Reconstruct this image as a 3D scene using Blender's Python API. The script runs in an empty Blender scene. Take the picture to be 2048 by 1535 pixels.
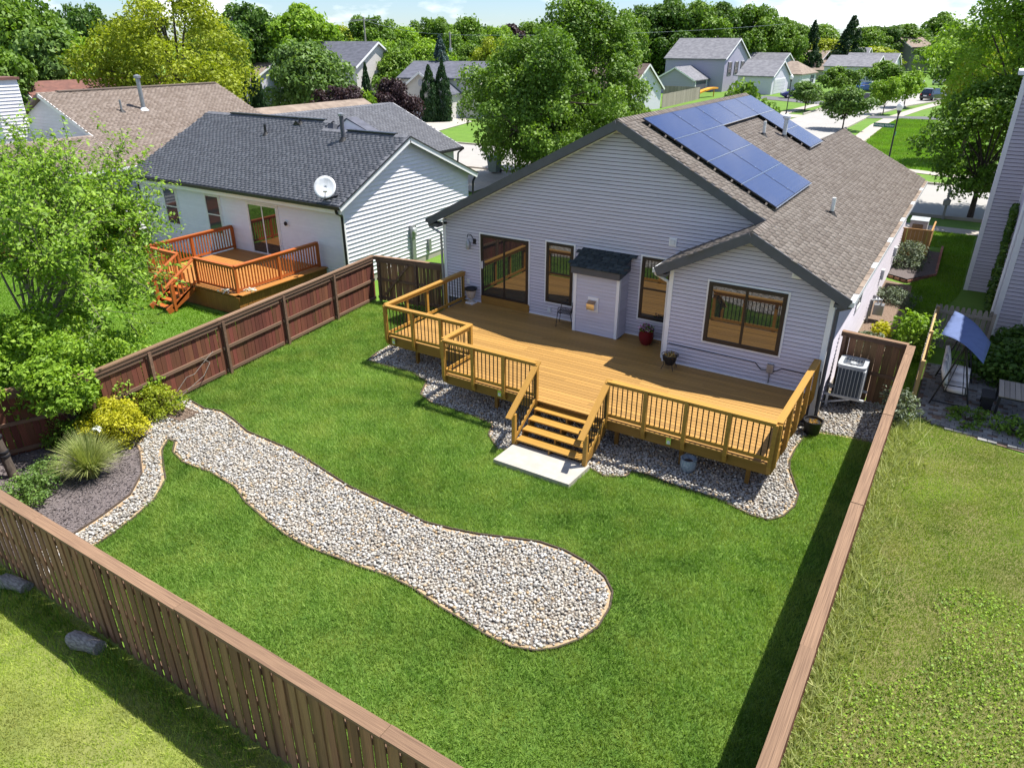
import bpy, math, random
import numpy as np
from mathutils import Vector, Matrix
random.seed(7)
rng = np.random.default_rng(7)
SC = bpy.context.scene
COL = SC.collection
R = math.radians

# ------------------------------------------------------------------ camera, sky, sun, exposure
cam_d = bpy.data.cameras.new('camera')
cam = bpy.data.objects.new('camera', cam_d)
COL.objects.link(cam)
cam.location = (14.406, -18.704, 8.747)
cam.rotation_euler = (R(90 - 25.638), 0, R(32.178))
cam_d.sensor_width = 36.0
cam_d.lens = 25.287
cam_d.clip_start = 0.1
cam_d.clip_end = 6000
SC.camera = cam
CAM = np.array(cam.location)

SUN_DIR = Vector((0.32, 0.32, 1.0)).normalized()
SUN_EL = math.asin(SUN_DIR.z)
SUN_AZ = math.atan2(SUN_DIR.x, SUN_DIR.y)
w = bpy.data.worlds.new('World')
SC.world = w
w.use_nodes = True
nt = w.node_tree
nt.nodes.clear()
sky = nt.nodes.new('ShaderNodeTexSky')
sky.sky_type = 'NISHITA'
sky.sun_disc = False
sky.sun_elevation = SUN_EL
sky.sun_rotation = SUN_AZ
sky.altitude = 200
sky.air_density = 1.0
sky.dust_density = 0.15
sky.ozone_density = 2.2
tc = nt.nodes.new('ShaderNodeTexCoord')
mp = nt.nodes.new('ShaderNodeMapping')
mp.inputs['Scale'].default_value = (3.0, 3.0, 9.0)
nz = nt.nodes.new('ShaderNodeTexNoise')
nz.inputs['Scale'].default_value = 2.2
nz.inputs['Detail'].default_value = 7
nz.inputs['Roughness'].default_value = 0.55
rp = nt.nodes.new('ShaderNodeValToRGB')
rp.color_ramp.elements[0].position = 0.50
rp.color_ramp.elements[0].color = (0, 0, 0, 1)
rp.color_ramp.elements[1].position = 0.66
rp.color_ramp.elements[1].color = (1, 1, 1, 1)
tint = nt.nodes.new('ShaderNodeMix')
tint.data_type = 'RGBA'; tint.blend_type = 'MULTIPLY'; tint.inputs[0].default_value = 1
tint.inputs[7].default_value = (0.80, 0.95, 1.22, 1)
mx = nt.nodes.new('ShaderNodeMix')
mx.data_type = 'RGBA'
mx.inputs[7].default_value = (11.5, 11.8, 12.2, 1)
bg = nt.nodes.new('ShaderNodeBackground')
bg.inputs['Strength'].default_value = 0.072
wo = nt.nodes.new('ShaderNodeOutputWorld')
L = nt.links.new
L(tc.outputs['Generated'], mp.inputs['Vector'])
L(mp.outputs['Vector'], nz.inputs['Vector'])
L(nz.outputs['Fac'], rp.inputs['Fac'])
L(rp.outputs['Color'], mx.inputs[0])
L(sky.outputs['Color'], tint.inputs[6])
L(tint.outputs[2], mx.inputs[6])
L(mx.outputs[2], bg.inputs['Color'])
L(bg.outputs['Background'], wo.inputs['Surface'])

sun_d = bpy.data.lights.new('sun', 'SUN')
sun_d.energy = 5.0
sun_d.angle = R(0.53)
sun_d.color = (1.0, 0.955, 0.89)
sun = bpy.data.objects.new('sun', sun_d)
COL.objects.link(sun)
sun.rotation_euler = SUN_DIR.to_track_quat('Z', 'Y').to_euler()
sun.location = (0, 0, 60)

SC.view_settings.view_transform = 'Standard'
SC.view_settings.look = 'None'
SC.view_settings.exposure = 0.88
SC.view_settings.gamma = 1.0
SC.view_settings.use_curve_mapping = False
SC.cycles.max_bounces = 7
SC.cycles.diffuse_bounces = 3
SC.cycles.transparent_max_bounces = 6

# ------------------------------------------------------------------ materials
M = {}
def mat(name, c1, c2=None, rough=0.8, scale=6.0, stretch=(1, 1, 1), orand=0.0, bump=0.0, bscale=None,
        metal=0.0, spec=0.4, detail=5, lo=0.35, hi=0.65, hrand=0.0, coat=0.0, big=None):
    m = bpy.data.materials.new(name)
    m.use_nodes = True
    t = m.node_tree
    b = t.nodes['Principled BSDF']
    b.inputs['Roughness'].default_value = rough
    b.inputs['Metallic'].default_value = metal
    b.inputs['Specular IOR Level'].default_value = spec
    if coat: b.inputs['Coat Weight'].default_value = coat
    lk = t.links.new
    c2 = c2 or tuple(x * 0.82 for x in c1)
    tcn = t.nodes.new('ShaderNodeTexCoord')
    oi = t.nodes.new('ShaderNodeObjectInfo')
    vm = t.nodes.new('ShaderNodeVectorMath'); vm.operation = 'ADD'
    mul = t.nodes.new('ShaderNodeMath'); mul.operation = 'MULTIPLY'; mul.inputs[1].default_value = 37.0
    lk(oi.outputs['Random'], mul.inputs[0])
    lk(tcn.outputs['Object'], vm.inputs[0]); lk(mul.outputs[0], vm.inputs[1])
    mpn = t.nodes.new('ShaderNodeMapping'); mpn.inputs['Scale'].default_value = stretch
    lk(vm.outputs[0], mpn.inputs['Vector'])
    n = t.nodes.new('ShaderNodeTexNoise'); n.inputs['Scale'].default_value = scale; n.inputs['Detail'].default_value = detail
    lk(mpn.outputs['Vector'], n.inputs['Vector'])
    r = t.nodes.new('ShaderNodeValToRGB')
    r.color_ramp.elements[0].position = lo; r.color_ramp.elements[0].color = (*c1, 1)
    r.color_ramp.elements[1].position = hi; r.color_ramp.elements[1].color = (*c2, 1)
    lk(n.outputs['Fac'], r.inputs['Fac'])
    out = r.outputs['Color']
    if big:
        n2 = t.nodes.new('ShaderNodeTexNoise'); n2.inputs['Scale'].default_value = big[0]; n2.inputs['Detail'].default_value = 3
        lk(vm.outputs[0], n2.inputs['Vector'])
        r2 = t.nodes.new('ShaderNodeMapRange'); r2.inputs[1].default_value = .3; r2.inputs[2].default_value = .7
        lk(n2.outputs['Fac'], r2.inputs[0])
        mxn = t.nodes.new('ShaderNodeMix'); mxn.data_type = 'RGBA'
        mxn.inputs[7].default_value = (*big[1], 1)
        sc = t.nodes.new('ShaderNodeMath'); sc.operation = 'MULTIPLY'; sc.inputs[1].default_value = big[2]
        lk(r2.outputs[0], sc.inputs[0]); lk(sc.outputs[0], mxn.inputs[0]); lk(out, mxn.inputs[6])
        out = mxn.outputs[2]
    if orand or hrand:
        h = t.nodes.new('ShaderNodeHueSaturation')
        mr = t.nodes.new('ShaderNodeMapRange'); mr.inputs[3].default_value = 1 - orand; mr.inputs[4].default_value = 1 + orand
        lk(oi.outputs['Random'], mr.inputs[0]); lk(mr.outputs[0], h.inputs['Value'])
        if hrand:
            m2 = t.nodes.new('ShaderNodeMath'); m2.operation = 'MULTIPLY'; m2.inputs[1].default_value = 7.31
            fr = t.nodes.new('ShaderNodeMath'); fr.operation = 'FRACT'
            lk(oi.outputs['Random'], m2.inputs[0]); lk(m2.outputs[0], fr.inputs[0])
            m3 = t.nodes.new('ShaderNodeMapRange'); m3.inputs[3].default_value = .5 - hrand; m3.inputs[4].default_value = .5 + hrand
            lk(fr.outputs[0], m3.inputs[0]); lk(m3.outputs[0], h.inputs['Hue'])
        lk(out, h.inputs['Color']); out = h.outputs['Color']
    lk(out, b.inputs['Base Color'])
    if bump:
        bn = t.nodes.new('ShaderNodeBump'); bn.inputs['Strength'].default_value = bump; bn.inputs['Distance'].default_value = 0.02
        if bscale:
            n3 = t.nodes.new('ShaderNodeTexNoise'); n3.inputs['Scale'].default_value = bscale; n3.inputs['Detail'].default_value = 4
            lk(mpn.outputs['Vector'], n3.inputs['Vector']); lk(n3.outputs['Fac'], bn.inputs['Height'])
        else:
            lk(n.outputs['Fac'], bn.inputs['Height'])
        lk(bn.outputs['Normal'], b.inputs['Normal'])
    M[name] = m
    return m

def attr_mat(name, stops, rough=0.7, transl=0.0, spec=0.3, orand=0.0, usenoise=None, tboost=1.3):
    """colour by the per-face attribute rnd (plus object random): leaves, blades, stones, shingles"""
    m = bpy.data.materials.new(name); m.use_nodes = True
    t = m.node_tree; b = t.nodes['Principled BSDF']; lk = t.links.new
    b.inputs['Roughness'].default_value = rough; b.inputs['Specular IOR Level'].default_value = spec
    a = t.nodes.new('ShaderNodeAttribute'); a.attribute_name = 'rnd'
    oi = t.nodes.new('ShaderNodeObjectInfo')
    src = a.outputs['Fac']
    if orand:
        mu = t.nodes.new('ShaderNodeMath'); mu.operation = 'MULTIPLY'; mu.inputs[1].default_value = orand
        ad = t.nodes.new('ShaderNodeMath'); ad.operation = 'ADD'
        fr = t.nodes.new('ShaderNodeMath'); fr.operation = 'FRACT'
        lk(oi.outputs['Random'], mu.inputs[0]); lk(mu.outputs[0], ad.inputs[0]); lk(src, ad.inputs[1]); lk(ad.outputs[0], fr.inputs[0])
        src = fr.outputs[0]
    r = t.nodes.new('ShaderNodeValToRGB')
    el = r.color_ramp.elements
    while len(el) < len(stops): el.new(0.5)
    for e, (p, c) in zip(el, stops):
        e.position = p; e.color = (*c, 1)
    lk(src, r.inputs['Fac'])
    out = r.outputs['Color']
    if usenoise:
        sc_, c_, amt = usenoise
        g = t.nodes.new('ShaderNodeNewGeometry')
        n = t.nodes.new('ShaderNodeTexNoise'); n.inputs['Scale'].default_value = sc_; n.inputs['Detail'].default_value = 5
        lk(g.outputs['Position'], n.inputs['Vector'])
        mr = t.nodes.new('ShaderNodeMapRange'); mr.inputs[1].default_value = .42; mr.inputs[2].default_value = .68; mr.inputs[4].default_value = amt
        lk(n.outputs['Fac'], mr.inputs[0])
        mxn = t.nodes.new('ShaderNodeMix'); mxn.data_type = 'RGBA'; mxn.inputs[7].default_value = (*c_, 1)
        lk(mr.outputs[0], mxn.inputs[0]); lk(out, mxn.inputs[6]); out = mxn.outputs[2]
    lk(out, b.inputs['Base Color'])
    if transl:
        tr = t.nodes.new('ShaderNodeBsdfTranslucent')
        gm = t.nodes.new('ShaderNodeMix'); gm.data_type = 'RGBA'; gm.blend_type = 'MULTIPLY'; gm.inputs[0].default_value = 1
        gm.inputs[7].default_value = (tboost * 1.0, tboost * 1.05, tboost * .45, 1)
        lk(out, gm.inputs[6]); lk(gm.outputs[2], tr.inputs['Color'])
        ms = t.nodes.new('ShaderNodeMixShader'); ms.inputs[0].default_value = transl
        o = t.nodes['Material Output']
        lk(b.outputs[0], ms.inputs[1]); lk(tr.outputs[0], ms.inputs[2]); lk(ms.outputs[0], o.inputs['Surface'])
    M[name] = m
    return m

def glass_mat(name, tint=(.02, .022, .025), rough=.02, ior=1.9):
    m = bpy.data.materials.new(name); m.use_nodes = True
    b = m.node_tree.nodes['Principled BSDF']
    b.inputs['Base Color'].default_value = (*tint, 1); b.inputs['Roughness'].default_value = rough
    b.inputs['IOR'].default_value = ior; b.inputs['Specular IOR Level'].default_value = .8
    M[name] = m
    return m

# building
mat('siding_lavender', (.58, .545, .61), (.535, .505, .565), rough=.55, scale=3, stretch=(.5, 1, 6), orand=.03, big=(.7, (.47, .44, .47), .5))
mat('lap_shadow_backing', (.12, .116, .135), rough=.9)  # dark wall core: painted lap shadow, showing in the gaps between siding courses
mat('siding_white', (.72, .71, .75), (.68, .67, .71), rough=.5, scale=3, orand=.02)
mat('siding_cream', (.70, .70, .66), (.66, .66, .63), rough=.55, scale=3, orand=.02)
mat('siding_grey', (.40, .40, .45), (.37, .37, .42), rough=.6, scale=3, orand=.02)
mat('trim_white', (.78, .78, .78), (.74, .74, .75), rough=.45, scale=4)
mat('trim_slate', (.085, .088, .105), (.075, .078, .09), rough=.5, scale=5)
mat('soffit_white', (.68, .68, .70), rough=.6)
mat('frame_bronze', (.022, .016, .014), (.03, .022, .018), rough=.4, scale=8)
mat('frame_white', (.72, .72, .72), rough=.4)
mat('downspout_black', (.02, .02, .022), rough=.35)
mat('concrete', (.43, .40, .35), (.36, .335, .29), rough=.9, scale=5, detail=8, bump=.15, bscale=60, big=(1.2, (.32, .30, .26), .5))
mat('road', (.34, .325, .30), (.30, .29, .27), rough=.92, scale=.6, detail=9, big=(.08, (.33, .32, .30), .6))
mat('sidewalk', (.40, .36, .31), (.35, .31, .27), rough=.92, scale=2, detail=8)
mat('asphalt', (.10, .10, .11), (.13, .13, .14), rough=.9, scale=3, detail=8)
# wood
mat('deck_wood', (.385, .215, .056), (.305, .165, .042), rough=.5, scale=3, stretch=(1.2, 9, 9), orand=.15, bump=.12, spec=.5)
mat('rail_wood', (.42, .225, .038), (.335, .175, .03), rough=.5, scale=3, stretch=(1.5, 8, 8), orand=.07, spec=.5)
mat('fascia_wood', (.30, .158, .032), (.24, .125, .026), rough=.55, scale=3, stretch=(1.2, 8, 8), orand=.08)
mat('baluster_black', (.012, .011, .011), rough=.4)
mat('fence_red', (.185, .060, .032), (.105, .036, .022), rough=.85, scale=2.6, stretch=(9, 9, 1.0), orand=.30, hrand=.012, detail=7, lo=.3, hi=.7, bump=.2)
mat('fence_brown', (.30, .17, .085), (.15, .08, .042), rough=.85, scale=2.6, stretch=(9, 9, 1.4), orand=.36, hrand=.012, detail=7, lo=.3, hi=.7, bump=.2)
mat('fence_rail', (.21, .128, .082), (.11, .062, .040), rough=.85, scale=2.2, stretch=(1.2, 9, 9), orand=.16, detail=7, bump=.2)
mat('fence_cap', (.25, .155, .092), (.115, .066, .040), rough=.85, scale=3.2, stretch=(1.6, 9, 9), orand=.16, detail=9, bump=.25, lo=.38, hi=.68)
mat('fence_grey', (.33, .29, .24), (.22, .19, .16), rough=.9, scale=3, stretch=(9, 9, 1.2), orand=.2, detail=7)
mat('fence_yellow', (.48, .33, .15), (.36, .23, .10), rough=.85, scale=3, stretch=(9, 9, 1.2), orand=.15)
mat('red_deck_wood', (.42, .115, .022), (.34, .085, .018), rough=.5, scale=3, stretch=(4, 4, 4), orand=.12)
mat('red_deck_floor', (.42, .19, .045), (.36, .15, .035), rough=.5, scale=3, stretch=(1.2, 8, 8), orand=.10)
mat('red_deck_skirt', (.27, .115, .025), (.23, .095, .02), rough=.6, scale=3, stretch=(8, 8, 1), orand=.08)
mat('cedar', (.42, .24, .09), (.33, .17, .06), rough=.8, scale=3, stretch=(8, 8, 1), orand=.15)
# metals, plastics
mat('metal_grey', (.35, .36, .38), rough=.4, metal=.6)
mat('metal_white', (.66, .68, .70), rough=.4)
mat('metal_dark', (.02, .02, .022), rough=.45)
mat('ac_grey', (.42, .45, .47), rough=.45)
mat('ac_fin', (.055, .075, .105), (.045, .06, .085), rough=.5, scale=20)
mat('chrome', (.8, .8, .8), rough=.15, metal=1)
mat('pvc', (.75, .74, .71), rough=.5)
mat('black_rubber', (.015, .015, .016), rough=.6)
mat('plastic_black', (.018, .018, .02), rough=.45)
mat('canvas_blue', (.10, .14, .28), (.085, .12, .24), rough=.8, scale=5)
mat('cushion', (.74, .68, .64), (.68, .62, .58), rough=.9, scale=5)
mat('red_glaze', (.16, .012, .016), rough=.15)
mat('blue_glaze', (.20, .27, .34), (.42, .47, .52), rough=.25, scale=22)
mat('urn_stone', (.55, .47, .38), (.40, .33, .26), rough=.85, scale=14)
mat('soil', (.06, .045, .035), (.09, .065, .05), rough=1, scale=30, bump=.4)
mat('stone_gap_shade', (.17, .14, .11), (.12, .10, .08), rough=1, scale=20)  # dark tone painted in for the shade between and under the stones
mat('sand', (.42, .31, .19), (.32, .23, .14), rough=1, scale=14, detail=8, bump=.3)
mat('mulch', (.085, .07, .07), (.16, .135, .13), rough=1, scale=30, detail=9, bump=.7)
mat('bark_mulch', (.14, .095, .065), (.22, .16, .12), rough=1, scale=24, detail=9, bump=.7)
mat('paver', (.25, .245, .235), (.19, .19, .185), rough=.9, scale=8, orand=.2)
mat('brick_red', (.36, .17, .12), (.28, .12, .09), rough=.9, scale=10, orand=.2)
mat('bark', (.10, .078, .06), (.055, .042, .034), rough=1, scale=6, stretch=(4, 4, 1), bump=.5)
mat('bark_pale', (.22, .19, .16), (.13, .11, .09), rough=1, scale=6, stretch=(4, 4, 1), bump=.5)
mat('log_bark', (.30, .28, .26), (.13, .12, .11), rough=1, scale=10, stretch=(1, 4, 4), bump=.6)
mat('sign_green', (.004, .13, .085), rough=.4)
mat('sign_white', (.85, .85, .85), rough=.5)
mat('globe', (.85, .85, .84), rough=.25)
mat('cable', (.02, .02, .025), rough=.6)
mat('wire', (.45, .47, .50), rough=.5)
mat('pole_wood', (.34, .32, .30), (.26, .24, .22), rough=.9, scale=3, stretch=(5, 5, 1))
mat('car_blue', (.022, .025, .14), rough=.2, coat=.8)
mat('car_black', (.012, .016, .018), rough=.2, coat=.8)
mat('car_white', (.75, .75, .75), rough=.25, coat=.6)
mat('car_bluemid', (.05, .13, .40), rough=.25, coat=.6)
mat('lamp_red', (.5, .02, .02), rough=.3)
mat('bin_green', (.15, .21, .20), rough=.5)
mat('orange', (.75, .33, .02), rough=.5)
mat('leaf_paper', (.35, .27, .16), (.22, .16, .10), rough=.9, scale=20)
glass_mat('glass')
glass_mat('glass_far', (.05, .06, .075), .06, 1.5)
def solar_mat():
    m = mat('solar', (.012, .024, .085), (.010, .019, .07), rough=.24, scale=40, stretch=(1, 1, 1), spec=.4, coat=.2)
    t = m.node_tree; b = t.nodes['Principled BSDF']; lk = t.links.new
    tcn = t.nodes.new('ShaderNodeTexCoord')
    br = t.nodes.new('ShaderNodeTexBrick')
    br.offset = 0; br.inputs['Scale'].default_value = 1
    br.inputs['Color1'].default_value = (.014, .028, .10, 1); br.inputs['Color2'].default_value = (.012, .024, .088, 1)
    br.inputs['Mortar'].default_value = (.028, .045, .115, 1); br.inputs['Mortar Size'].default_value = .008
    br.inputs['Brick Width'].default_value = .17; br.inputs['Row Height'].default_value = .085
    lk(tcn.outputs['Object'], br.inputs['Vector']); lk(br.outputs['Color'], b.inputs['Base Color'])
solar_mat()
# roofs (shingle tabs coloured per piece) and the sheet under them
def roofmats(key, a, b, c):
    attr_mat('tab_' + key, [(0, a), (.5, b), (1, c)], rough=.95, spec=.2, orand=.9, usenoise=(40, tuple(x * .7 for x in a), .5))
    mat('sheet_' + key, b, a, rough=.95, scale=9, stretch=(1, 1, 1), detail=8, bump=.25, bscale=25)
roofmats('brown', (.140, .118, .102), (.172, .149, .130), (.208, .183, .162))
roofmats('slate', (.118, .122, .138), (.145, .15, .168), (.172, .178, .198))
roofmats('tan', (.185, .145, .118), (.235, .19, .158), (.285, .235, .20))
roofmats('dark', (.028, .035, .038), (.042, .05, .054), (.06, .07, .075))
mat('roof_far_grey', (.20, .20, .215), (.13, .13, .145), rough=.95, scale=1.6, stretch=(1, 1, 3), detail=10, bump=.3)
mat('roof_far_tan', (.27, .215, .17), (.18, .14, .11), rough=.95, scale=1.6, stretch=(1, 1, 3), detail=10, bump=.3)
mat('roof_far_slate', (.115, .12, .15), (.075, .08, .10), rough=.95, scale=1.6, stretch=(1, 1, 3), detail=10, bump=.3)
mat('roof_far_red', (.19, .09, .07), (.13, .065, .055), rough=.95, scale=2.6, stretch=(1, 1, 3), detail=10, bump=.3)
mat('roof_far_brown', (.16, .12, .10), (.10, .07, .06), rough=.95, scale=1.0, stretch=(1, 1, 3), detail=10, bump=.3)
mat('wall_far_white', (.60, .585, .66), (.56, .545, .62), rough=.6, scale=2, stretch=(.2, .2, 30), detail=1)
mat('wall_far_grey', (.37, .355, .45), (.34, .325, .42), rough=.6, scale=2, stretch=(.2, .2, 30), detail=1)
mat('wall_far_cream', (.58, .55, .52), (.53, .50, .48), rough=.6, scale=2, stretch=(.2, .2, 30), detail=1)
mat('wall_far_taupe', (.26, .25, .26), (.23, .22, .23), rough=.6, scale=2, stretch=(.2, .2, 30), detail=1)
mat('garage_door_dark', (.10, .10, .13), rough=.5)
mat('garage_door_white', (.60, .61, .64), rough=.5)
mat('shutter', (.025, .03, .045), rough=.5)
# plants
def leafmat(key, d, m_, l, transl=.27, orand=0):
    attr_mat('leaf_' + key, [(0, d), (.55, m_), (1, l)], rough=.55, transl=transl, spec=.35, orand=orand)
leafmat('bright', (.10, .19, .012), (.20, .34, .025), (.33, .47, .05), .33)
leafmat('mid', (.058, .125, .012), (.12, .22, .02), (.21, .33, .035), .28)
leafmat('dark', (.036, .085, .011), (.072, .15, .018), (.13, .22, .028))
leafmat('yellow', (.16, .21, .010), (.27, .33, .02), (.40, .44, .035), .32)
leafmat('gold', (.26, .27, .012), (.44, .43, .02), (.60, .57, .04), .35)
leafmat('pale', (.065, .125, .024), (.12, .21, .042), (.20, .31, .07))
leafmat('purple', (.020, .010, .014), (.040, .020, .025), (.075, .042, .045), .2)
leafmat('conifer', (.010, .035, .010), (.020, .058, .014), (.045, .10, .02), .15)
leafmat('blue', (.045, .085, .075), (.075, .125, .115), (.12, .18, .17), .12)
leafmat('plume', (.20, .26, .07), (.33, .38, .12), (.50, .52, .22), .3)
leafmat('sage', (.10, .13, .085), (.16, .20, .13), (.24, .28, .19), .2)
leafmat('flower', (.35, .03, .25), (.55, .10, .45), (.8, .5, .7), .2)
leafmat('dryflower', (.30, .15, .02), (.45, .26, .05), (.55, .40, .14), .2)
leafmat('white', (.6, .62, .6), (.7, .72, .7), (.8, .8, .8), .2)
attr_mat('grass_lawn', [(0, (.060, .135, .016)), (.5, (.165, .30, .042)), (1, (.35, .49, .12))], rough=.6, transl=.35, spec=.3, usenoise=(1.3, (.33, .40, .09), .6))
attr_mat('grass_front', [(0, (.10, .21, .012)), (.5, (.17, .33, .02)), (1, (.25, .42, .035))], rough=.6, transl=.35, spec=.3, usenoise=(.6, (.15, .20, .03), .5))
attr_mat('grass_rough', [(0, (.12, .20, .02)), (.5, (.23, .345, .042)), (1, (.38, .50, .10))], rough=.6, transl=.35, spec=.3, usenoise=(.8, (.34, .34, .11), .55))
attr_mat('grass_dry', [(0, (.17, .27, .02)), (.5, (.32, .43, .05)), (1, (.50, .57, .13))], rough=.6, transl=.35, spec=.3, usenoise=(1.0, (.30, .28, .10), .7))
mat('ground_grass', (.085, .18, .016), (.12, .23, .022), rough=1, scale=1.4, detail=9, bump=.4, bscale=30, big=(.12, (.10, .17, .022), .8))
mat('lawn_soil', (.055, .115, .014), (.095, .16, .022), rough=1, scale=6, detail=8)
mat('rough_soil', (.075, .10, .018), (.12, .135, .03), rough=1, scale=2.2, detail=8, big=(.9, (.20, .16, .08), .55))
mat('dry_soil', (.11, .15, .025), (.17, .21, .04), rough=1, scale=2.2, detail=8, big=(.9, (.24, .22, .09), .4))
attr_mat('stone', [(0, (.17, .165, .155)), (.15, (.30, .285, .25)), (.4, (.40, .39, .36)), (.70, (.50, .49, .47)), (.82, (.37, .325, .245)), (.87, (.38, .26, .13)), (.92, (.40, .385, .355)), (1, (.15, .147, .14))],
         rough=.75, spec=.35, orand=1.0, usenoise=(2.2, (.40, .34, .25), .4))
attr_mat('chips', [(0, (.05, .04, .04)), (.5, (.11, .095, .095)), (1, (.23, .20, .20))], rough=.95)

# ------------------------------------------------------------------ mesh helpers
WL = {}
def wl(o):
    v = Vector((0, 0, 0))
    while o is not None:
        v += o.location; o = o.parent
    return v

def npmesh(name, verts, faces, rnd=None, smooth=False, mats=None):
    me = bpy.data.meshes.new(name)
    verts = np.asarray(verts, dtype=np.float32); faces = np.asarray(faces, dtype=np.int32)
    nf, k = faces.shape
    me.vertices.add(len(verts)); me.vertices.foreach_set('co', verts.ravel())
    me.loops.add(nf * k); me.loops.foreach_set('vertex_index', faces.ravel())
    me.polygons.add(nf)
    me.polygons.foreach_set('loop_start', np.arange(0, nf * k, k, dtype=np.int32))
    me.polygons.foreach_set('loop_total', np.full(nf, k, dtype=np.int32))
    if smooth: me.polygons.foreach_set('use_smooth', np.ones(nf, dtype=bool))
    if rnd is not None:
        a = me.attributes.new('rnd', 'FLOAT', 'FACE'); a.data.foreach_set('value', np.asarray(rnd, dtype=np.float32))
    me.update(calc_edges=True)
    if mats: me.materials.append(M[mats])
    return me

class MB:
    def __init__(s): s.v = []; s.f = []
    def add(s, vs, fs):
        n = len(s.v); s.v += [tuple(v) for v in vs]; s.f += [tuple(i + n for i in f) for f in fs]; return s
    def box(s, x0, x1, y0, y1, z0, z1):
        return s.add([(x0, y0, z0), (x1, y0, z0), (x1, y1, z0), (x0, y1, z0), (x0, y0, z1), (x1, y0, z1), (x1, y1, z1), (x0, y1, z1)],
                     [(0, 3, 2, 1), (4, 5, 6, 7), (0, 1, 5, 4), (1, 2, 6, 5), (2, 3, 7, 6), (3, 0, 4, 7)])
    def beam(s, p, q, w, h, up=(0, 0, 1)):
        p = Vector(p); q = Vector(q); d = (q - p).normalized(); up = Vector(up)
        r = d.cross(up)
        if r.length < 1e-4: r = d.cross(Vector((1, 0, 0)))
        r.normalize(); u = r.cross(d)
        vs = []
        for e in (p, q):
            for a, b in ((-1, -1), (1, -1), (1, 1), (-1, 1)): vs.append(e + r * (a * w / 2) + u * (b * h / 2))
        return s.add(vs, [(3, 2, 1, 0), (4, 5, 6, 7), (0, 1, 5, 4), (1, 2, 6, 5), (2, 3, 7, 6), (3, 0, 4, 7)])
    def cyl(s, p, q, r0, r1=None, n=10, caps=True):
        r1 = r0 if r1 is None else r1
        p = Vector(p); q = Vector(q); d = (q - p).normalized()
        a = d.orthogonal().normalized(); b = d.cross(a); vs = []
        for c, r in ((p, r0), (q, r1)):
            for i in range(n):
                t = 2 * math.pi * i / n; vs.append(c + a * (r * math.cos(t)) + b * (r * math.sin(t)))
        fs = [(i, (i + 1) % n, n + (i + 1) % n, n + i) for i in range(n)]
        if caps: fs += [tuple(range(n - 1, -1, -1)), tuple(range(n, 2 * n))]
        return s.add(vs, fs)
    def tube(s, pts, r, n=8):
        for a, b in zip(pts[:-1], pts[1:]): s.cyl(a, b, r, r, n)
        return s
    def lathe(s, c, prof, n=20):
        c = Vector(c); vs = []; fs = []
        for r, z in prof:
            for i in range(n):
                t = 2 * math.pi * i / n; vs.append(c + Vector((r * math.cos(t), r * math.sin(t), z)))
        for j in range(len(prof) - 1):
            for i in range(n): fs.append((j * n + i, j * n + (i + 1) % n, (j + 1) * n + (i + 1) % n, (j + 1) * n + i))
        fs.append(tuple(range(n - 1, -1, -1))); fs.append(tuple((len(prof) - 1) * n + i for i in range(n)))
        return s.add(vs, fs)
    def prism(s, poly, vec):
        n = len(poly); vec = Vector(vec); vs = [Vector(p) for p in poly] + [Vector(p) + vec for p in poly]
        return s.add(vs, [tuple(range(n - 1, -1, -1)), tuple(range(n, 2 * n))] + [(i, (i + 1) % n, n + (i + 1) % n, n + i) for i in range(n)])
    def build(s, name, m, parent=None, smooth=False, loc=None, label=None):
        o = None
        off = wl(parent) if parent is not None else Vector(loc or (0, 0, 0))
        me = bpy.data.meshes.new(name)
        me.from_pydata([tuple(Vector(v) - off) for v in s.v], [], s.f)
        import bmesh
        bm = bmesh.new(); bm.from_mesh(me); bmesh.ops.recalc_face_normals(bm, faces=bm.faces); bm.to_mesh(me); bm.free()
        if smooth:
            me.polygons.foreach_set('use_smooth', np.ones(len(me.polygons), dtype=bool))
            me.set_sharp_from_angle(angle=R(40))
        me.materials.append(M[m] if isinstance(m, str) else m)
        o = bpy.data.objects.new(name, me); COL.objects.link(o)
        if parent is not None: o.parent = parent
        else: o.location = off
        if label: o['label'] = label
        return o

def link(name, me, parent=None, loc=(0, 0, 0), rot=(0, 0, 0), scale=(1, 1, 1), kind=None):
    o = bpy.data.objects.new(name, me); COL.objects.link(o)
    if parent is not None:
        o.parent = parent; o.location = Vector(loc) - wl(parent)
    else: o.location = loc
    o.rotation_euler = rot; o.scale = scale
    if kind: o['kind'] = kind
    return o

def thing(name, label, cat, loc=(0, 0, 0), group=None):
    o = bpy.data.objects.new(name, None); COL.objects.link(o)
    o.empty_display_size = .2
    o.location = loc; o['label'] = label; o['category'] = cat
    if group: o['group'] = group
    return o
def tag(o, label, cat, group=None):
    o['label'] = label; o['category'] = cat
    if group: o['group'] = group
    return o

UB = {}
def ubox(m):
    if m not in UB:
        me = bpy.data.meshes.new('unit_board_' + m)
        b = MB().box(-.5, .5, -.5, .5, -.5, .5)
        me.from_pydata(b.v, [], b.f); me.materials.append(M[m]); UB[m] = me
    return UB[m]
def bx(name, m, parent, c, dims, rz=0.0, rx=0.0, ry=0.0):
    """one board: a shared unit box scaled to size, centred at c"""
    return link(name, ubox(m), parent, c, (rx, ry, rz), dims)
def board(name, m, parent, p, q, w, h):
    """board from p to q (any slope), w wide, h thick"""
    p = Vector(p); q = Vector(q); d = q - p
    return bx(name, m, parent, (p + q) / 2, (d.length, w, h), rz=math.atan2(d.y, d.x), ry=-math.atan2(d.z, math.hypot(d.x, d.y)))

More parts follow.
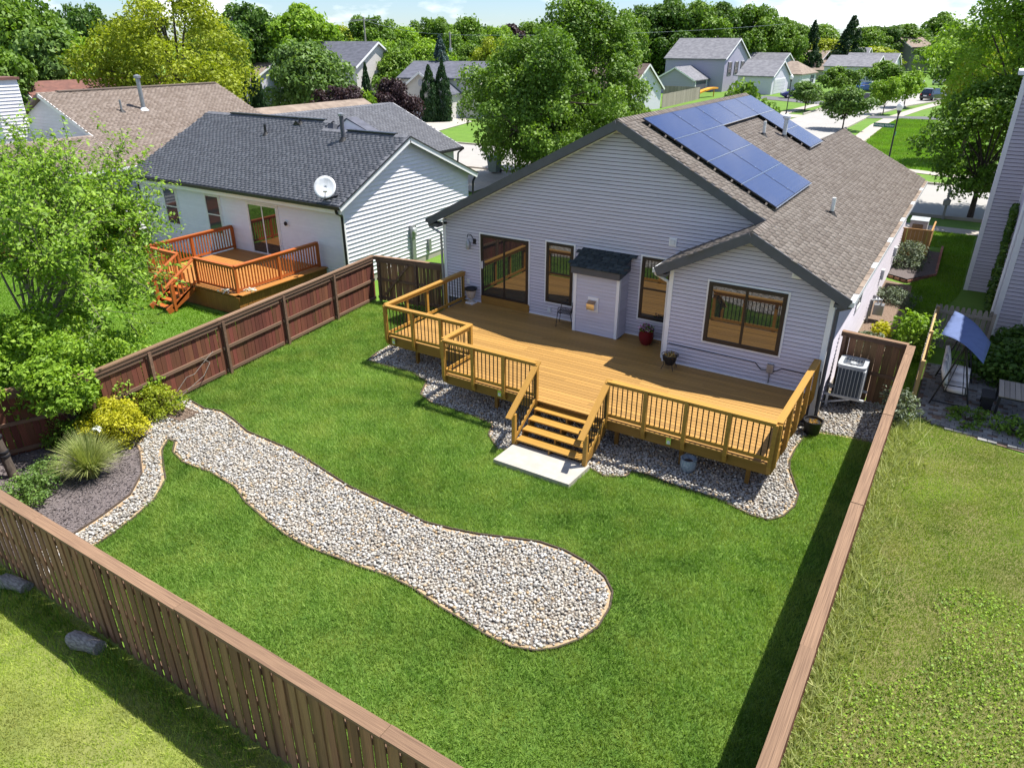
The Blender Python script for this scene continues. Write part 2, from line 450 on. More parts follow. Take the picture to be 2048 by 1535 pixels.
def inpoly(x, y, poly):
    poly = np.asarray(poly); ins = np.zeros(len(x), bool); n = len(poly); j = n - 1
    for i in range(n):
        xi, yi = poly[i]; xj, yj = poly[j]
        c = ((yi > y) != (yj > y)) & (x < (xj - xi) * (y - yi) / (yj - yi + 1e-12) + xi)
        ins ^= c; j = i
    return ins
def edgedist(x, y, poly):
    poly = np.asarray(poly); d = np.full(len(x), 1e9)
    for a, b in zip(poly, np.roll(poly, -1, 0)):
        ab = b - a; t = np.clip(((x - a[0]) * ab[0] + (y - a[1]) * ab[1]) / (ab @ ab + 1e-12), 0, 1)
        d = np.minimum(d, np.hypot(x - a[0] - t * ab[0], y - a[1] - t * ab[1]))
    return d
def smooth_poly(poly, it=2):
    p = np.asarray(poly, float)
    for _ in range(it):
        q = np.roll(p, -1, 0); p = np.stack([p * .75 + q * .25, p * .25 + q * .75], 1).reshape(-1, 2)
    return p
def sheet(name, poly, z, m, kind='structure', parent=None, thick=.0):
    from mathutils.geometry import tessellate_polygon
    poly = [Vector((a, b, z)) for a, b in poly]
    tris = tessellate_polygon([poly])
    me = bpy.data.meshes.new(name); me.from_pydata([tuple(p) for p in poly], [], [tuple(t) for t in tris])
    me.materials.append(M[m])
    import bmesh
    bm = bmesh.new(); bm.from_mesh(me)
    for f in bm.faces:
        if f.normal.z < 0: f.normal_flip()
    bm.to_mesh(me); bm.free()
    o = bpy.data.objects.new(name, me); COL.objects.link(o)
    if parent is not None: o.parent = parent
    if kind: o['kind'] = kind
    return o

# ------------------------------------------------------------------ plants
def unit(a): return a / (np.linalg.norm(a, axis=-1, keepdims=True) + 1e-9)
def leaves(pos, outward, size, rg, rnd, up=.55, out=.7, jit=.8, asp=.55, sizevar=.35, droop=0.0):
    n = len(pos)
    nrm = unit(outward * out + np.array([0, 0, up]) + rg.normal(size=(n, 3)) * jit)
    a = unit(np.cross(nrm, rg.normal(size=(n, 3))))
    if droop: a = unit(a + np.array([0, 0, -droop]) + outward * .3)
    b = unit(np.cross(nrm, a))
    s = (size * (1 + rg.uniform(-sizevar, sizevar, n)))[:, None]
    f = nrm * s * .12
    v = np.stack([pos - a * s * .5, pos + b * s * asp * .5 + f, pos + a * s * .5, pos - b * s * asp * .5 + f], 1).reshape(-1, 3)
    fc = np.arange(n * 4).reshape(-1, 4)
    return v, fc, rnd
def clump_pts(clumps, n, rg, shell=.75):
    """points in a set of clumps (x,y,z,r): mostly on the upper and outer shells"""
    c = np.asarray(clumps); w_ = c[:, 3] ** 2; idx = rg.choice(len(c), n, p=w_ / w_.sum())
    d = unit(rg.normal(size=(n, 3))); d[:, 2] = np.abs(d[:, 2]) * np.where(rg.random(n) < .72, 1, -1)
    rr = c[idx, 3] * np.where(rg.random(n) < shell, rg.uniform(.78, 1.1, n), rg.uniform(.3, 1.45, n))
    p = c[idx, :3] + d * rr[:, None] * np.array([1, 1, .78])
    tone = (rg.random(len(c))[idx]) * .5 + rg.random(n) * .5
    return p, d, tone
def round_clumps(rg, r, zb, zt, n, cr, taper=.0, noise=.18, base=.5):
    noise = noise * 1.5
    """clump centres filling an uneven egg-shaped crown"""
    out = []; cz = zb + (zt - zb) * .46; hz = (zt - zb) * .5
    ph = rg.uniform(0, 6.28, 4)
    while len(out) < n:
        d = unit(rg.normal(size=3)); k = rg.uniform(base, 1.0) ** .6
        az = math.atan2(d[1], d[0])
        lob = 1 + noise * (math.sin(2 * az + ph[0]) + .7 * math.sin(3 * az + 4 * d[2] + ph[1]) + .5 * math.sin(5 * az - 5 * d[2] + ph[2]))
        t = max(0, d[2]); rad = r * (1 - taper * t) * lob * .88
        out.append((d[0] * rad * k, d[1] * rad * k, cz + d[2] * hz * k * .9, cr * rg.choice((.45, .7, .9, 1.25), p=(.25, .3, .3, .15))))
    return out
def limb_mesh(name, clumps, h, r0, rg, m, nlimb=14, lean=(0, 0)):
    b = MB(); top = Vector((lean[0], lean[1], h * .55)); base = Vector((0, 0, -.15))
    pts = [base, Vector((lean[0] * .25, lean[1] * .25, h * .18)), Vector((lean[0] * .6, lean[1] * .6, h * .36)), top]
    for i in range(3): b.cyl(pts[i], pts[i + 1], r0 * (1 - .22 * i), r0 * (1 - .22 * (i + 1)), 8)
    idx = rg.choice(len(clumps), min(nlimb, len(clumps)), replace=False)
    for i in idx:
        c = Vector(clumps[i][:3]); s = pts[2].lerp(top, rg.uniform(-.6, 1.0))
        mid = s.lerp(c, .5) + Vector((0, 0, .08 * (c - s).length))
        b.cyl(s, mid, r0 * .34, r0 * .2, 5, False); b.cyl(mid, c, r0 * .2, r0 * .06, 5, False)
    me = bpy.data.meshes.new(name); me.from_pydata(b.v, [], b.f); me.materials.append(M[m])
    me.polygons.foreach_set('use_smooth', np.ones(len(me.polygons), dtype=bool)); return me

PROTO = {}
def proto_tree(key, seed, n, leaf, size, kind='round', bark='bark', nclump=70, cr=.30, zb=.16, asp=.6, taper=.25, noise=.16):
    """a unit tree: 1 m tall, crown radius 1; scaled at placement. returns (crown mesh, trunk mesh)"""
    rg = np.random.default_rng(seed)
    if kind == 'round': cl = round_clumps(rg, .5, zb, 1.0, nclump, cr * .5, taper, noise)
    elif kind == 'cone':
        cl = []
        for i in range(nclump):
            t = rg.random() ** .75; a = rg.uniform(0, 6.28); rad = .5 * (1 - t) * (1.0 if i % 4 else .55) + .012
            cl.append((rad * math.cos(a), rad * math.sin(a), zb + (1 - zb) * t, cr * .5 * (1.05 - .75 * t)))
    elif kind == 'column':
        cl = []
        for i in range(nclump):
            t = rg.random(); a = rg.uniform(0, 6.28); rad = .5 * (.75 + .25 * math.sin(t * 3.1)) * (1 if t < .45 else max(.04, (1 - t) / .55) ** .75) * .8
            cl.append((rad * math.cos(a), rad * math.sin(a), .02 + .95 * t, cr * .5 * (1 - .6 * t)))
    p, d, tone = clump_pts(cl, n, rg)
    if kind == 'column' or kind == 'cone': p[:, 2] = np.clip(p[:, 2], .01, 1.02)
    v, f, rn = leaves(p, d, size, rg, tone, asp=asp, jit=.7)
    crown = npmesh('crown', v, f, rn, mats=leaf)
    trunk = limb_mesh('trunk', cl, .75 if kind == 'round' else .9, .022 if kind == 'round' else .02, rg, bark, nlimb=16 if kind == 'round' else 0)
    PROTO[key] = (crown, trunk)
def plant_tree(name, key, label, x, y, z0, height, radius, rot=0.0, group=None, cat='tree', leaf=None, squash=1.0):
    o = thing(name, label, cat, (x, y, z0), group)
    c, t = PROTO[key]
    s = (radius * 2, radius * 2 * squash, height)
    ob = link('crown', c, o, (x, y, z0), (0, 0, rot), s)
    link('trunk', t, o, (x, y, z0), (0, 0, rot), s)
    if leaf:
        ob.material_slots[0].link = 'OBJECT'; ob.material_slots[0].material = M[leaf]
    return o
def own_tree(name, label, x, y, z0, clumps, n, leaf, size, seed, h, r0, bark='bark', cat='tree', asp=.6, nlimb=26, lean=(0, 0), jit=.8, group=None, shell=.75):
    rg = np.random.default_rng(seed)
    p, d, tone = clump_pts(clumps, n, rg, shell)
    v, f, rn = leaves(p, d, size, rg, tone, asp=asp, jit=jit)
    o = thing(name, label, cat, (x, y, z0), group)
    link('crown', npmesh('crown', v, f, rn, mats=leaf), o, (x, y, z0))
    if h: link('trunk', limb_mesh('trunk', clumps, h, r0, rg, bark, nlimb, lean), o, (x, y, z0))
    return o

def blades(pts, hmin, hmax, wd, rg, lean=.5, clumpy=None):
    """one triangle per grass blade on ground points (N,3)"""
    n = len(pts); a = rg.uniform(0, 6.283, n); h = rg.uniform(hmin, hmax, n)
    if clumpy is not None: h = h * clumpy
    dirv = np.stack([np.cos(a), np.sin(a), np.zeros(n)], 1); side = np.stack([-np.sin(a), np.cos(a), np.zeros(n)], 1)
    le = rg.uniform(.05, 1, n)[:, None] * lean * h[:, None]
    ww = (wd * rg.uniform(.6, 1.3, n))[:, None]
    tw = rg.uniform(0, 6.283, n); side = np.stack([np.cos(tw), np.sin(tw), np.zeros(n)], 1)
    v = np.stack([pts - side * ww / 2, pts + side * ww / 2, pts + dirv * le + np.array([0, 0, 1]) * h[:, None]], 1).reshape(-1, 3)
    return v, np.arange(n * 3).reshape(-1, 3)
def noise2(x, y, sc, seed):
    rg = np.random.default_rng(seed); o = np.zeros(len(x))
    for k in range(7):
        a = rg.uniform(0, 6.28); f = sc * rg.uniform(.5, 2.2); o += np.sin((x * math.cos(a) + y * math.sin(a)) * f + rg.uniform(0, 6.28))
    return o / 7
def grass(name, m, bounds, density, include, exclude, hmin, hmax, wd, seed, zf=None, patch=.25, lean=1.05):
    x0, x1, y0, y1 = bounds; rg = np.random.default_rng(seed)
    n = int((x1 - x0) * (y1 - y0) * density); x = rg.uniform(x0, x1, n); y = rg.uniform(y0, y1, n)
    k = np.zeros(n, bool)
    for p in include: k |= inpoly(x, y, p)
    for p in exclude: k &= ~inpoly(x, y, p)
    x = x[k]; y = y[k]; z = ground_z(x, y) if zf is None else zf(x, y)
    nn = noise2(x, y, 2.2, seed + 1)
    v, f = blades(np.stack([x, y, z], 1), hmin, hmax, wd, rg, lean, clumpy=1 + .25 * nn)
    rn = np.clip(.5 + .45 * noise2(x, y, 1.1, seed + 2) + patch * noise2(x, y, 5, seed + 3) + rg.uniform(-.32, .32, len(x)), 0, 1)
    o = link(name, npmesh(name, v, f, rn, mats=m)); o['kind'] = 'stuff'
    return o
def ground_z(x, y):
    t = np.clip((np.asarray(y, float) - 2) / 18, 0, 1); return .48 * t * t * (3 - 2 * t)

# ------------------------------------------------------------------ house pieces
def siding(parent, m, o, u, n, z0, z1, h, lo, hi, holes=(), split=None, rgs=1, name='siding_board', thick=.03, gap=.022):
    """lapped boards, one object each, on a wall through o running along u with outward normal n.
    lo(z), hi(z): ends along u at height z; holes: (a0,a1,zb,zt) spans left open"""
    rg = random.Random(rgs); o = Vector(o); u = Vector(u); n = Vector(n); k = 0
    z = z0
    while z < z1 - .01:
        zt = min(z + h, z1); za = z; zm = (z + zt) / 2
        segs = [(lo(za), hi(za), lo(zt), hi(zt))]
        for a0, a1, zb, zz in holes:
            if zb < zm < zz:
                new = []
                for s in segs:
                    if a1 <= s[0] or a0 >= s[1]: new.append(s); continue
                    if a0 > s[0]: new.append((s[0], a0, s[2], a0))
                    if a1 < s[1]: new.append((a1, s[1], a1, s[3]))
                segs = new
        if split:
            new = []
            for s in segs:
                if s[1] - s[0] > split * 1.3:
                    c = s[0] + (s[1] - s[0]) * rg.uniform(.25, .75); new += [(s[0], c - .002, s[2], c - .002), (c + .002, s[1], c + .002, s[3])]
                else: new.append(s)
            segs = new
        for a0, a1, b0, b1 in segs:
            if a1 - a0 < .03: continue
            b0 = min(max(b0, a0 - 5), a1); b1 = max(b1, b0 + .005)
            P = lambda a, zz, d: o + u * a + n * d + Vector((0, 0, zz))
            b = MB().add([P(a0, za, 0), P(a1, za, 0), P(a1, za, thick), P(a0, za, thick), P(b0, zt - gap, 0), P(b1, zt - gap, 0), P(b1, zt - gap, .003), P(b0, zt - gap, .003)],
                         [(0, 1, 2, 3), (4, 7, 6, 5), (3, 2, 6, 7), (0, 3, 7, 4), (1, 5, 6, 2), (0, 4, 5, 1)])
            b.build(name, m, parent)
        z = zt
def shingles(roof, key, o, u, s, test, a1, b1, nparts=300, tw=.25, ch=.128, seed=3, a0=0.0):
    """tabs on a roof plane: o corner at eave, u along the eave, s up the slope (unit); test(a,b) vector mask; the nearest nparts are objects"""
    rg = np.random.default_rng(seed); o = np.array(o, float); u = np.array(u, float); s = np.array(s, float); n = np.cross(u, s)
    if n[2] < 0: n = -n
    A = []; B = []
    for j in range(int(b1 / ch) + 1):
        off = (j % 2) * tw * .5 + rg.uniform(-.04, .04)
        a = np.arange(a0 - tw + off, a1 + tw, tw) + rg.uniform(-.012, .012); A += list(a); B += [j * ch] * len(a)
    A = np.array(A); B = np.array(B)
    k = test(A + tw / 2, B + ch / 2); A = A[k]; B = B[k]; N = len(A)
    th = rg.uniform(.014, .026, N); g = .009
    def corners(a, b, t):
        pts = []
        for (da, db, dn) in ((g, -.012, .002), (tw - g, -.012, .002), (tw - g, ch + .02, .002), (g, ch + .02, .002)):
            pts.append(o + u * (a + da)[:, None] + s * (b + db)[:, None] + n * dn)
        for (da, db, kk) in ((g, -.012, 1), (tw - g, -.012, 1), (tw - g, ch + .02, 0), (g, ch + .02, 0)):
            pts.append(o + u * (a + da)[:, None] + s * (b + db)[:, None] + n * (np.where(kk, t, .005))[:, None])
        return np.stack(pts, 1)
    F = np.array([(4, 5, 6, 7), (0, 1, 5, 4), (1, 2, 6, 5), (3, 0, 4, 7)])
    ctr = o + u * (A + tw / 2)[:, None] + s * (B + ch / 2)[:, None]
    order = np.argsort(np.linalg.norm(ctr - CAM, axis=1)); near = order[:nparts]; far = order[nparts:]
    if len(far):
        v = corners(A[far], B[far], th[far]).reshape(-1, 3); f = (np.arange(len(far))[:, None, None] * 8 + F[None]).reshape(-1, 4)
        x = link('shingles', npmesh('shingles', v - np.array(wl(roof)), f, np.repeat(rg.random(len(far)), 4), mats='tab_' + key), roof, wl(roof)); x['kind'] = 'stuff'
    ms = []
    for t in (.015, .02, .025):
        v = corners(np.zeros(1), np.zeros(1), np.array([t])).reshape(-1, 3) - o
        ms.append(npmesh('shingle', v, F, np.zeros(4), mats='tab_' + key))
    for i in near:
        link('shingle', ms[i % 3], roof, Vector(o + u * A[i] + s * B[i]))
def window(parent, axis, c0, c1, z0, z1, pos, sgn, m='frame_bronze', glass='glass', split='h', fw=.07, proud=.056, name='window', trim=None):
    """window on a wall: axis 'x' (wall runs along x at y=pos) or 'y'; sgn = outward direction"""
    b = MB()
    def bb(a0, a1, za, zb, d0, d1, B):
        lo_, hi_ = sorted((pos + sgn * d0, pos + sgn * d1))
        if axis == 'x': B.box(a0, a1, lo_, hi_, za, zb)
        else: B.box(lo_, hi_, a0, a1, za, zb)
    for a0, a1, za, zb in ((c0, c0 + fw, z0, z1), (c1 - fw, c1, z0, z1), (c0 + fw, c1 - fw, z0, z0 + fw), (c0 + fw, c1 - fw, z1 - fw, z1)): bb(a0, a1, za, zb, 0, proud, b)
    zm = (z0 + z1) / 2; cm = (c0 + c1) / 2
    if split == 'h': bb(c0 + fw, c1 - fw, zm - .025, zm + .025, 0, proud - .006, b)
    elif split == 'v': bb(cm - .03, cm + .03, z0 + fw, z1 - fw, 0, proud - .006, b)
    o = b.build(name, m, parent)
    spans = [(c0 + fw, c1 - fw, z0 + fw, zm - .025), (c0 + fw, c1 - fw, zm + .025, z1 - fw)] if split == 'h' else \
            [(c0 + fw, cm - .03, z0 + fw, z1 - fw), (cm + .03, c1 - fw, z0 + fw, z1 - fw)] if split == 'v' else [(c0 + fw, c1 - fw, z0 + fw, z1 - fw)]
    for i, (a0, a1, za, zb) in enumerate(spans):
        q = MB(); bb(a0, a1, za, zb, .034 + .004 * i, .038 + .004 * i, q); q.build('pane', glass, o)
    if trim:
        q = MB()
        t = .05
        for a0, a1, za, zb in ((c0 - t, c0 - .002, z0 - t, z1 + t), (c1 + .002, c1 + t, z0 - t, z1 + t), (c0 - .002, c1 + .002, z0 - t, z0 - .002), (c0 - .002, c1 + .002, z1 + .002, z1 + t)): bb(a0, a1, za, zb, 0, .040, q)
        q.build('casing', trim, o)
    return o

def far_house(label, x, y, th, hw, Ln, he, hr, wall, roof, zb=.46, name='house', group='houses further down the street', over=.3, garage=None, wins=(), sidewins=(), vent=False, hip=False, root=None):
    """a gabled block: front gable centre (x,y), ridge running back along th (degrees)"""
    t = R(th); d = Vector((math.cos(t), math.sin(t), 0)); r = Vector((d.y, -d.x, 0)); o = Vector((x, y, zb)); K = Vector((0, 0, 1))
    root = root or thing(name, label, 'house', (x, y, zb), group)
    P = lambda a, b, z: o + r * a + d * b + K * z
    slope = (hr - he) / hw
    w_ = MB()
    if hip:
        w_.add([P(-hw, 0, 0), P(hw, 0, 0), P(hw, Ln, 0), P(-hw, Ln, 0), P(-hw, 0, he), P(hw, 0, he), P(hw, Ln, he), P(-hw, Ln, he)],
               [(0, 3, 2, 1), (4, 5, 6, 7), (0, 1, 5, 4), (1, 2, 6, 5), (2, 3, 7, 6), (3, 0, 4, 7)])
    else:
        prof = [(-hw, -.3), (hw, -.3), (hw, he), (0, hr - .02), (-hw, he)]
        w_.prism([P(a, 0, z) for a, z in prof], d * Ln)
    w_.build('wall', wall, root)
    b = MB()
    ov = over; ez = he - slope * ov
    if hip:
        e = hw + ov; q = min(hw, Ln / 2)
        b.add([P(-e, -ov, ez), P(e, -ov, ez), P(e, Ln + ov, ez), P(-e, Ln + ov, ez), P(0, q * .8, hr), P(0, Ln - q * .8, hr),
               P(-e, -ov, ez - .15), P(e, -ov, ez - .15), P(e, Ln + ov, ez - .15), P(-e, Ln + ov, ez - .15)],
              [(0, 1, 4), (1, 2, 5, 4), (2, 3, 5), (3, 0, 4, 5), (0, 6, 7, 1), (1, 7, 8, 2), (2, 8, 9, 3), (3, 9, 6, 0), (6, 9, 8, 7)])
    else:
        for sg in (-1, 1):
            b.add([P(0, -ov, hr + .12), P(sg * (hw + ov), -ov, ez + .12), P(sg * (hw + ov), -ov, ez - .02), P(0, -ov, hr - .02),
                   P(0, Ln + ov, hr + .12), P(sg * (hw + ov), Ln + ov, ez + .12), P(sg * (hw + ov), Ln + ov, ez - .02), P(0, Ln + ov, hr - .02)],
                  [(0, 1, 2, 3), (4, 7, 6, 5), (0, 4, 5, 1), (1, 5, 6, 2), (2, 6, 7, 3), (3, 7, 4, 0)])
    rf = b.build('roof', roof, root)
    if not hip:
        f = MB()
        for sg in (-1, 1):
            f.beam(P(0, -ov - .02, hr - .02), P(sg * (hw + ov), -ov - .02, ez - .02), .05, .2)
        f.build('rake_board', 'trim_white', rf)
    rgd = math.atan2(r.y, r.x)
    def panel(nm, m, a0, a1, z0, z1, dep, par):
        q = MB(); q.prism([P(a0, 0, z0), P(a1, 0, z0), P(a1, 0, z1), P(a0, 0, z1)], d * -dep); return q.build(nm, m, par)
    if garage:
        a0, a1, gz, gm = garage
        fr = panel('garage_door', gm, a0, a1, .0, gz, .05, root)
        for k in range(4):
            panel('door_panel', gm, a0 + .06, a1 - .06, .06 + k * gz / 4, (k + 1) * gz / 4 - .02, .075, fr)
        panel('door_trim', 'trim_white', a0 - .15, a0 - .01, 0, gz + .15, .06, fr); panel('door_trim', 'trim_white', a1 + .01, a1 + .15, 0, gz + .15, .06, fr); panel('door_trim', 'trim_white', a0 - .009, a1 + .009, gz + .01, gz + .15, .055, fr)
    for a0, a1, z0, z1, sh in wins:
        fr = panel('window', 'frame_white', a0 - .09, a1 + .09, z0 - .09, z1 + .09, .05, root); zm = (z0 + z1) / 2
        panel('pane', 'glass_far', a0, a1, z0, zm - .04, .07, fr); panel('pane', 'glass_far', a0, a1, zm + .04, z1, .07, fr)
        if sh:
            panel('shutter', 'shutter', a0 - .50, a0 - .13, z0 - .05, z1 + .05, .06, fr); panel('shutter', 'shutter', a1 + .13, a1 + .50, z0 - .05, z1 + .05, .06, fr)
    for b0, b1, z0, z1 in sidewins:     # on the left flank
        q = MB(); q.prism([P(-hw, b0, z0), P(-hw, b1, z0), P(-hw, b1, z1), P(-hw, b0, z1)], r * -.06); fr = q.build('window', 'frame_white', root)
        q = MB(); q.prism([P(-hw - .02, b0 + .08, z0 + .08), P(-hw - .02, b1 - .08, z0 + .08), P(-hw - .02, b1 - .08, z1 - .08), P(-hw - .02, b0 + .08, z1 - .08)], r * -.06); q.build('pane', 'glass_far', fr)
    if vent:
        q = MB(); pts = [P(.28 * math.cos(i * .5236), 0, hr - 1.05 + .38 * math.sin(i * .5236)) for i in range(12)]
        q.prism(pts, d * -.06); q.build('gable_vent', 'siding_grey', root)
    return root

# ================================================================== SETTING
# ground: one sheet to the horizon, rising a little towards the street
xs = np.array([-1500, -300, -120, -60, -30, -18, -12, -8, -4, 0, 4, 8, 12, 16, 20, 30, 60, 150, 400, 1500], float)
ys = np.array([-400, -100, -40, -25, -15, -10, -5, 0, 2, 4, 6, 8, 10, 12, 14, 16, 18, 20, 25, 40, 80, 160, 300, 700, 1800], float)
gx, gy = np.meshgrid(xs, ys); gv = np.stack([gx.ravel(), gy.ravel(), ground_z(gx.ravel(), gy.ravel()) - .02], 1)
nx = len(xs); gf = [(j * nx + i, j * nx + i + 1, (j + 1) * nx + i + 1, (j + 1) * nx + i) for j in range(len(ys) - 1) for i in range(nx - 1)]
g = link('ground', npmesh('ground', gv, gf, mats='ground_grass')); g['kind'] = 'structure'
ZS = .46
# streets
sheet('street', [(-140, 24.3), (140, 24.3), (140, 34.3), (7.5, 34.3), (4.0, 37.5), (2.2, 45), (1.9, 66), (2.0, 80), (4.3, 98), (9.5, 120), (18, 142), (9, 146), (1.0, 122), (-2.6, 105), (-4.6, 90), (-4.8, 76), (-5.2, 60), (-5.8, 46), (-8, 38.5), (-12, 34.3), (-140, 34.3)], ZS + .03, 'road')
def curb(pts, name='curb'):
    b = MB()
    for a, c in zip(pts[:-1], pts[1:]): b.beam((a[0], a[1], ZS + .06), (c[0], c[1], ZS + .06), .18, .18)
    o = b.build(name, 'sidewalk'); o['kind'] = 'structure'
curb([(-60, 24.2), (17.5, 24.2)]); curb([(22, 24.2), (60, 24.2)])
curb([(60, 34.4), (14.2, 34.4)]); curb([(13.2, 34.4), (7.5, 34.4), (4.1, 37.6), (2.3, 45), (2.0, 66), (2.1, 77)]); curb([(2.3, 80.5), (4.4, 98), (9.6, 120)])
curb([(-5.0, 78), (-4.7, 90), (-2.7, 105)]); curb([(-12, 34.4), (-60, 34.4)]); curb([(-5.9, 46), (-5.3, 60), (-5.1, 72)])
def strip(name, pts, wd, z, m='sidewalk'):
    L_ = []; R_ = []
    for i, p in enumerate(pts):
        a = Vector(pts[max(i - 1, 0)]); b = Vector(pts[min(i + 1, len(pts) - 1)]); d = (b - a).normalized(); n = Vector((-d.y, d.x)) * wd / 2
        L_.append((p[0] + n.x, p[1] + n.y)); R_.append((p[0] - n.x, p[1] - n.y))
    return sheet(name, L_ + R_[::-1], z, m)
strip('sidewalk', [(60, 38.6), (13, 38.6), (7.5, 40.5), (5.3, 46), (4.6, 56), (4.3, 70), (4.6, 80), (5.8, 92), (7.8, 107), (12, 124)], 1.35, ZS + .036)
strip('sidewalk', [(-60, 21.4), (60, 21.4)], 1.2, ZS + .030)
strip('sidewalk', [(-9.0, 42), (-8.2, 60), (-7.4, 80), (-6.8, 92), (-5.2, 104)], 1.3, ZS + .036)
strip('apron', [(-8.2, 76.4), (-4.6, 75.4)], 3.6, ZS + .034)
sheet('driveway', [(2.1, 77.4), (2.3, 80.6), (9.5, 83.6), (22, 86), (22, 81), (9.5, 79.6)], ZS + .040, 'asphalt')
sheet('driveway', [(13.1, 34.2), (19, 34.2), (19, 46), (14.6, 46), (14.3, 39)], ZS + .044, 'concrete')
sheet('driveway', [(-4.4, 93), (-3.6, 98.5), (-17.2, 107.5), (-17.5, 101.5)], ZS + .042, 'asphalt')
sheet('driveway', [(-2.9, 103), (-1.6, 108), (-15.5, 122), (-16.5, 116)], ZS + .042, 'asphalt')
sheet('driveway', [(-20, 17), (-10.8, 17), (-11.5, 24.4), (-20, 24.4)], ZS + .048, 'concrete')
sheet('driveway', [(-9.6, 15.5), (-3.9, 15.5), (-3.5, 24.4), (-9.8, 24.4)], ZS + .050, 'asphalt')
sheet('driveway', [(-44, 34.3), (-30, 34.3), (-34, 50), (-47, 62), (-48, 50)], ZS + .046, 'concrete')

# ------------------------------------------------------------------ back yard ground
YARD = [(-3.40, -.02), (-2.87, -4.6), (-2.28, -9.8), (-2.16, -10.9), (-3.83, -14.62), (13.86, -14.62), (13.86, .70), (12.32, .72), (12.32, -1.33), (8.33, -1.33), (8.33, 0), (0, 0), (-.2, .72)]
RIVER = [(-2.14, -8.75), (-1.28, -8.86), (-0.79, -8.71), (-0.14, -8.85), (0.66, -9.08), (1.34, -9.09), (2.21, -9.12), (2.86, -9.21), (3.54, -9.34), (4.49, -9.52), (5.32, -9.57), (5.95, -9.59), (6.65, -9.65), (7.2, -9.55), (7.81, -9.39), (8.46, -9.13), (8.92, -8.97), (9.45, -8.94), (10.03, -9.04), (10.41, -9.21), (10.69, -9.49), (10.81, -9.85), (10.84, -10.38), (10.72, -10.78), (10.47, -11.16), (10.23, -11.37), (9.85, -11.51), (9.36, -11.51), (8.92, -11.45), (8.36, -11.4), (7.73, -11.29), (7.14, -11.27), (6.49, -11.36), (5.9, -11.4), (5.32, -11.47), (4.59, -11.43), (3.87, -11.3), (3.04, -11.11), (2.4, -10.86), (1.93, -10.81), (1.44, -10.76), (0.97, -10.81), (0.55, -10.82), (-0.04, -10.67), (-0.4, -10.36), (-0.64, -10.36), (-0.34, -10.73), (0.28, -11.12), (0.88, -11.47), (1.36, -12.06), (1.58, -12.65), (1.71, -13.15), (1.80, -13.69), (1.95, -14.62), (1.02, -14.62), (1.09, -13.67), (0.96, -12.96), (0.75, -12.23), (0.17, -11.58), (-0.69, -11.08), (-1.05, -10.93), (-1.48, -10.34), (-2.1, -10.01), (-2.2, -9.3)]
MULCH = [(1.09, -13.67), (0.96, -12.96), (0.75, -12.23), (0.17, -11.58), (-0.69, -11.08), (-1.05, -10.93), (-1.48, -10.34), (-2.1, -10.01), (-2.35, -10.1), (-3.83, -14.6), (1.02, -14.6)]
BED = [(.05, -.05), (-.10, -1.2), (-.15, -2.49), (.0, -3.6), (.18, -4.26), (1.21, -4.25), (1.89, -4.22), (2.61, -4.5), (2.97, -5.21), (3.58, -5.46), (4.96, -5.47), (5.55, -5.57), (5.77, -6.06), (6.35, -6.52), (6.8, -6.2), (8.2, -6.1), (8.55, -6.1), (8.99, -6.23), (9.37, -5.99), (9.4, -5.74), (9.72, -5.66), (10.34, -5.73), (11.04, -5.74), (11.49, -5.78), (11.83, -5.88), (12.14, -5.95), (12.47, -5.92), (12.67, -5.65), (12.79, -5.15), (12.76, -4.66), (12.6, -4.3), (12.36, -3.72), (12.28, -3.35), (12.27, -2.82), (12.31, -2.13), (12.54, -1.67), (12.83, -1.58), (13.3, -1.5), (13.86, -1.48), (13.9, .9), (12.34, .9), (12.3, -1.3), (8.3, -1.25), (8.3, -.05)]
sheet('lawn_ground', YARD, .004, 'lawn_soil')
river_bed = sheet('river_bed', RIVER, .012, 'sand')
deck_bed = sheet('stone_border', BED, .012, 'sand')
def inset(poly, d):
    p = np.asarray(poly); out = []
    for i in range(len(p)):
        a, b, c = p[i - 1], p[i], p[(i + 1) % len(p)]
        t = c - a; t = t / (np.hypot(*t) + 1e-9); n1 = np.array([t[1], -t[0]])
        q = b + n1 * d
        if not inpoly(np.array([q[0]]), np.array([q[1]]), poly)[0]: q = b - n1 * d
        out.append(tuple(q))
    return out
sheet('stone_base', inset(RIVER, .10), .017, 'stone_gap_shade'); sheet('stone_base', inset(BED, .08), .017, 'stone_gap_shade')  # darker inner sheets put shade in the stone gaps; the sand rim stays
lip = MB()
for poly in (RIVER[:61], BED[3:36]):
    for a, c in zip(poly[:-1], poly[1:]): lip.beam((a[0], a[1], .02), (c[0], c[1], .02), .03, .055)
lp_ = lip.build('lawn_edge', 'soil'); lp_['kind'] = 'structure'
sheet('mulch_bed', MULCH, .020, 'mulch')
SLAB = [(6.58, -7.06), (8.52, -7.06), (8.56, -6.14), (6.60, -6.14)]
HOUSEFP = [(-.02, .02), (0, -.02), (12.34, -1.3), (12.34, 18), (0, 18)]
DECKFP = [(.8, 0), (.8, -3.9), (3.8, -3.9), (3.8, -5.1), (12.15, -5.2), (12.15, -1.3), (8.3, -1.3), (8.3, 0)]
grass('lawn', 'grass_lawn', (-3.9, 13.9, -14.7, .8), 2600, [YARD], [RIVER, MULCH, BED, SLAB], .05, .11, .014, 11, zf=lambda x, y: np.full(len(x), .004))
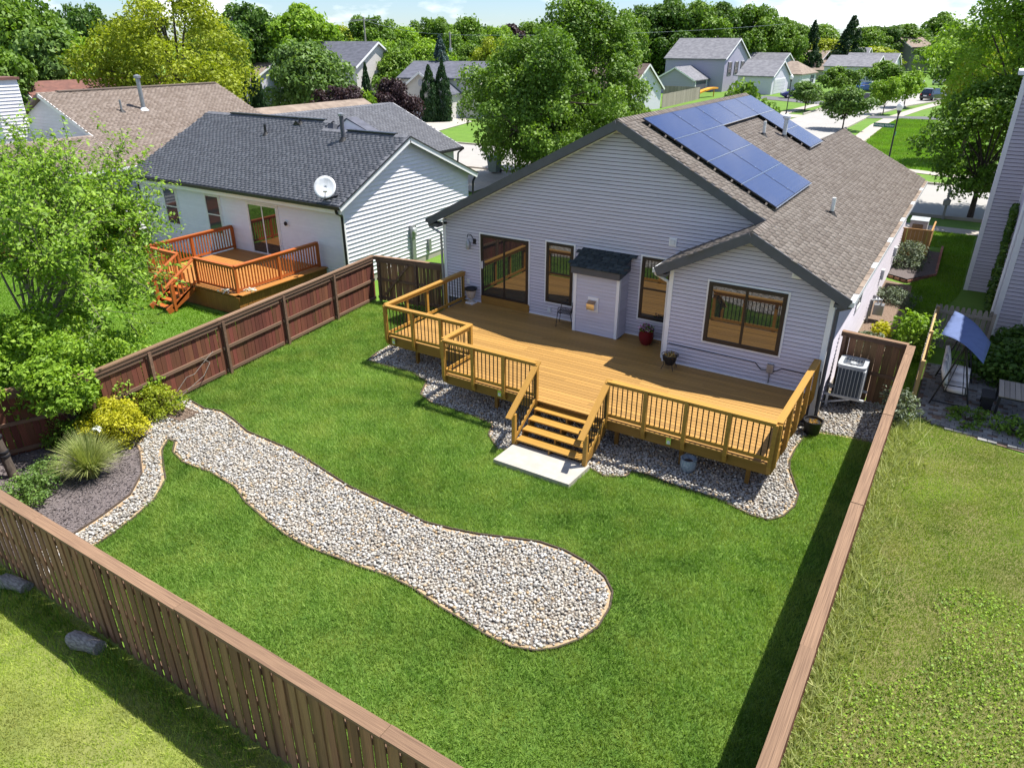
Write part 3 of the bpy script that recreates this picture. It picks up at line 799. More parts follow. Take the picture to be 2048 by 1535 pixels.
# neighbours' ground and grass
RIGHTYARD = [(13.98, -19), (27, -19), (27, -.2), (16.9, -.2), (14.9, .35), (14.0, .35)]
sheet('right_lawn_ground', RIGHTYARD, .003, 'rough_soil')
grass('rough_lawn', 'grass_rough', (13.98, 23, -17, .35), 3000, [RIGHTYARD], [], .028, .062, .012, 21, zf=lambda x, y: np.full(len(x), .003), patch=.4)
LEFTOUT = [(-6, -24), (13.9, -24), (13.9, -14.78), (-6, -14.78)]
sheet('outer_lawn_ground', LEFTOUT, .003, 'dry_soil')
grass('outer_lawn', 'grass_dry', (-1, 9.5, -18.6, -14.84), 2600, [LEFTOUT], [], .03, .065, .012, 31, zf=lambda x, y: np.full(len(x), .003), patch=.4)
LEFTYARD = [(-3.5, .4), (-3.05, -4.6), (-2.5, -9.8), (-4, -14), (-22, -14), (-22, .4)]
grass('neighbour_lawn', 'grass_front', (-20, -2.5, -12, .4), 850, [LEFTYARD], [[(-12, -3.9), (-6, -3.9), (-6, 1), (-12, 1)]], .05, .10, .020, 41, zf=lambda x, y: np.full(len(x), -.02))
SIDE = [(13.3, 1.2), (14.25, 1.2), (14.25, 8), (14.9, 11.8), (15.0, 20.8), (12.6, 20.8), (13.3, 11)]
grass('side_lawn', 'grass_front', (12.5, 15.1, 1, 20.8), 1300, [SIDE], [[(12.2, 12.2), (13.1, 11.8), (13.95, 13.3), (13.9, 17.7), (12.2, 17.7)]], .05, .10, .016, 51, zf=lambda x, y: ground_z(x, y) - .02)
FRONT = [(5.3, 46), (5.2, 56), (5.0, 70), (5.3, 79.4), (9.5, 79.4), (14.4, 79), (14.4, 39.4), (9, 40.8)]
grass('corner_lawn', 'grass_front', (4.5, 14.5, 39, 79), 260, [FRONT], [], .07, .13, .045, 61, zf=lambda x, y: np.full(len(x), .46))

# ------------------------------------------------------------------ stones
def stone_protos(k=6):
    import bmesh
    out = []
    for i in range(k):
        bm = bmesh.new(); bmesh.ops.create_icosphere(bm, subdivisions=1, radius=1.0)
        rr = random.Random(i + 5); ax = Vector((1, rr.uniform(.62, .9), rr.uniform(.45, .68)))
        cuts = [(Vector((rr.uniform(-1, 1), rr.uniform(-1, 1), rr.uniform(-1, 1))).normalized(), rr.uniform(.62, .85)) for _ in range(5)]
        for v in bm.verts:
            c = v.co * (1 + rr.uniform(-.07, .07))
            for n, d in cuts:
                if c.dot(n) > d: c = c - n * (c.dot(n) - d) * .85
            v.co = Vector((c.x * ax.x, c.y * ax.y, c.z * ax.z))
        bmesh.ops.triangulate(bm, faces=bm.faces)
        out.append((np.array([v.co[:] for v in bm.verts]), np.array([[v.index for v in f.verts] for f in bm.faces]))); bm.free()
    return out
SP = stone_protos()
SPM = [npmesh('stone', v, f, np.zeros(len(f)), smooth=False, mats='stone') for v, f in SP]
def stones(parent, poly, bounds, sp, inset, seed, keep=None, nparts=300, rmin=.023, rmax=.047, z0=.012):
    rg = np.random.default_rng(seed); x0, x1, y0, y1 = bounds
    X = []; Y = []; Z = []
    for layer in range(2):
        s_ = sp * (1 if layer == 0 else 1.12)
        gx_, gy_ = np.meshgrid(np.arange(x0, x1, s_), np.arange(y0, y1, s_ * .87)); gx_ = gx_ + (np.arange(gx_.shape[0]) % 2)[:, None] * s_ / 2
        x = gx_.ravel() + rg.uniform(-.34, .34, gx_.size) * s_; y = gy_.ravel() + rg.uniform(-.34, .34, gx_.size) * s_
        k = inpoly(x, y, poly); x = x[k]; y = y[k]
        k = edgedist(x, y, poly) > inset * rg.uniform(.6, 1.35, len(x)); x = x[k]; y = y[k]
        if keep is not None: k = keep(x, y); x = x[k]; y = y[k]
        if layer: k = rg.random(len(x)) < .62; x = x[k]; y = y[k]
        X.append(x); Y.append(y); Z.append(np.full(len(x), z0 + .012 + layer * .030))
    x = np.concatenate(X); y = np.concatenate(Y); z = np.concatenate(Z); n = len(x)
    r = rg.uniform(rmin, rmax, n) * np.where(rg.random(n) < .12, 1.25, 1); a = rg.uniform(0, 6.283, n); tx = rg.normal(0, .25, n); ty = rg.normal(0, .25, n); pi_ = rg.integers(0, len(SP), n); tone = rg.random(n)
    d = np.sqrt((x - CAM[0]) ** 2 + (y - CAM[1]) ** 2); order = np.argsort(d - 30 * (z > z0 + .03)); near = set(order[:nparts].tolist())
    Vs = []; Fs = []; Rn = []; base = 0
    from mathutils import Euler
    for i in range(n):
        rot = Euler((tx[i], ty[i], a[i])).to_matrix()
        if i in near:
            o = link('stone', SPM[pi_[i]], parent, (x[i], y[i], z[i]), (tx[i], ty[i], a[i]), (r[i],) * 3); continue
        v, f = SP[pi_[i]]
        Vs.append((v * r[i]) @ np.array(rot.transposed()) + np.array([x[i], y[i], z[i]])); Fs.append(f + base); base += len(v); Rn.append(np.full(len(f), tone[i]))
    o = link('gravel', npmesh('gravel', np.concatenate(Vs), np.concatenate(Fs), np.concatenate(Rn), smooth=False, mats='stone'), parent); o['kind'] = 'stuff'
    return n
ns1 = stones(river_bed, RIVER, (-2.4, 11, -14.7, -8.6), .062, .07, 3)
def bedkeep(x, y):
    deep = inpoly(x, y, [(1.6, .2), (1.6, -2.9), (4.6, -2.9), (4.6, -4.0), (11.2, -4.2), (11.2, 0)])
    return ~deep & ~inpoly(x, y, SLAB)
ns2 = stones(deck_bed, BED, (-.3, 13.95, -6.6, .95), .066, .05, 4, keep=bedkeep)
# mulch chips
rg = np.random.default_rng(9)
x = rg.uniform(-3.8, 1.2, 9000); y = rg.uniform(-14.6, -10, 9000); k = inpoly(x, y, MULCH); x = x[k]; y = y[k]
v, f, rn = leaves(np.stack([x, y, np.full(len(x), .03) + rg.uniform(0, .02, len(x))], 1), np.tile([0, 0, 1.], (len(x), 1)), .06, rg, rg.random(len(x)), up=1.0, jit=.5, asp=.3, sizevar=.5)
o = link('mulch_chips', npmesh('mulch_chips', v, f, rn, mats='chips')); o['kind'] = 'stuff'

# ================================================================== MAIN HOUSE
ZD = 0.85                                    # deck level
SL = 0.513                                   # roof slope
RIDGE = 6.82
rz = lambda x: RIDGE - SL * abs(x - 6.1)     # main roof top
house = thing('house', 'lavender grey single storey house with solar panels, behind the big wooden deck', 'house', (6.1, 6, 0))
wb = MB()
wb.prism([(.0, 0, -.1), (12.3, 0, -.1), (12.3, 0, rz(12.3) - .22), (6.1, 0, RIDGE - .22), (0, 0, rz(0) - .22)], (0, 11.3, 0))
wb.prism([(8.32, -1.33, -.1), (12.3, -1.33, -.1), (12.3, -1.33, rz(12.3) - .22), (10.28, -1.33, 4.46), (8.32, -1.33, 3.45)], (0, 1.33, 0))
wb.prism([(5.9, 11.3, -.1), (12.3, 11.3, -.1), (12.3, 11.3, rz(12.3) - .22), (9.15, 11.3, 5.03), (5.9, 11.3, 3.4)], (0, 4.8, 0))
wb.build('wall', 'lap_shadow_backing', house)
LOWZ = ZD + .01
apexz = RIDGE - .24
def ml(z): return max(.10, 6.1 - (apexz - z) / SL) if z > 3.44 else .10
def mr(z): return min(12.2, 6.1 + (apexz - z) / SL)
siding(house, 'siding_lavender', (0, 0, 0), (1, 0, 0), (0, -1, 0), LOWZ, apexz - .02, .1035, ml,
       lambda z: mr(z) if z > 4.62 else min(mr(z), 8.30 if z < 3.6 else 10.2),
       holes=[(5.2, 6.6, 0, 2.9)], split=3.6, rgs=4)
bap = 4.48
siding(house, 'siding_lavender', (8.32, -1.33, 0), (1, 0, 0), (0, -1, 0), LOWZ, bap - .02, .1035,
       lambda z: .09 if z < 3.44 else max(.09, 1.96 - (bap - z) / .52), lambda z: 3.89 if z < 3.48 else min(3.89, 1.96 + (bap - z) / .513), split=3.0, rgs=8)
siding(house, 'siding_lavender', (12.3, -1.33, 0), (0, 1, 0), (1, 0, 0), .25, 3.42, .1035, lambda z: .09, lambda z: 17.3, split=6, rgs=9)
def trimbox(name, m, *a, parent=None, label=None): return MB().box(*a).build(name, m, parent or house, label=label)
trimbox('corner_trim', 'trim_white', -.02, .095, -.038, .10, .1, 3.42)
trimbox('corner_trim', 'trim_white', 8.30, 8.41, -1.368, -1.23, ZD - .3, 3.40)
trimbox('corner_trim', 'trim_white', 12.215, 12.338, -1.368, -1.24, .1, 3.40)
trimbox('base_trim', 'trim_white',   .1, 8.3, -.040, 0, ZD + .004, ZD + .03)
trimbox('base_trim', 'trim_white', 8.42, 12.21, -1.370, -1.33, ZD + .004, ZD + .03)
# foundation seen beside the deck
trimbox('foundation', 'concrete', 12.18, 12.335, -1.345, 16, -.05, .26)
# roofs
OV = .32; EX = 12.62; TH = .17
rb = MB()
def slab(poly2, zf, th=TH):
    rb.prism([(x, y, zf(x, y) - th) for x, y in poly2], (0, 0, th))
slab([(6.1, -OV), (6.1, 11.5), (-.36, 11.5), (-.36, -OV)], lambda x, y: rz(x))
slab([(6.1, -OV), (10.28, -OV), (10.28, -1.65), (EX, -1.65), (EX, 16.4), (9.15, 16.4), (9.15, 11.5), (6.1, 11.5)], lambda x, y: rz(x))
slab([(8.06, -1.65), (10.28, -1.65), (10.28, -.0), (8.06, -.0)], lambda x, y: rz(10.28) - .52 * (10.28 - x))
slab([(5.6, 11.5), (9.15, 11.5), (9.15, 16.4), (5.6, 16.4)], lambda x, y: rz(9.15) - .513 * (9.15 - x))
roof = rb.build('roof', 'sheet_brown', house)
sl_len = math.hypot(1, SL)
def t_main(a, b):        # a: along y from -1.65, b: along slope from the eave
    y = a - 1.65; x = EX - b / sl_len
    k = (x > 6.16) & (x < EX) & (y < 16.3) & (y > -1.62)
    k &= ~((x < 10.35) & (y < -.28)); k &= ~((x < 9.22) & (y > 11.45))
    pan = ((x < 7.25) & (y > .95) & (y < 10.8)) | ((x < 10.1) & (y > 1.0) & (y < 4.5)) | ((x < 9.1) & (y > 9.3) & (y < 10.8))
    return k & ~pan
sdir = Vector((-1, 0, SL)).normalized()
shingles(roof, 'brown', (EX + .015, -1.65, rz(EX) - .002), (0, 1, 0), tuple(sdir), t_main, 18.1, 7.6, seed=12)
shingles(roof, 'brown', (8.05, -1.65, rz(10.28) - .52 * 2.23), (0, 1, 0), tuple(Vector((1, 0, .52)).normalized()), lambda a, b: (a > 0.02) & (a < 1.3) & (b < 2.45), 1.65, 2.5, nparts=60, seed=13)
def ridge_caps(y0, y1, x, z, m='tab_brown', par=None, st=.2):
    y = y0
    me = None
    while y < y1:
        if me is None:
            b = MB().add([(-.15, 0, -.072), (0, 0, .012), (.15, 0, -.072), (-.15, .24, -.088), (0, .24, -.004), (.15, .24, -.088)], [(0, 1, 4, 3), (1, 2, 5, 4), (0, 2, 1)])
            me = bpy.data.meshes.new('ridge_cap'); me.from_pydata(b.v, [], b.f); me.materials.append(M[m])
            a = me.attributes.new('rnd', 'FLOAT', 'FACE')
        link('ridge_cap', me, par or roof, (x, y, z + .03)); y += st
ridge_caps(-.3, 11.3, 6.1, RIDGE); ridge_caps(-1.62, -.1, 10.28, rz(10.28)); ridge_caps(11.8, 16.2, 9.15, rz(9.15))
# rake boards (slate fascia) with soffit returns
def rake(p, q, hh=.235, name='rake_board', m='trim_slate', wd=.035): MB().beam(p, q, wd, hh).build(name, m, roof)
fz = .115
rake((-.40, -OV - .02, rz(-.40) - fz), (6.1, -OV - .02, RIDGE - fz)); rake((6.1, -OV - .022, RIDGE - fz), (10.5, -OV - .022, rz(10.5) - fz))
rake((8.02, -1.67, rz(10.28) - .52 * 2.26 - fz), (10.28, -1.67, rz(10.28) - fz)); rake((10.28, -1.672, rz(10.28) - fz), (EX + .04, -1.672, rz(EX + .04) - fz))
MB().box(-.38, -.02, -.31, 0, rz(-.36) - .29, rz(-.36) - .17).build('eave_return', 'trim_slate', roof)
MB().box(12.33, EX + .02, -1.655, -1.2, rz(EX) - .25, rz(EX) - .172).build('eave_return', 'trim_slate', roof)
MB().box(8.06, 8.30, -1.655, -1.3, rz(10.28) - .52 * 2.23 - .25, rz(10.28) - .52 * 2.23 - .172).build('eave_return', 'trim_slate', roof)
# thin white bead under the rakes
for p, q in (((.0, -.03, rz(0) - .25), (6.1, -.03, RIDGE - .25)), ((6.1, -.032, RIDGE - .25), (10.2, -.032, rz(10.2) - .25)), ((8.35, -1.362, 3.44), (10.28, -1.362, bap)), ((10.28, -1.364, bap), (12.28, -1.364, 3.44))):
    MB().beam(p, q, .03, .03).build('rake_bead', 'trim_white', house)
# gutters with leaf guards on the right eave
gb = MB().box(EX + .01, EX + .13, -1.66, 16.4, rz(EX) - .19, rz(EX) - .065).build('gutter', 'metal_white', roof)
for i in range(29):
    y = -1.6 + i * .62
    MB().box(EX - .03, EX + .125, y, y + .57, rz(EX) - .062, rz(EX) - .052).build('gutter_guard', 'roof_far_tan' if i % 5 else 'metal_white', gb)
MB().box(7.93, 8.04, -1.66, -.05, rz(10.28) - .52 * 2.23 - .17, rz(10.28) - .52 * 2.23 - .06).build('gutter', 'metal_white', roof)
MB().box(-.5, -.375, -.33, 11.4, rz(-.36) - .17, rz(-.36) - .06).build('gutter', 'trim_slate', roof)
MB().tube([(-.43, -.22, 3.33), (-.43, -.2, 3.18), (-.07, -.08, 2.98), (-.055, -.07, .1)], .04, 8).build('downspout', 'metal_grey', house, True)
MB().tube([(EX + .06, -1.5, 3.36), (EX + .06, -1.48, 3.24), (12.40, -1.34, 3.08), (12.385, -1.32, .12), (12.5, -1.5, .06)], .045, 8).build('downspout', 'trim_slate', house, True)
MB().tube([(7.98, -1.55, 3.40), (7.98, -1.53, 3.28), (8.26, -1.30, 3.05), (8.265, -1.28, .9)], .04, 8).build('downspout', 'metal_white', house, True)
# roof pipes
for x, y, hgt, r_, m_, cap in ((8.05, 7.2, .45, .05, 'pvc', 0), (8.4, 8.66, .72, .07, 'metal_white', 1), (11.15, 3.6, .46, .055, 'pvc', 0)):
    z = rz(x)
    b = MB().cyl((x, y, z - .05), (x, y, z + hgt), r_, r_, 12)
    p = b.build('vent_pipe', m_, roof, True)
    MB().lathe((x, y, z - .06), [(r_ + .11, 0), (r_ + .06, .05), (r_ + .012, .15)], 12).build('flashing', 'black_rubber', p, True)
    if cap: MB().lathe((x, y, z + hgt - .12), [(r_ + .01, 0), (r_ + .06, .02), (r_ + .06, .10), (r_ + .02, .14), (.02, .17)], 14).build('cap', 'metal_white', p, True)
# windows and door
def slider(x0, x1, z0, z1):
    o = window(house, 'x', x0, x1, z0, z1, 0, -1, split='v', fw=.085, proud=.06, name='sliding_door', trim='trim_white')
    MB().box(x0 + .05, x0 + .085, -.10, -.058, z0 + .92, z0 + 1.16).build('handle', 'trim_white', o)
    return o
slider(1.48, 3.26, 1.12, 3.15)
trimbox('sill_board', 'fascia_wood', 1.46, 3.30, -.05, 0, ZD + .005, 1.115)
window(house, 'x', 3.9, 4.82, 1.36, 3.23, 0, -1, split='h', fw=.085, proud=.06, trim='trim_white')
window(house, 'x', 7.0, 7.88, 1.42, 3.24, 0, -1, split='h', fw=.085, proud=.06, trim='trim_white')
window(house, 'x', 9.36, 11.27, 1.68, 3.27, -1.33, -1, split='v', fw=.095, proud=.07, trim='trim_white')
# blinds behind the lower panes are part of the dark look; a side window on the right flank
window(house, 'y', 3.2, 4.1, 1.6, 2.9, 12.3, 1, split='h', m='frame_white')
# small wall vents
for x, y, z in ((7.83, 0, 3.76), (11.38, -1.33, 3.79)):
    o = MB().box(x - .105, x + .105, y - .05, y, z - .115, z + .115).build('wall_vent', 'trim_white', house)
    MB().box(x - .065, x + .065, y - .075, y - .051, z - .06, z + .07).build('vent_hood', 'metal_white', o)
# fireplace chase with its own little roof
cx0, cx1, cy = 5.2, 6.6, -.62
ch = MB().box(cx0, cx1, cy, 0, ZD, 2.72).build('chimney_chase', 'siding_lavender', house)
siding(ch, 'siding_lavender', (cx0, cy, 0), (1, 0, 0), (0, -1, 0), LOWZ, 2.70, .1035, lambda z: .07, lambda z: 1.33, rgs=3)
siding(ch, 'siding_lavender', (cx1, cy, 0), (0, 1, 0), (1, 0, 0), LOWZ, 2.90, .1035, lambda z: .07, lambda z: .6, rgs=3)
for x in (cx0 - .022, cx1 - .068): MB().box(x, x + .09, cy - .036, cy + .07, ZD + .003, 2.69).build('corner_trim', 'trim_white', ch)
MB().prism([(cx0 - .06, -.02, 3.17), (cx0 - .06, cy - .16, 2.86), (cx0 - .06, cy - .16, 2.66), (cx0 - .06, -.02, 2.76)], (cx1 - cx0 + .12, 0, 0)).build('fascia', 'trim_slate', ch)
cu = Vector((0, .56 + .2, .31)).normalized()
cr_ = MB().prism([(cx0 - .09, -.0, 3.215), (cx0 - .09, cy - .19, 2.875), (cx0 - .09, cy - .19, 2.855), (cx0 - .09, -.0, 3.165)], (cx1 - cx0 + .18, 0, 0)).build('chase_roof', 'sheet_dark', house)
shingles(cr_, 'dark', (cx0 - .1, cy - .21, 2.872), (1, 0, 0), tuple(Vector((0, .81, .34)).normalized()), lambda a, b: (a > 0) & (a < 1.65) & (b < .86), 1.6, .85, nparts=80, seed=31)
o = MB().box(5.66, 6.00, cy - .045, cy - .004, 1.56, 2.0).build('vent_plate', 'trim_white', ch)
MB().prism([(5.70, cy - .036, 1.66), (5.70, cy - .20, 1.66), (5.70, cy - .22, 1.84), (5.70, cy - .036, 1.93)], (.25, 0, 0)).build('exhaust_cap', 'chrome', o)
# wall lamp
lp = MB().box(1.17, 1.29, -.03, 0, 2.78, 2.96).build('wall_lamp', 'metal_dark', house)
MB().tube([(1.2, -.03, 2.92), (1.16, -.12, 3.10), (1.10, -.20, 3.12), (1.08, -.22, 3.02)], .012, 6).build('arm', 'metal_dark', lp)
MB().lathe((1.1, -.20, 2.62), [(.02, 0), (.075, .03), (.085, .20), (.03, .32), (.012, .36)], 12).build('lantern', 'metal_grey', lp, True)
# camera, outlets, cable
MB().box(.06, .14, -.1, 0, 3.30, 3.37).build('eave_camera', 'plastic_black', house)
o = MB().box(.90, 1.0, -.045, 0, 1.42, 1.58).build('outlet_cover', 'pvc', house)
MB().box(3.98, 4.10, -.06, 0, 1.02, 1.16).build('outlet_cover', 'metal_white', house)
o = MB().box(11.06, 11.22, -1.42, -1.33, 1.20, 1.42).build('utility_box', 'metal_grey', house)
MB().tube([(11.14, -1.38, 1.2), (11.14, -1.38, .9)], .018, 6).build('conduit', 'metal_grey', o)
MB().tube([(8.45, -1.375, 1.40), (10.75, -1.375, 1.38), (10.92, -1.375, 1.22), (11.08, -1.39, 1.24)], .011, 5).build('cable', 'cable', o)
MB().tube([(11.2, -1.39, 1.22), (11.42, -1.375, 1.36), (12.2, -1.375, 1.35)], .011, 5).build('cable', 'cable', o)
MB().tube([(12.31, -1.37, 1.5), (12.34, -1.40, 1.15), (12.36, -1.42, .55), (12.5, -1.45, .2)], .012, 5).build('cable', 'cable', house)

# ------------------------------------------------------------------ solar array
pz = lambda x: RIDGE + .13 - SL * (x - 6.1)
arr = thing('solar_array', 'blue solar array of thirteen panels bolted round two roof pipes', 'solar array', (8.2, 5, rz(8.2)))
XS = [6.40, 7.36, 8.32, 9.28, 10.24]; YS = [.64, 2.72, 4.80, 6.88, 8.96, 11.04]
cells = [(0, j) for j in range(5)] + [(i, j) for i in (1, 2, 3) for j in (0, 1)] + [(1, 4), (2, 4)]
sl = Vector((1, 0, -SL)).normalized(); nn = Vector((SL, 0, 1)).normalized(); rt = -math.atan(SL)
for i, j in cells:
    xa, xb = XS[i] + .006, XS[i + 1] - .006; ya, yb = YS[j] + .008, YS[j + 1] - .008
    c = Vector(((xa + xb) / 2, (ya + yb) / 2, pz((xa + xb) / 2)))
    wd = (xb - xa) * sl_len
    p = link('solar_panel', ubox('metal_dark'), arr, c, (0, -rt, 0), (wd, yb - ya, .036))
    # glass face: an own mesh in the panel's unit space
    q = MB().box(-.485, .485, -.493, .493, .5, .62)
    me = bpy.data.meshes.new('cell_glass'); me.from_pydata(q.v, [], q.f); me.materials.append(M['solar'])
    o = bpy.data.objects.new('cell_glass', me); COL.objects.link(o); o.parent = p
def onp(x, y, d): return Vector((x, y, pz(x))) + nn * d
for x, ya, yb in ((7.36, .64, 11.04), (8.32, .64, 4.8), (9.28, .64, 4.8), (8.32, 8.96, 11.04)):
    MB().beam(onp(x, ya, .012), onp(x, yb, .012), .025, .03, nn).build('seam_strip', 'chrome', arr)
MB().beam(onp(10.25, .64, .0), onp(10.25, 4.8, .0), .02, .044, nn).build('edge_strip', 'chrome', arr)
MB().beam(onp(9.29, 8.96, .0), onp(9.29, 11.04, .0), .02, .044, nn).build('edge_strip', 'chrome', arr)
for i, j in cells:      # clamps at panel joints, feet under the near edge
    if j in (0, 1, 2, 3) and (i, j + 1) in cells:
        for fx in (.3, .75): 
            x = XS[i] + .96 * fx; c = onp(x, YS[j + 1], .03); link('clamp', ubox('chrome'), arr, c, (0, -rt, 0), (.05, .04, .03))
    if j == 0:
        for fx in (.25, .75):
            x = XS[i] + .96 * fx; c = onp(x, .69, -.075); link('mounting_foot', ubox('chrome'), arr, c, (0, -rt, 0), (.05, .07, .11))
for fx in (.3, .7):
    for a in (1, 2): 
        x = XS[a] + .96 * fx; link('mounting_foot', ubox('chrome'), arr, onp(x, 9.02, -.075), (0, -rt, 0), (.05, .07, .11))
for x in (6.65, 7.1, 7.6, 8.1, 8.55, 9.05, 9.5, 10.0):
    MB().beam(onp(x, .68, -.05), onp(x, 11.0 if x < 7.36 else 4.78, -.05), .04, .05, nn).build('rail', 'metal_dark', arr)

# ------------------------------------------------------------------ deck
deck = thing('deck', 'large golden brown wooden deck with black balusters and steps down to the lawn', 'deck', (6.4, -2.6, 0))
pw = .145; k = 0; y = -.012
rr = random.Random(5)
def lim(y):
    if y > -1.345: return .86, 8.30
    if y > -3.88: return .86, 12.12
    return 3.88, 12.12
while y > -5.12:
    y0 = y - pw + .007; ym = (y + y0) / 2; x0, x1 = lim(ym)
    cuts = [x0]
    xx = x0 + rr.choice((1.9, 2.9, 3.9, 4.6))
    while xx < x1 - .9: cuts.append(xx); xx += rr.choice((2.9, 3.7, 4.3, 4.9))
    cuts.append(x1)
    for a, b in zip(cuts[:-1], cuts[1:]):
        segs = [(a, b)]
        if ym > cy - .03:
            segs = []
            if a < cx0: segs.append((a, min(b, cx0 - .02)))
            if b > cx1: segs.append((max(a, cx1 + .03), b))
        for s0, s1 in segs:
            if s1 - s0 > .05: bx('plank', 'deck_wood', deck, ((s0 + s1) / 2, ym, ZD - .014 + rr.uniform(-.0012, .0012)), (s1 - s0 - .004, pw - .011, .028))
    y -= pw
def fascia(x0, y0, x1, y1, z=.70, h=.27):
    board('fascia_board', 'fascia_wood', deck, (x0, y0, z - .012), (x1, y1, z - .012), .04, h)
fascia(.80, -3.9, 3.86, -3.9); fascia(.80, 0, .80, -3.9); fascia(3.82, -3.88, 3.82, -5.10); fascia(3.82, -5.12, 6.62, -5.12); fascia(8.44, -5.12, 12.17, -5.12); fascia(12.17, -5.12, 12.17, -1.36)
fascia(6.62, -5.10, 8.44, -5.10)
for x, y in ((1.6, -3.6), (2.6, -3.6), (3.45, -3.6), (3.7, -3.75), (5.2, -4.8), (8.6, -4.8), (10.2, -4.8), (11.7, -4.8), (.95, -2.6), (12.0, -2.8)):
    bx('support_post', 'fascia_wood', deck, (x, y, .28), (.09, .09, .58))
balm = bpy.data.meshes.new('baluster'); b = MB().cyl((0, 0, -.5), (0, 0, .5), .0135, .0135, 8); balm.from_pydata(b.v, [], b.f); balm.materials.append(M['baluster_black'])
def rail(p, q, n, post0=True, post1=True, nb=7, m='rail_wood', zt=ZD + .95, out=(0, 0), par=deck, capw=.15, pdrop=.24):
    p = Vector((*p, 0)); q = Vector((*q, 0)); d = (q - p).normalized(); o = Vector((*out, 0))
    ang = math.atan2(d.y, d.x)
    def P(t, z, off=0): v = p.lerp(q, t) + o * off; return (v.x, v.y, z)
    for i in range(n + 1):
        if (i == 0 and not post0) or (i == n and not post1): continue
        t = i / n; c = P(t, 0, .065)
        tp = MB()          # post with a tapered foot outside the fascia
        w_ = .044
        z0 = ZD - pdrop
        vs = []
        for z, s_ in ((z0, .35), (z0 + .17, 1), (zt - .02, 1)):
            for a, bq in ((-1, -1), (1, -1), (1, 1), (-1, 1)):
                vv = Vector((c[0], c[1], z)) + d * (a * w_) + o * ((bq * w_) if bq < 0 else (w_ * (2 * s_ - 1)))
                vs.append(vv)
        tp.add(vs, [(0, 1, 2, 3), (8, 9, 10, 11)] + [(j * 4 + i2, j * 4 + (i2 + 1) % 4, j * 4 + 4 + (i2 + 1) % 4, j * 4 + 4 + i2) for j in (0, 1) for i2 in range(4)])
        tp.build('post', m, par)
    board('cap_rail', m, par, P(0, zt, .03), P(1, zt, .03), capw, .036)
    board('under_rail', m, par, P(0, zt - .065, .0), P(1, zt - .065, .0), .04, .085)
    board('bottom_rail', m, par, P(0, ZD + .085, .0), P(1, ZD + .085, .0), .04, .085)
    hgt = (zt - .10) - (ZD + .125)
    for i in range(n):
        for j in range(nb):
            t = (i + (j + .9) / (nb + .8)) / n; c = P(t, ZD + .125 + hgt / 2, 0)
            link('baluster', balm, par, c, (0, 0, 0), (1, 1, hgt))
rail((.80, -.03), (.80, -3.92), 4, out=(-1, 0), nb=6)
rail((.80, -3.92), (3.82, -3.92), 3, out=(0, -1), nb=7)
rail((3.82, -3.92), (3.82, -5.14), 1, out=(-1, 0), nb=5, post1=False)
rail((3.82, -5.14), (6.60, -5.14), 3, out=(0, -1), nb=7)
rail((8.46, -5.14), (12.17, -5.14), 4, out=(0, -1), nb=7)
rail((12.17, -5.14), (12.17, -1.42), 4, out=(1, 0), nb=4)
# steps
for k in range(4):
    zt = .12 + (k + 1) * .146 - .02; yf = -6.23 + k * .275
    for j in range(2): bx('tread', 'rail_wood', deck, (7.53, yf + .07 + j * .142, zt), (1.72, .138, .034))
for x in (6.66, 7.53, 8.40):
    st = MB()
    pts = [(x, -6.24, .12)]
    for k in range(4): pts += [(x, -6.22 + k * .275, .12 + (k + 1) * .146 - .038), (x, -6.22 + (k + 1) * .275, .12 + (k + 1) * .146 - .038)]
    pts += [(x, -5.12, .45), (x, -5.75, .12)]
    st.prism(pts, (.04, 0, 0)); st.build('stringer', 'fascia_wood', deck)
for x, sgn in ((6.60, -1), (8.46, 1)):
    bx('post', 'rail_wood', deck, (x, -6.2, .50), (.09, .09, .80))
    a = Vector((x, -5.12, 1.83)); e = Vector((x, -6.46, 1.83 - 1.34 * .70))
    board('cap_rail', 'rail_wood', deck, a, e, .15, .036)
    board('under_rail', 'rail_wood', deck, a + Vector((0, 0, -.075)), a.lerp(e, .86) + Vector((0, 0, -.075)), .04, .085)
    board('bottom_rail', 'rail_wood', deck, (x, -5.16, .92), (x, -6.2, .23), .04, .09)
    for j in range(7):
        t = (j + .8) / 7.8; yy = -5.16 - t * 1.0; zb = .95 - t * .67; ztp = 1.83 - (yy + 5.12) * -.70 - .1
        link('baluster', balm, deck, (x, yy, (zb + ztp) / 2), (0, 0, 0), (1, 1, ztp - zb))
# post lights on the fascia
for x, y in ((1.05, -3.95), (5.55, -5.17), (10.0, -5.17)):
    o = MB().box(x - .055, x + .055, y - .05, y + .005, .66, .82).build('deck_light', 'chrome', deck)
    MB().box(x - .035, x + .035, y - .058, y - .051, .675, .75).build('lens', 'metal_white', o)
slab_o = MB().prism([(x, y, -.05) for x, y in SLAB], (0, 0, .17)).build('concrete_slab', 'concrete', None, loc=(7.56, -6.6, 0))
slab_o['kind'] = 'structure'

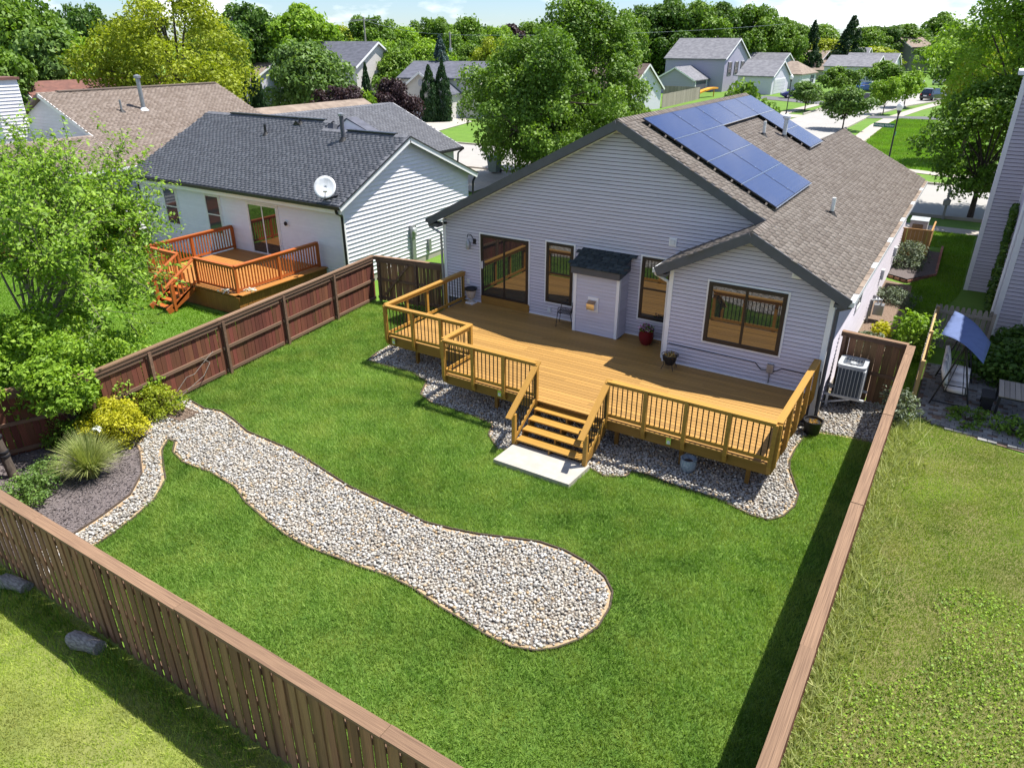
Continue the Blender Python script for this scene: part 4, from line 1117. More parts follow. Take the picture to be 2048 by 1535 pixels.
# ------------------------------------------------------------------ things on and by the deck
def tagbuild(name, label, cat, loc): return thing(name, label, cat, loc)
ur = thing('urn_planter', 'small stone urn standing on the deck beside the sliding door', 'urn', (1.2, -.25, ZD))
MB().lathe((1.2, -.25, ZD), [(.14, 0), (.14, .05), (.05, .09), (.045, .14), (.12, .22), (.16, .36), (.17, .47)], 20).build('bowl', 'urn_stone', ur, True)
MB().lathe((1.2, -.25, ZD + .45), [(.17, 0), (.205, .02), (.205, .07), (.165, .08), (.15, .05)], 20).build('rim', 'metal_dark', ur, True)
MB().box(1.06, 1.34, -.39, -.11, ZD + .002, ZD + .05).build('foot', 'trim_white', ur)
rpot = thing('flower_pot', 'dark red glazed pot of purple flowers in front of the narrow window', 'flower pot', (7.47, -.48, ZD))
MB().lathe((7.47, -.48, ZD), [(.13, 0), (.20, .12), (.225, .28), (.20, .40), (.215, .43), (.18, .43)], 22).build('pot', 'red_glaze', rpot, True)
rgf = np.random.default_rng(3)
def foliage(par, c, r_, n, leaf, size, hz=.8, name='flowers', seed=1, up=.5):
    rg = np.random.default_rng(seed); d = unit(rg.normal(size=(n, 3))); d[:, 2] = np.abs(d[:, 2]); p = np.array(c) + d * r_ * rg.uniform(.4, 1, (n, 1)) * np.array([1, 1, hz])
    v, f, rn = leaves(p - np.array(wl(par)), d, size, rg, rg.random(n), up=up); return link(name, npmesh(name, v, f, rn, mats=leaf), par, wl(par))
foliage(rpot, (7.47, -.48, ZD + .42), .24, 150, 'leaf_mid', .07, name='foliage'); foliage(rpot, (7.45, -.5, ZD + .46), .22, 70, 'leaf_flower', .06, seed=4); foliage(rpot, (7.6, -.6, ZD + .46), .14, 16, 'leaf_white', .05, seed=5, name='pale_flowers')
sp_ = thing('plant_stand', 'black pot of dried flowers in a wire stand at the corner of the house', 'planter', (8.66, -1.74, ZD))
MB().lathe((8.66, -1.74, ZD + .13), [(.11, 0), (.17, .12), (.19, .24), (.16, .24)], 18).build('pot', 'plastic_black', sp_, True)
for a in (45, 135, 225, 315):
    ca, sa = math.cos(R(a)), math.sin(R(a)); MB().tube([(8.66 + .23 * ca, -1.74 + .23 * sa, ZD), (8.66 + .16 * ca, -1.74 + .16 * sa, ZD + .14), (8.66 + .22 * ca, -1.74 + .22 * sa, ZD + .40)], .009, 5).build('leg', 'metal_dark', sp_)
b = MB(); pts = [(8.66 + .22 * math.cos(R(i * 24)), -1.74 + .22 * math.sin(R(i * 24)), ZD + .40) for i in range(16)]; b.tube(pts, .009, 5).build('ring', 'metal_dark', sp_)
foliage(sp_, (8.66, -1.74, ZD + .34), .2, 150, 'leaf_dryflower', .05, seed=6); foliage(sp_, (8.66, -1.74, ZD + .34), .18, 60, 'leaf_sage', .05, seed=7, name='foliage')
chd = thing('patio_chair', 'black metal chair standing on the deck against the chimney chase', 'chair', (4.8, -.38, ZD))
def chair(o, x, y, z, rz_):
    Mx = Matrix.Rotation(rz_, 3, 'Z')
    def T(p): v = Mx @ Vector(p); return (v.x + x, v.y + y, v.z + z)
    for sx in (-.23, .23):
        MB().tube([T((sx, -.24, 0)), T((sx * .95, -.2, .43)), T((sx, -.18, .62)), T((sx, .2, .63))], .011, 6).build('leg', 'metal_dark', o)
        MB().tube([T((sx, .27, 0)), T((sx * .95, .2, .43)), T((sx * .9, .27, .85))], .011, 6).build('leg', 'metal_dark', o)
    for i in range(9):
        yy = -.2 + i * .05; MB().beam(T((-.22, yy, .435)), T((.22, yy, .435)), .032, .008).build('seat_slat', 'metal_dark', o)
    for i in range(5):
        zz = .52 + i * .075; MB().beam(T((-.21, .215 + i * .013, zz)), T((.21, .215 + i * .013, zz)), .01, .035).build('back_slat', 'metal_dark', o)
    MB().tube([T((-.21, .27, .85)), T((0, .29, .88)), T((.21, .27, .85))], .011, 6).build('top_rail', 'metal_dark', o)
chair(chd, 4.8, -.38, ZD, R(-75))
bp = thing('bucket_planter', 'black tub of dry soil on the stones at the corner of the house', 'planter', (12.42, -1.78, 0))
MB().lathe((12.42, -1.78, .03), [(.17, 0), (.20, .2), (.225, .36), (.235, .37), (.21, .37), (.20, .31)], 22).build('tub', 'plastic_black', bp, True)
MB().lathe((12.42, -1.78, .31), [(.20, 0), (.17, .02), (.05, .035)], 18).build('soil', 'soil', bp, True)
foliage(bp, (12.42, -1.78, .33), .17, 40, 'leaf_dryflower', .07, hz=.3, seed=8, name='dry_leaves')
ub = thing('glazed_pot', 'pale blue patterned pot sitting on stones under the edge of the deck', 'pot', (10.45, -5.12, 0))
MB().lathe((10.45, -5.05, .03), [(.10, 0), (.17, .10), (.185, .22), (.17, .32), (.185, .34), (.16, .34), (.15, .26)], 22).build('pot', 'blue_glaze', ub, True)
MB().lathe((10.45, -5.05, .28), [(.155, 0), (.05, .02)], 16).build('soil', 'soil', ub, True)
o = MB().add([(10.9, -3.5, ZD + .004), (10.96, -3.44, ZD + .03), (11.02, -3.5, ZD + .006), (10.96, -3.54, ZD + .02)], [(0, 1, 2, 3)]).build('fallen_leaf', 'leaf_paper', None, loc=(10.96, -3.5, ZD)); tag(o, 'dry brown leaf lying on the deck boards near the window', 'leaf')

# air conditioner on its wall bracket
ac = thing('air_conditioner', 'grey air conditioner with dark fins standing on white brackets beside the house', 'air conditioner', (12.85, .32, .3))
ax0, ax1, ay0, ay1, az0, az1 = 12.50, 13.18, -.06, .68, .42, 1.22
MB().box(ax0 + .03, ax1 - .03, ay0 + .03, ay1 - .03, az0, az1 - .03).build('body', 'ac_fin', ac)
rr2 = .12
def rrect(x0, x1, y0, y1, z, r_=.12, n=5):
    out = []
    for cx_, cy_, a in ((x1 - r_, y1 - r_, 0), (x0 + r_, y1 - r_, 90), (x0 + r_, y0 + r_, 180), (x1 - r_, y0 + r_, 270)):
        for i in range(n + 1): t = R(a + 90 * i / n); out.append((cx_ + r_ * math.cos(t), cy_ + r_ * math.sin(t), z))
    return out
def ring(o1, o2, h, name, m, par):
    n = len(o1); b = MB(); b.add(o1 + o2 + [(x, y, z + h) for x, y, z in o1] + [(x, y, z + h) for x, y, z in o2], 
        [(i, (i + 1) % n, 2 * n + (i + 1) % n, 2 * n + i) for i in range(n)] + [(n + i, 3 * n + i, 3 * n + (i + 1) % n, n + (i + 1) % n) for i in range(n)] + [(2 * n + i, 2 * n + (i + 1) % n, 3 * n + (i + 1) % n, 3 * n + i) for i in range(n)] + [(i, n + i, n + (i + 1) % n, (i + 1) % n) for i in range(n)])
    return b.build(name, m, par, True)
ring(rrect(ax0, ax1, ay0, ay1, az1 - .05), rrect(ax0 + .10, ax1 - .10, ay0 + .10, ay1 - .10, az1 - .05, .10), .09, 'top_ring', 'ac_grey', ac)
MB().lathe((12.84, .31, az1 - .06), [(.22, 0), (.02, .005)], 20).build('fan_well', 'metal_dark', ac)
MB().lathe((12.84, .31, az1 - .03), [(.08, 0), (.09, .03), (.07, .05)], 14).build('fan_motor', 'ac_grey', ac, True)
for a in range(4):
    ca, sa = math.cos(R(a * 90 + 20)), math.sin(R(a * 90 + 20)); MB().beam((12.84 + .08 * ca, .31 + .08 * sa, az1 - .025), (12.84 + .21 * ca, .31 + .21 * sa, az1 - .035), .10, .008).build('fan_blade', 'metal_grey', ac)
for i in range(7): 
    x = 12.84 + (i - 3) * .068; MB().beam((x, ay0 + .10, az1 + .035), (x, ay1 - .10, az1 + .035), .007, .007).build('grille_bar', 'metal_grey', ac)
MB().box(ax0, ax1, ay0, ay1, az0 - .03, az0 + .0).build('base_pan', 'ac_grey', ac)
for i in range(8):
    x = ax0 + .05 + i * .083; MB().box(x, x + .014, ay0 - .002, ay0 + .028, az0 + .002, az1 - .052).build('louvre', 'ac_grey', ac)
for i in range(8):
    y = ay0 + .05 + i * .09; MB().box(ax1 - .028, ax1 + .002, y, y + .014, az0 + .002, az1 - .052).build('louvre', 'ac_grey', ac)
MB().box(ax1 - .025, ax1 + .006, ay0 + .02, ay0 + .2, az0 + .002, az1 - .053).build('side_panel', 'metal_white', ac)
for y in (.0, .62): MB().beam((12.32, y, .36), (13.28, y, .36), .05, .05).build('bracket', 'metal_white', ac)
MB().beam((12.33, .0, .10), (12.95, .0, .335), .04, .04).build('brace', 'metal_white', ac)
MB().tube([(12.33, .2, .52), (12.42, .2, .58), (12.42, .2, .46), (12.5, .2, .5)], .025, 6).build('refrigerant_pipe', 'metal_white', ac)
bx('strut', 'pvc', ac, (12.42, -.02, .18), (.06, .06, .36))
# drain
dr = thing('drain_grate', 'rusty iron drain grate lying in the stones by the fence corner', 'drain', (-1.5, -9.42, .03))
MB().box(-1.92, -1.12, -9.74, -9.10, .03, .055).build('frame', 'bark', dr)
for i in range(9): 
    x = -1.86 + i * .085; MB().box(x, x + .035, -9.70, -9.14, .056, .085).build('bar', 'bark_mulch', dr)
for i in range(5):
    y = -9.68 + i * .13; MB().box(-1.88, -1.14, y, y + .02, .074, .09).build('bar', 'bark_mulch', dr)

# ================================================================== FENCES
def picket_mesh(m, pointed=False):
    if not pointed: return ubox(m)
    b = MB().prism([(-.5, -.5, -.5), (.5, -.5, -.5), (.5, -.5, .42), (.25, -.5, .5), (-.25, -.5, .5), (-.5, -.5, .42)], (0, 1, 0))
    me = bpy.data.meshes.new('picket_' + m); me.from_pydata(b.v, [], b.f); me.materials.append(M[m]); return me
def fence(name, label, p, q, zt, pm, side, cap=True, post_sp=2.44, z0=.03, pitch=.145, pw_=.136, rm='fence_rail', capm='fence_cap', gap_rails=(.16, .84, 1.52), seed=1, capw=.145, trim=True, group=None, pointed=False, base=True, posth=None, first_post=0.0, stag=0.0):
    """board fence from p to q; rails and posts on the side given by the unit normal sign"""
    rr = random.Random(seed)
    p = Vector((*p, 0)); q = Vector((*q, 0)); d = (q - p).normalized(); n = Vector((-d.y, d.x, 0)) * side; Ln = (q - p).length; ang = math.atan2(d.y, d.x)
    o = thing(name, label, 'fence', p.lerp(q, .5), group)
    me = picket_mesh(pm, pointed)
    k = int(Ln / pitch)
    for i in range(k):
        c = p + d * ((i + .5) * pitch)
        h = zt - z0 + rr.uniform(-.012, .012)
        link('picket', me, o, c - n * (.012 + (stag * (i % 2)) + rr.uniform(-.003, .003)) + Vector((0, 0, z0 + h / 2)), (rr.uniform(-.006, .006), rr.uniform(-.013, .013), ang), (pw_ + rr.uniform(-.008, .006), .018, h))
    for z in gap_rails:
        t = 0
        while t < Ln - .05:
            e = min(t + post_sp, Ln); a = p + d * (t + .045); b_ = p + d * (e - .045)
            board('rail', rm, o, a + n * .022 + Vector((0, 0, z)), b_ + n * .022 + Vector((0, 0, z)), .042, .088); t = e
    t = first_post
    while t <= Ln + .01:
        bx('post', rm, o, p + d * t + n * .05 + Vector((0, 0, (zt - .04) / 2)), (.088, .088, zt - .04), rz=ang); t += post_sp
    if cap:
        t = 0
        while t < Ln - .05:
            e = min(t + 3.66, Ln)
            o1 = n * (.008 + rr.uniform(-.006, .006)); o2 = n * (.008 + rr.uniform(-.006, .006)); board('cap_board', capm, o, p + d * (t + .005) + o1 + Vector((0, 0, zt + .022 + rr.uniform(-.004, .008))), p + d * (e - .005) + o2 + Vector((0, 0, zt + .022 + rr.uniform(-.004, .008))), capw, .038)
            if trim:
                for sgn, off in ((1, .055), (-1, -.036)):
                    board('trim_board', rm if sgn > 0 else pm if False else rm, o, p + d * t + n * off + Vector((0, 0, zt - .05)), p + d * e + n * off + Vector((0, 0, zt - .05)), .02, .09)
            t = e
    if base: 
        t = 0
        while t < Ln - .05:
            e = min(t + post_sp, Ln); board('base_board', rm, o, p + d * (t + .05) + n * .026 + Vector((0, 0, .10)), p + d * (e - .05) + n * .026 + Vector((0, 0, .10)), .034, .12); t = e
    return o
fence('board_fence', 'red brown board fence with rails between the lawn and the neighbour with the red deck', (-3.36, .1), (-2.14, -10.95), 1.66, 'fence_red', 1, seed=2, capm='fence_cap', base=False, gap_rails=(.14, .82, 1.5), first_post=2.3)
fence('board_fence', 'short dark board fence behind the leaning tree and the yellow shrub', (-2.28, -11.05), (-3.86, -14.66), 1.62, 'fence_red', 1, seed=3, base=False, gap_rails=(.14, .82, 1.48))
fence('board_fence', 'brown board fence with flat cap along the bottom of the yard, log at its foot', (13.95, -14.80), (-3.9, -14.76), 1.82, 'fence_brown', -1, seed=4, capw=.19, base=False, pitch=.104, pw_=.110, stag=.026)
fence('board_fence', 'brown capped fence running beside the rough lawn, its shadow falling on the mown lawn', (13.97, -14.7), (14.02, .62), 1.82, 'fence_red', 1, seed=5, capw=.19, base=False)
fence('board_fence', 'short brown board fence behind the air conditioner', (13.95, .74), (12.36, .86), 1.80, 'fence_brown', 1, seed=6, capw=.15, base=False, post_sp=1.5, gap_rails=(.85,), pitch=.172, pw_=.168)
gt = fence('board_gate', 'shaded dark wooden gate with diagonal brace beside the house corner', (-.08, .62), (-3.3, .14), 1.66, 'fence_brown', 1, seed=7, base=False, post_sp=1.55)
gt['category'] = 'gate'
MB().beam((-2.9, .12, .3), (-1.9, .27, 1.5), .09, .03, (0, -1, .1)).build('brace', 'fence_rail', gt)
# solar cap lights and a tag left out; neighbour's weathered fences
fence('picket_fence', 'weathered grey picket fence with pointed tops behind the garden swing', (14.32, 6.0), (15.88, 6.0), 1.42, 'fence_grey', -1, cap=False, rm='fence_grey', seed=8, base=False, post_sp=1.5, gap_rails=(.3, 1.2), pointed=True, pitch=.15, pw_=.128)
fence('picket_fence', 'grey and yellow wooden fence running from the garden swing to the brown capped fence', (14.30, .95), (14.30, 5.95), 1.45, 'fence_grey', -1, cap=False, rm='fence_yellow', seed=9, base=False, post_sp=2.4, gap_rails=(.3, .8, 1.3), pointed=True, pitch=.15, pw_=.128)
# fence of the tan roofed house, seen through the tree
fence('board_fence', 'orange red board fence between the tan roofed house and the red deck', (-18.6, -4.2), (-18.0, .35), 1.6, 'red_deck_wood', -1, cap=False, rm='red_deck_wood', seed=10, base=False)
fence('board_fence', 'low orange red board fence glimpsed through the big leafy tree', (-24, -4.3), (-18.6, -4.3), 1.6, 'red_deck_wood', -1, cap=False, rm='red_deck_wood', seed=11, base=False)

# ================================================================== LEFT NEIGHBOUR'S HOUSE
nh = thing('house', 'white single storey house with dark slate roof, satellite dish and red wooden deck', 'house', (-11, 4, 0))
yw = .5; xl, xr = -17.6, -5.1; e0 = 3.02
zr = lambda y: 3.33 + .48 * (y - .2)          # rear slope top
zf1 = lambda y: 3.33 + .48 * (9.3 - y)
wb = MB()
wb.prism([(xr, yw, -.1), (xr, 8.55, -.1), (xr, 8.55, 3.3), (xr, 4.35, 5.12), (xr, yw, 3.25)], (xl - xr, 0, 0))
wb.build('wall', 'siding_white', nh)
siding(nh, 'siding_white', (xl, yw, 0), (1, 0, 0), (0, -1, 0), .25, 3.05, .112, lambda z: .0, lambda z: xr - xl - .08, rgs=21)
siding(nh, 'siding_white', (xr, yw, 0), (0, 1, 0), (1, 0, 0), .30, 5.06, .16, lambda z: max(.09, 3.85 - (5.10 - z) / .48) if z > 3.2 else .09, lambda z: min(8.0, 3.85 + (5.10 - z) / .44) if z > 3.25 else 8.0, rgs=22, thick=.05)
MB().box(xr - .09, xr + .055, yw - .055, yw + .085, .2, 3.05).build('corner_trim', 'trim_white', nh)
MB().box(xl - .01, xr - .09, yw - .30, yw, 3.02, 3.06).build('soffit', 'soffit_white', nh)
MB().box(xl, xr + .02, yw + .01, 8.6, -.1, .24).build('foundation', 'concrete', nh)
rb = MB()
def nslab(poly, zf, th=.15): rb.prism([(x, y, zf(x, y) - th) for x, y in poly], (0, 0, th))
nslab([(-17.75, .15), (-4.8, .15), (-4.8, 4.28), (-9.6, 4.28), (-9.6, 4.82), (-17.75, 4.82)], lambda x, y: zr(y))
nslab([(-9.6, 4.282), (-4.8, 4.282), (-4.8, 8.85), (-9.6, 8.85)], lambda x, y: 5.29 - .44 * (y - 4.28))
nslab([(-17.75, 4.822), (-9.6, 4.822), (-9.6, 9.4), (-17.75, 9.4)], lambda x, y: 5.55 - .48 * (y - 4.82))
rb.prism([(-9.62, 4.26, 5.2), (-9.62, 4.83, 5.5), (-9.62, 5.4, 5.2)], (.04, 0, 0))
nroof = rb.build('roof', 'sheet_slate', nh)
sdir = Vector((0, 1, .48)).normalized()
shingles(nroof, 'slate', (-17.75, .13, zr(.13) - .002), (1, 0, 0), tuple(sdir), lambda a, b: (a > 0) & (a < 12.9) & (b * .9015 < np.where(a - 17.75 < -9.6, 4.66, 4.12)), 12.95, 5.3, seed=41)
def rcap(x0, x1, y, z, par, m='tab_slate'):
    x = x0; me = None
    while x < x1:
        if me is None:
            b = MB().add([(0, -.16, -.075), (0, 0, .012), (0, .16, -.075), (.24, -.16, -.09), (.24, 0, -.004), (.24, .16, -.09)], [(0, 1, 4, 3), (1, 2, 5, 4), (0, 2, 1)])
            me = bpy.data.meshes.new('ridge_cap'); me.from_pydata(b.v, [], b.f); me.materials.append(M[m]); me.attributes.new('rnd', 'FLOAT', 'FACE')
        link('ridge_cap', me, par, (x, y, z + .03)); x += .2
rcap(-17.7, -9.7, 4.82, zr(4.82), nroof); rcap(-9.5, -4.95, 4.28, zr(4.28), nroof)
# ridge vents (dark strips)
MB().box(-16.0, -9.9, 4.70, 4.94, zr(4.82) + .03, zr(4.82) + .075).build('ridge_vent', 'downspout_black', nroof)
MB().box(-8.05, -5.5, 4.16, 4.40, zr(4.28) + .03, zr(4.28) + .075).build('ridge_vent', 'downspout_black', nroof)
# rakes, gutter, downspouts
MB().beam((-4.79, .12, zr(.12) - .12), (-4.79, 4.28, zr(4.28) - .12), .03, .2).build('rake_board', 'trim_white', nroof)
MB().beam((-4.79, 4.28, zr(4.28) - .121), (-4.79, 8.85, 5.29 - .44 * 4.57 - .121), .03, .2).build('rake_board', 'trim_white', nroof)
MB().beam((-4.77, .10, zr(.10) - .01), (-4.77, 4.28, zr(4.28) - .01), .06, .035).build('drip_edge', 'downspout_black', nroof)
MB().beam((-4.77, 4.28, zr(4.28) - .011), (-4.77, 8.87, 5.29 - .44 * 4.59 - .011), .06, .035).build('drip_edge', 'downspout_black', nroof)
MB().beam((-5.0, .35, zr(.35) - .2), (-5.0, 4.28, zr(4.28) - .2), .2, .02).build('soffit', 'soffit_white', nroof)
MB().box(-17.78, -4.79, .02, .145, zr(.15) - .15, zr(.15) - .03).build('gutter', 'downspout_black', nroof)
MB().box(-17.7, -4.82, .16, .2, zr(.15) - .33, zr(.15) - .155).build('fascia', 'trim_white', nroof)
MB().tube([(-4.95, .06, 3.18), (-4.95, .1, 3.02), (-5.03, .42, 2.86), (-5.02, .44, .2)], .05, 8).build('downspout', 'downspout_black', nh, True)
MB().tube([(-4.9, 8.95, 3.2), (-4.93, 8.7, 2.9), (-5.0, 8.62, .2)], .05, 8).build('downspout', 'downspout_black', nh, True)
MB().tube([(-17.66, .3, 3.1), (-17.64, .44, 2.9), (-17.63, .44, .2)], .04, 8).build('downspout', 'downspout_black', nh, True)
for x, y, hgt, r_, capd in ((-7.85, 3.72, 1.0, .085, 1), (-12.37, 3.6, .42, .055, 0), (-11.1, 4.5, .25, .05, 0)):
    z = zr(y); p_ = MB().cyl((x, y, z - .05), (x, y, z + hgt), r_, r_, 12).build('vent_pipe', 'metal_dark' if not capd else 'trim_slate', nroof, True)
    MB().lathe((x, y, z - .06), [(r_ + .12, 0), (r_ + .05, .08), (r_ + .01, .16)], 12).build('flashing', 'black_rubber', p_, True)
    if capd: MB().lathe((x, y, z + hgt - .1), [(r_ + .02, 0), (r_ + .045, .02), (r_ + .045, .1), (.02, .14)], 12).build('cap', 'metal_grey', p_, True)
MB().add([(-11.45, 4.35, zr(4.35) + .02), (-10.95, 4.35, zr(4.35) + .02), (-11.2, 4.6, zr(4.6) + .02), (-11.2, 4.33, zr(4.33) + .22)], [(0, 1, 3), (1, 2, 3), (2, 0, 3)]).build('roof_vent', 'downspout_black', nroof)
window(nh, 'x', -15.92, -15.0, 1.24, 2.86, yw, -1, glass='glass_far', m='frame_white', split='h', fw=.06, trim='trim_white')
window(nh, 'x', -13.02, -12.1, 1.20, 2.84, yw, -1, glass='glass_far', m='frame_white', split='h', fw=.06, trim='trim_white')
o = window(nh, 'x', -10.36, -8.6, .72, 2.80, yw, -1, m='frame_white', split='v', fw=.08, name='sliding_door', trim='trim_white')
lpn = MB().box(-8.22, -8.02, yw - .05, yw, 2.1, 2.3).build('wall_lamp', 'trim_white', nh); MB().lathe((-8.12, yw - .1, 2.12), [(.03, 0), (.06, .05), (.06, .12), (.02, .16)], 10).build('lantern', 'metal_dark', lpn, True)
# satellite dish
ds = thing('satellite_dish', 'white satellite dish on the corner of the slate roof', 'satellite dish', (-5.6, .38, zr(.38)))
dv = Vector((.42, -.62, .45)).normalized(); q4 = dv.to_track_quat('Z', 'Y')
vs = []; fs = []; c = Vector((-5.55, .25, 3.86)); nr = 24
for j in range(5):
    r_ = .40 * j / 4
    for i in range(nr):
        t = 2 * math.pi * i / nr; vs.append(c + q4 @ Vector((r_ * math.cos(t), r_ * 1.06 * math.sin(t), .42 * r_ * r_)))
for j in range(4):
    for i in range(nr): fs.append((j * nr + i, j * nr + (i + 1) % nr, (j + 1) * nr + (i + 1) % nr, (j + 1) * nr + i))
o = MB().add(vs, fs).build('reflector', 'metal_white', ds, True); sm = o.modifiers.new('thick', 'SOLIDIFY'); sm.thickness = .012
lnb = c + q4 @ Vector((0.10, -.28, .42)); lnb0 = c + q4 @ Vector((0, -.42, .02))
MB().beam(lnb0, lnb, .025, .025).build('feed_arm', 'metal_dark', ds); MB().beam(lnb + dv * -.05, lnb + dv * .07, .14, .07).build('feed_horn', 'metal_white', ds)
MB().tube([(-5.6, .45, zr(.45)), (-5.6, .38, 3.62), tuple(c - dv * .03)], .025, 8).build('mast', 'metal_dark', ds, True)
MB().beam((-5.75, .32, zr(.32) + .02), (-5.3, .62, zr(.62) + .03), .18, .02).build('foot_plate', 'metal_dark', ds)
MB().tube([(-5.35, .5, zr(.5)), (-5.56, .40, 3.55)], .014, 6).build('stay', 'metal_dark', ds)
# electric meter on the gable
em = MB().box(xr + .05, xr + .18, 4.2, 4.5, 1.25, 1.75).build('electric_meter', 'metal_grey', nh); MB().cyl((xr + .18, 4.35, 1.56), (xr + .27, 4.35, 1.56), .11, .1, 14).build('dial', 'metal_white', em, True)
MB().box(xr + .05, xr + .15, 4.24, 4.46, .3, 1.245).build('conduit', 'metal_grey', em)
o = MB().box(xr + .05, xr + .15, 5.35, 5.5, .4, .95).build('cable_box', 'metal_grey', nh)
# front wing with its own gable roof
w2 = MB(); wx = -16.3
w2.prism([(-20.9, 8, -.1), (-11.55, 8, -.1), (-11.55, 8, 3.1), (wx, 8, 5.1), (-20.9, 8, 3.1)], (0, 8.2, 0)); w2.build('wing_wall', 'siding_white', nh)
rb = MB(); zw = lambda x: 5.28 - .425 * abs(x - wx)
rb.prism([(wx, 4.6, zw(wx) - .15), (-11.2, 4.6, zw(-11.2) - .15), (-11.2, 4.6, zw(-11.2)), (wx, 4.6, zw(wx))], (0, 12.0, 0)); rb.prism([(wx, 4.6, zw(wx) - .15), (-21.3, 4.6, zw(-21.3) - .15), (-21.3, 4.6, zw(-21.3)), (wx, 4.6, zw(wx))], (0, 12.0, 0))
wroof = rb.build('wing_roof', 'sheet_slate', nh)
sdir = Vector((-1, 0, .425)).normalized()
shingles(wroof, 'slate', (-11.18, 4.6, zw(-11.18) - .002), (0, 1, 0), tuple(sdir), lambda a, b: (a > .02) & (a < 12.0) & (b < 5.45) , 12.0, 5.6, nparts=60, seed=42)
y = 6; 
b = MB().add([(-.16, 0, -.07), (0, 0, .02), (.16, 0, -.07), (-.16, 10.5, -.07), (0, 10.5, .02), (.16, 10.5, -.07)], [(0, 1, 4, 3), (1, 2, 5, 4)])
for i in range(50):
    if i == 0: me = bpy.data.meshes.new('ridge_cap'); bb_ = MB().add([(-.16, 0, -.07), (0, 0, .015), (.16, 0, -.07), (-.16, .24, -.08), (0, .24, 0), (.16, .24, -.08)], [(0, 1, 4, 3), (1, 2, 5, 4), (0, 2, 1)]); me.from_pydata(bb_.v, [], bb_.f); me.materials.append(M['tab_slate']); me.attributes.new('rnd', 'FLOAT', 'FACE')
    link('ridge_cap', me, wroof, (wx, 6.4 + i * .2, zw(wx) + .03))
MB().box(-11.2, -11.08, 8.3, 16.6, zw(-11.2) - .15, zw(-11.2) - .03).build('gutter', 'downspout_black', wroof)
MB().beam((wx, 16.62, zw(wx) - .1), (-11.2, 16.62, zw(-11.2) - .1), .03, .2).build('rake_board', 'trim_white', wroof)
MB().tube([(-11.1, 16.5, 3.0), (-11.3, 16.3, 2.8), (-11.52, 16.25, .3)], .05, 8).build('downspout', 'downspout_black', nh, True)
# small white gable peeping over the ridge
DX0, DX1, DXM, DZ = -9.95, -7.3, -9.0, 5.62
MB().prism([(DX0, 5.2, 5.0), (DX1, 5.2, 5.0), (DXM, 5.2, DZ)], (0, .3, 0)).build('dormer', 'siding_white', nh)
MB().prism([(DX0 - .1, 5.17, 4.98), (DXM, 5.17, DZ + .07), (DX1 + .1, 5.17, 4.98), (DXM, 5.17, DZ)], (0, .6, 0)).build('dormer_roof', 'roof_far_slate', nh)

# red wooden deck of that house
rd = thing('deck', 'red stained wooden deck with picket railings and side steps', 'deck', (-8.9, -1.6, 0))
zd2 = .74; yy = .44
while yy > -3.62:
    bx('plank', 'red_deck_floor', rd, (-8.85, yy - .07, zd2 - .014), (5.2, .138, .028)); yy -= .145
def skirt(x0, y0, x1, y1, n):
    for i in range(n):
        a = Vector((x0, y0, 0)).lerp(Vector((x1, y1, 0)), (i + .5) / n); L_ = math.hypot(x1 - x0, y1 - y0) / n
        bx('skirt_board', 'red_deck_skirt', rd, (a.x, a.y, zd2 / 2 - .03), (L_ - .006, .022, zd2 - .08), rz=math.atan2(y1 - y0, x1 - x0))
skirt(-11.5, -3.70, -6.2, -3.70, 38); skirt(-6.2, -3.7, -6.2, .46, 30)
balw = bpy.data.meshes.new('baluster'); b = MB().box(-.019, .019, -.019, .019, -.5, .5); balw.from_pydata(b.v, [], b.f); balw.materials.append(M['red_deck_wood'])
def rail2(p, q, n, nb):
    p = Vector((*p, 0)); q = Vector((*q, 0)); d = (q - p).normalized(); ang = math.atan2(d.y, d.x); zt = zd2 + .96
    for i in range(n + 1): c = p.lerp(q, i / n); bx('post', 'red_deck_wood', rd, (c.x, c.y, zd2 + .42), (.09, .09, .98), rz=ang)
    board('cap_rail', 'red_deck_wood', rd, (p.x, p.y, zt), (q.x, q.y, zt), .15, .036)
    board('top_rail', 'red_deck_wood', rd, (p.x, p.y, zt - .07), (q.x, q.y, zt - .07), .04, .085); board('bottom_rail', 'red_deck_wood', rd, (p.x, p.y, zd2 + .09), (q.x, q.y, zd2 + .09), .04, .085)
    for i in range(n * nb):
        c = p.lerp(q, (i + .5) / (n * nb)); link('baluster', balw, rd, (c.x, c.y, zd2 + .47), (0, 0, ang), (1, 1, .78))
rail2((-11.5, .42), (-11.5, -3.5), 2, 15); rail2((-11.5, -3.5), (-9.55, -3.5), 1, 12); rail2((-8.6, -3.5), (-6.45, -3.5), 1, 15); rail2((-6.45, -3.5), (-6.45, .36), 2, 15)
board('ledge', 'red_deck_floor', rd, (-6.2, -3.62, zd2), (-6.2, .45, zd2), .24, .03); board('ledge', 'red_deck_floor', rd, (-8.5, -3.66, zd2 + .001), (-6.3, -3.66, zd2 + .001), .2, .03)
for k in range(4): bx('tread', 'red_deck_wood', rd, (-9.05, -3.84 - k * .26, zd2 - .15 - k * .16), (.95, .25, .036))
for x in (-9.55, -8.58):
    MB().beam((x, -3.72, zd2 - .12), (x, -4.9, .06), .04, .24).build('stringer', 'red_deck_wood', rd)
    board('stair_rail', 'red_deck_wood', rd, (x, -3.5, zd2 + .96), (x, -4.85, .92), .14, .036); bx('post', 'red_deck_wood', rd, (x, -4.6, .5), (.09, .09, .95))
    for j in range(6):
        t = (j + .5) / 6; link('baluster', balw, rd, (x, -3.6 - t * 1.0, zd2 + .42 - t * .6), (0, 0, 0), (1, 1, .72))
    MB().beam((x, -3.6, zd2 + .12), (x, -4.7, .14), .04, .08).build('bottom_rail', 'red_deck_wood', rd)
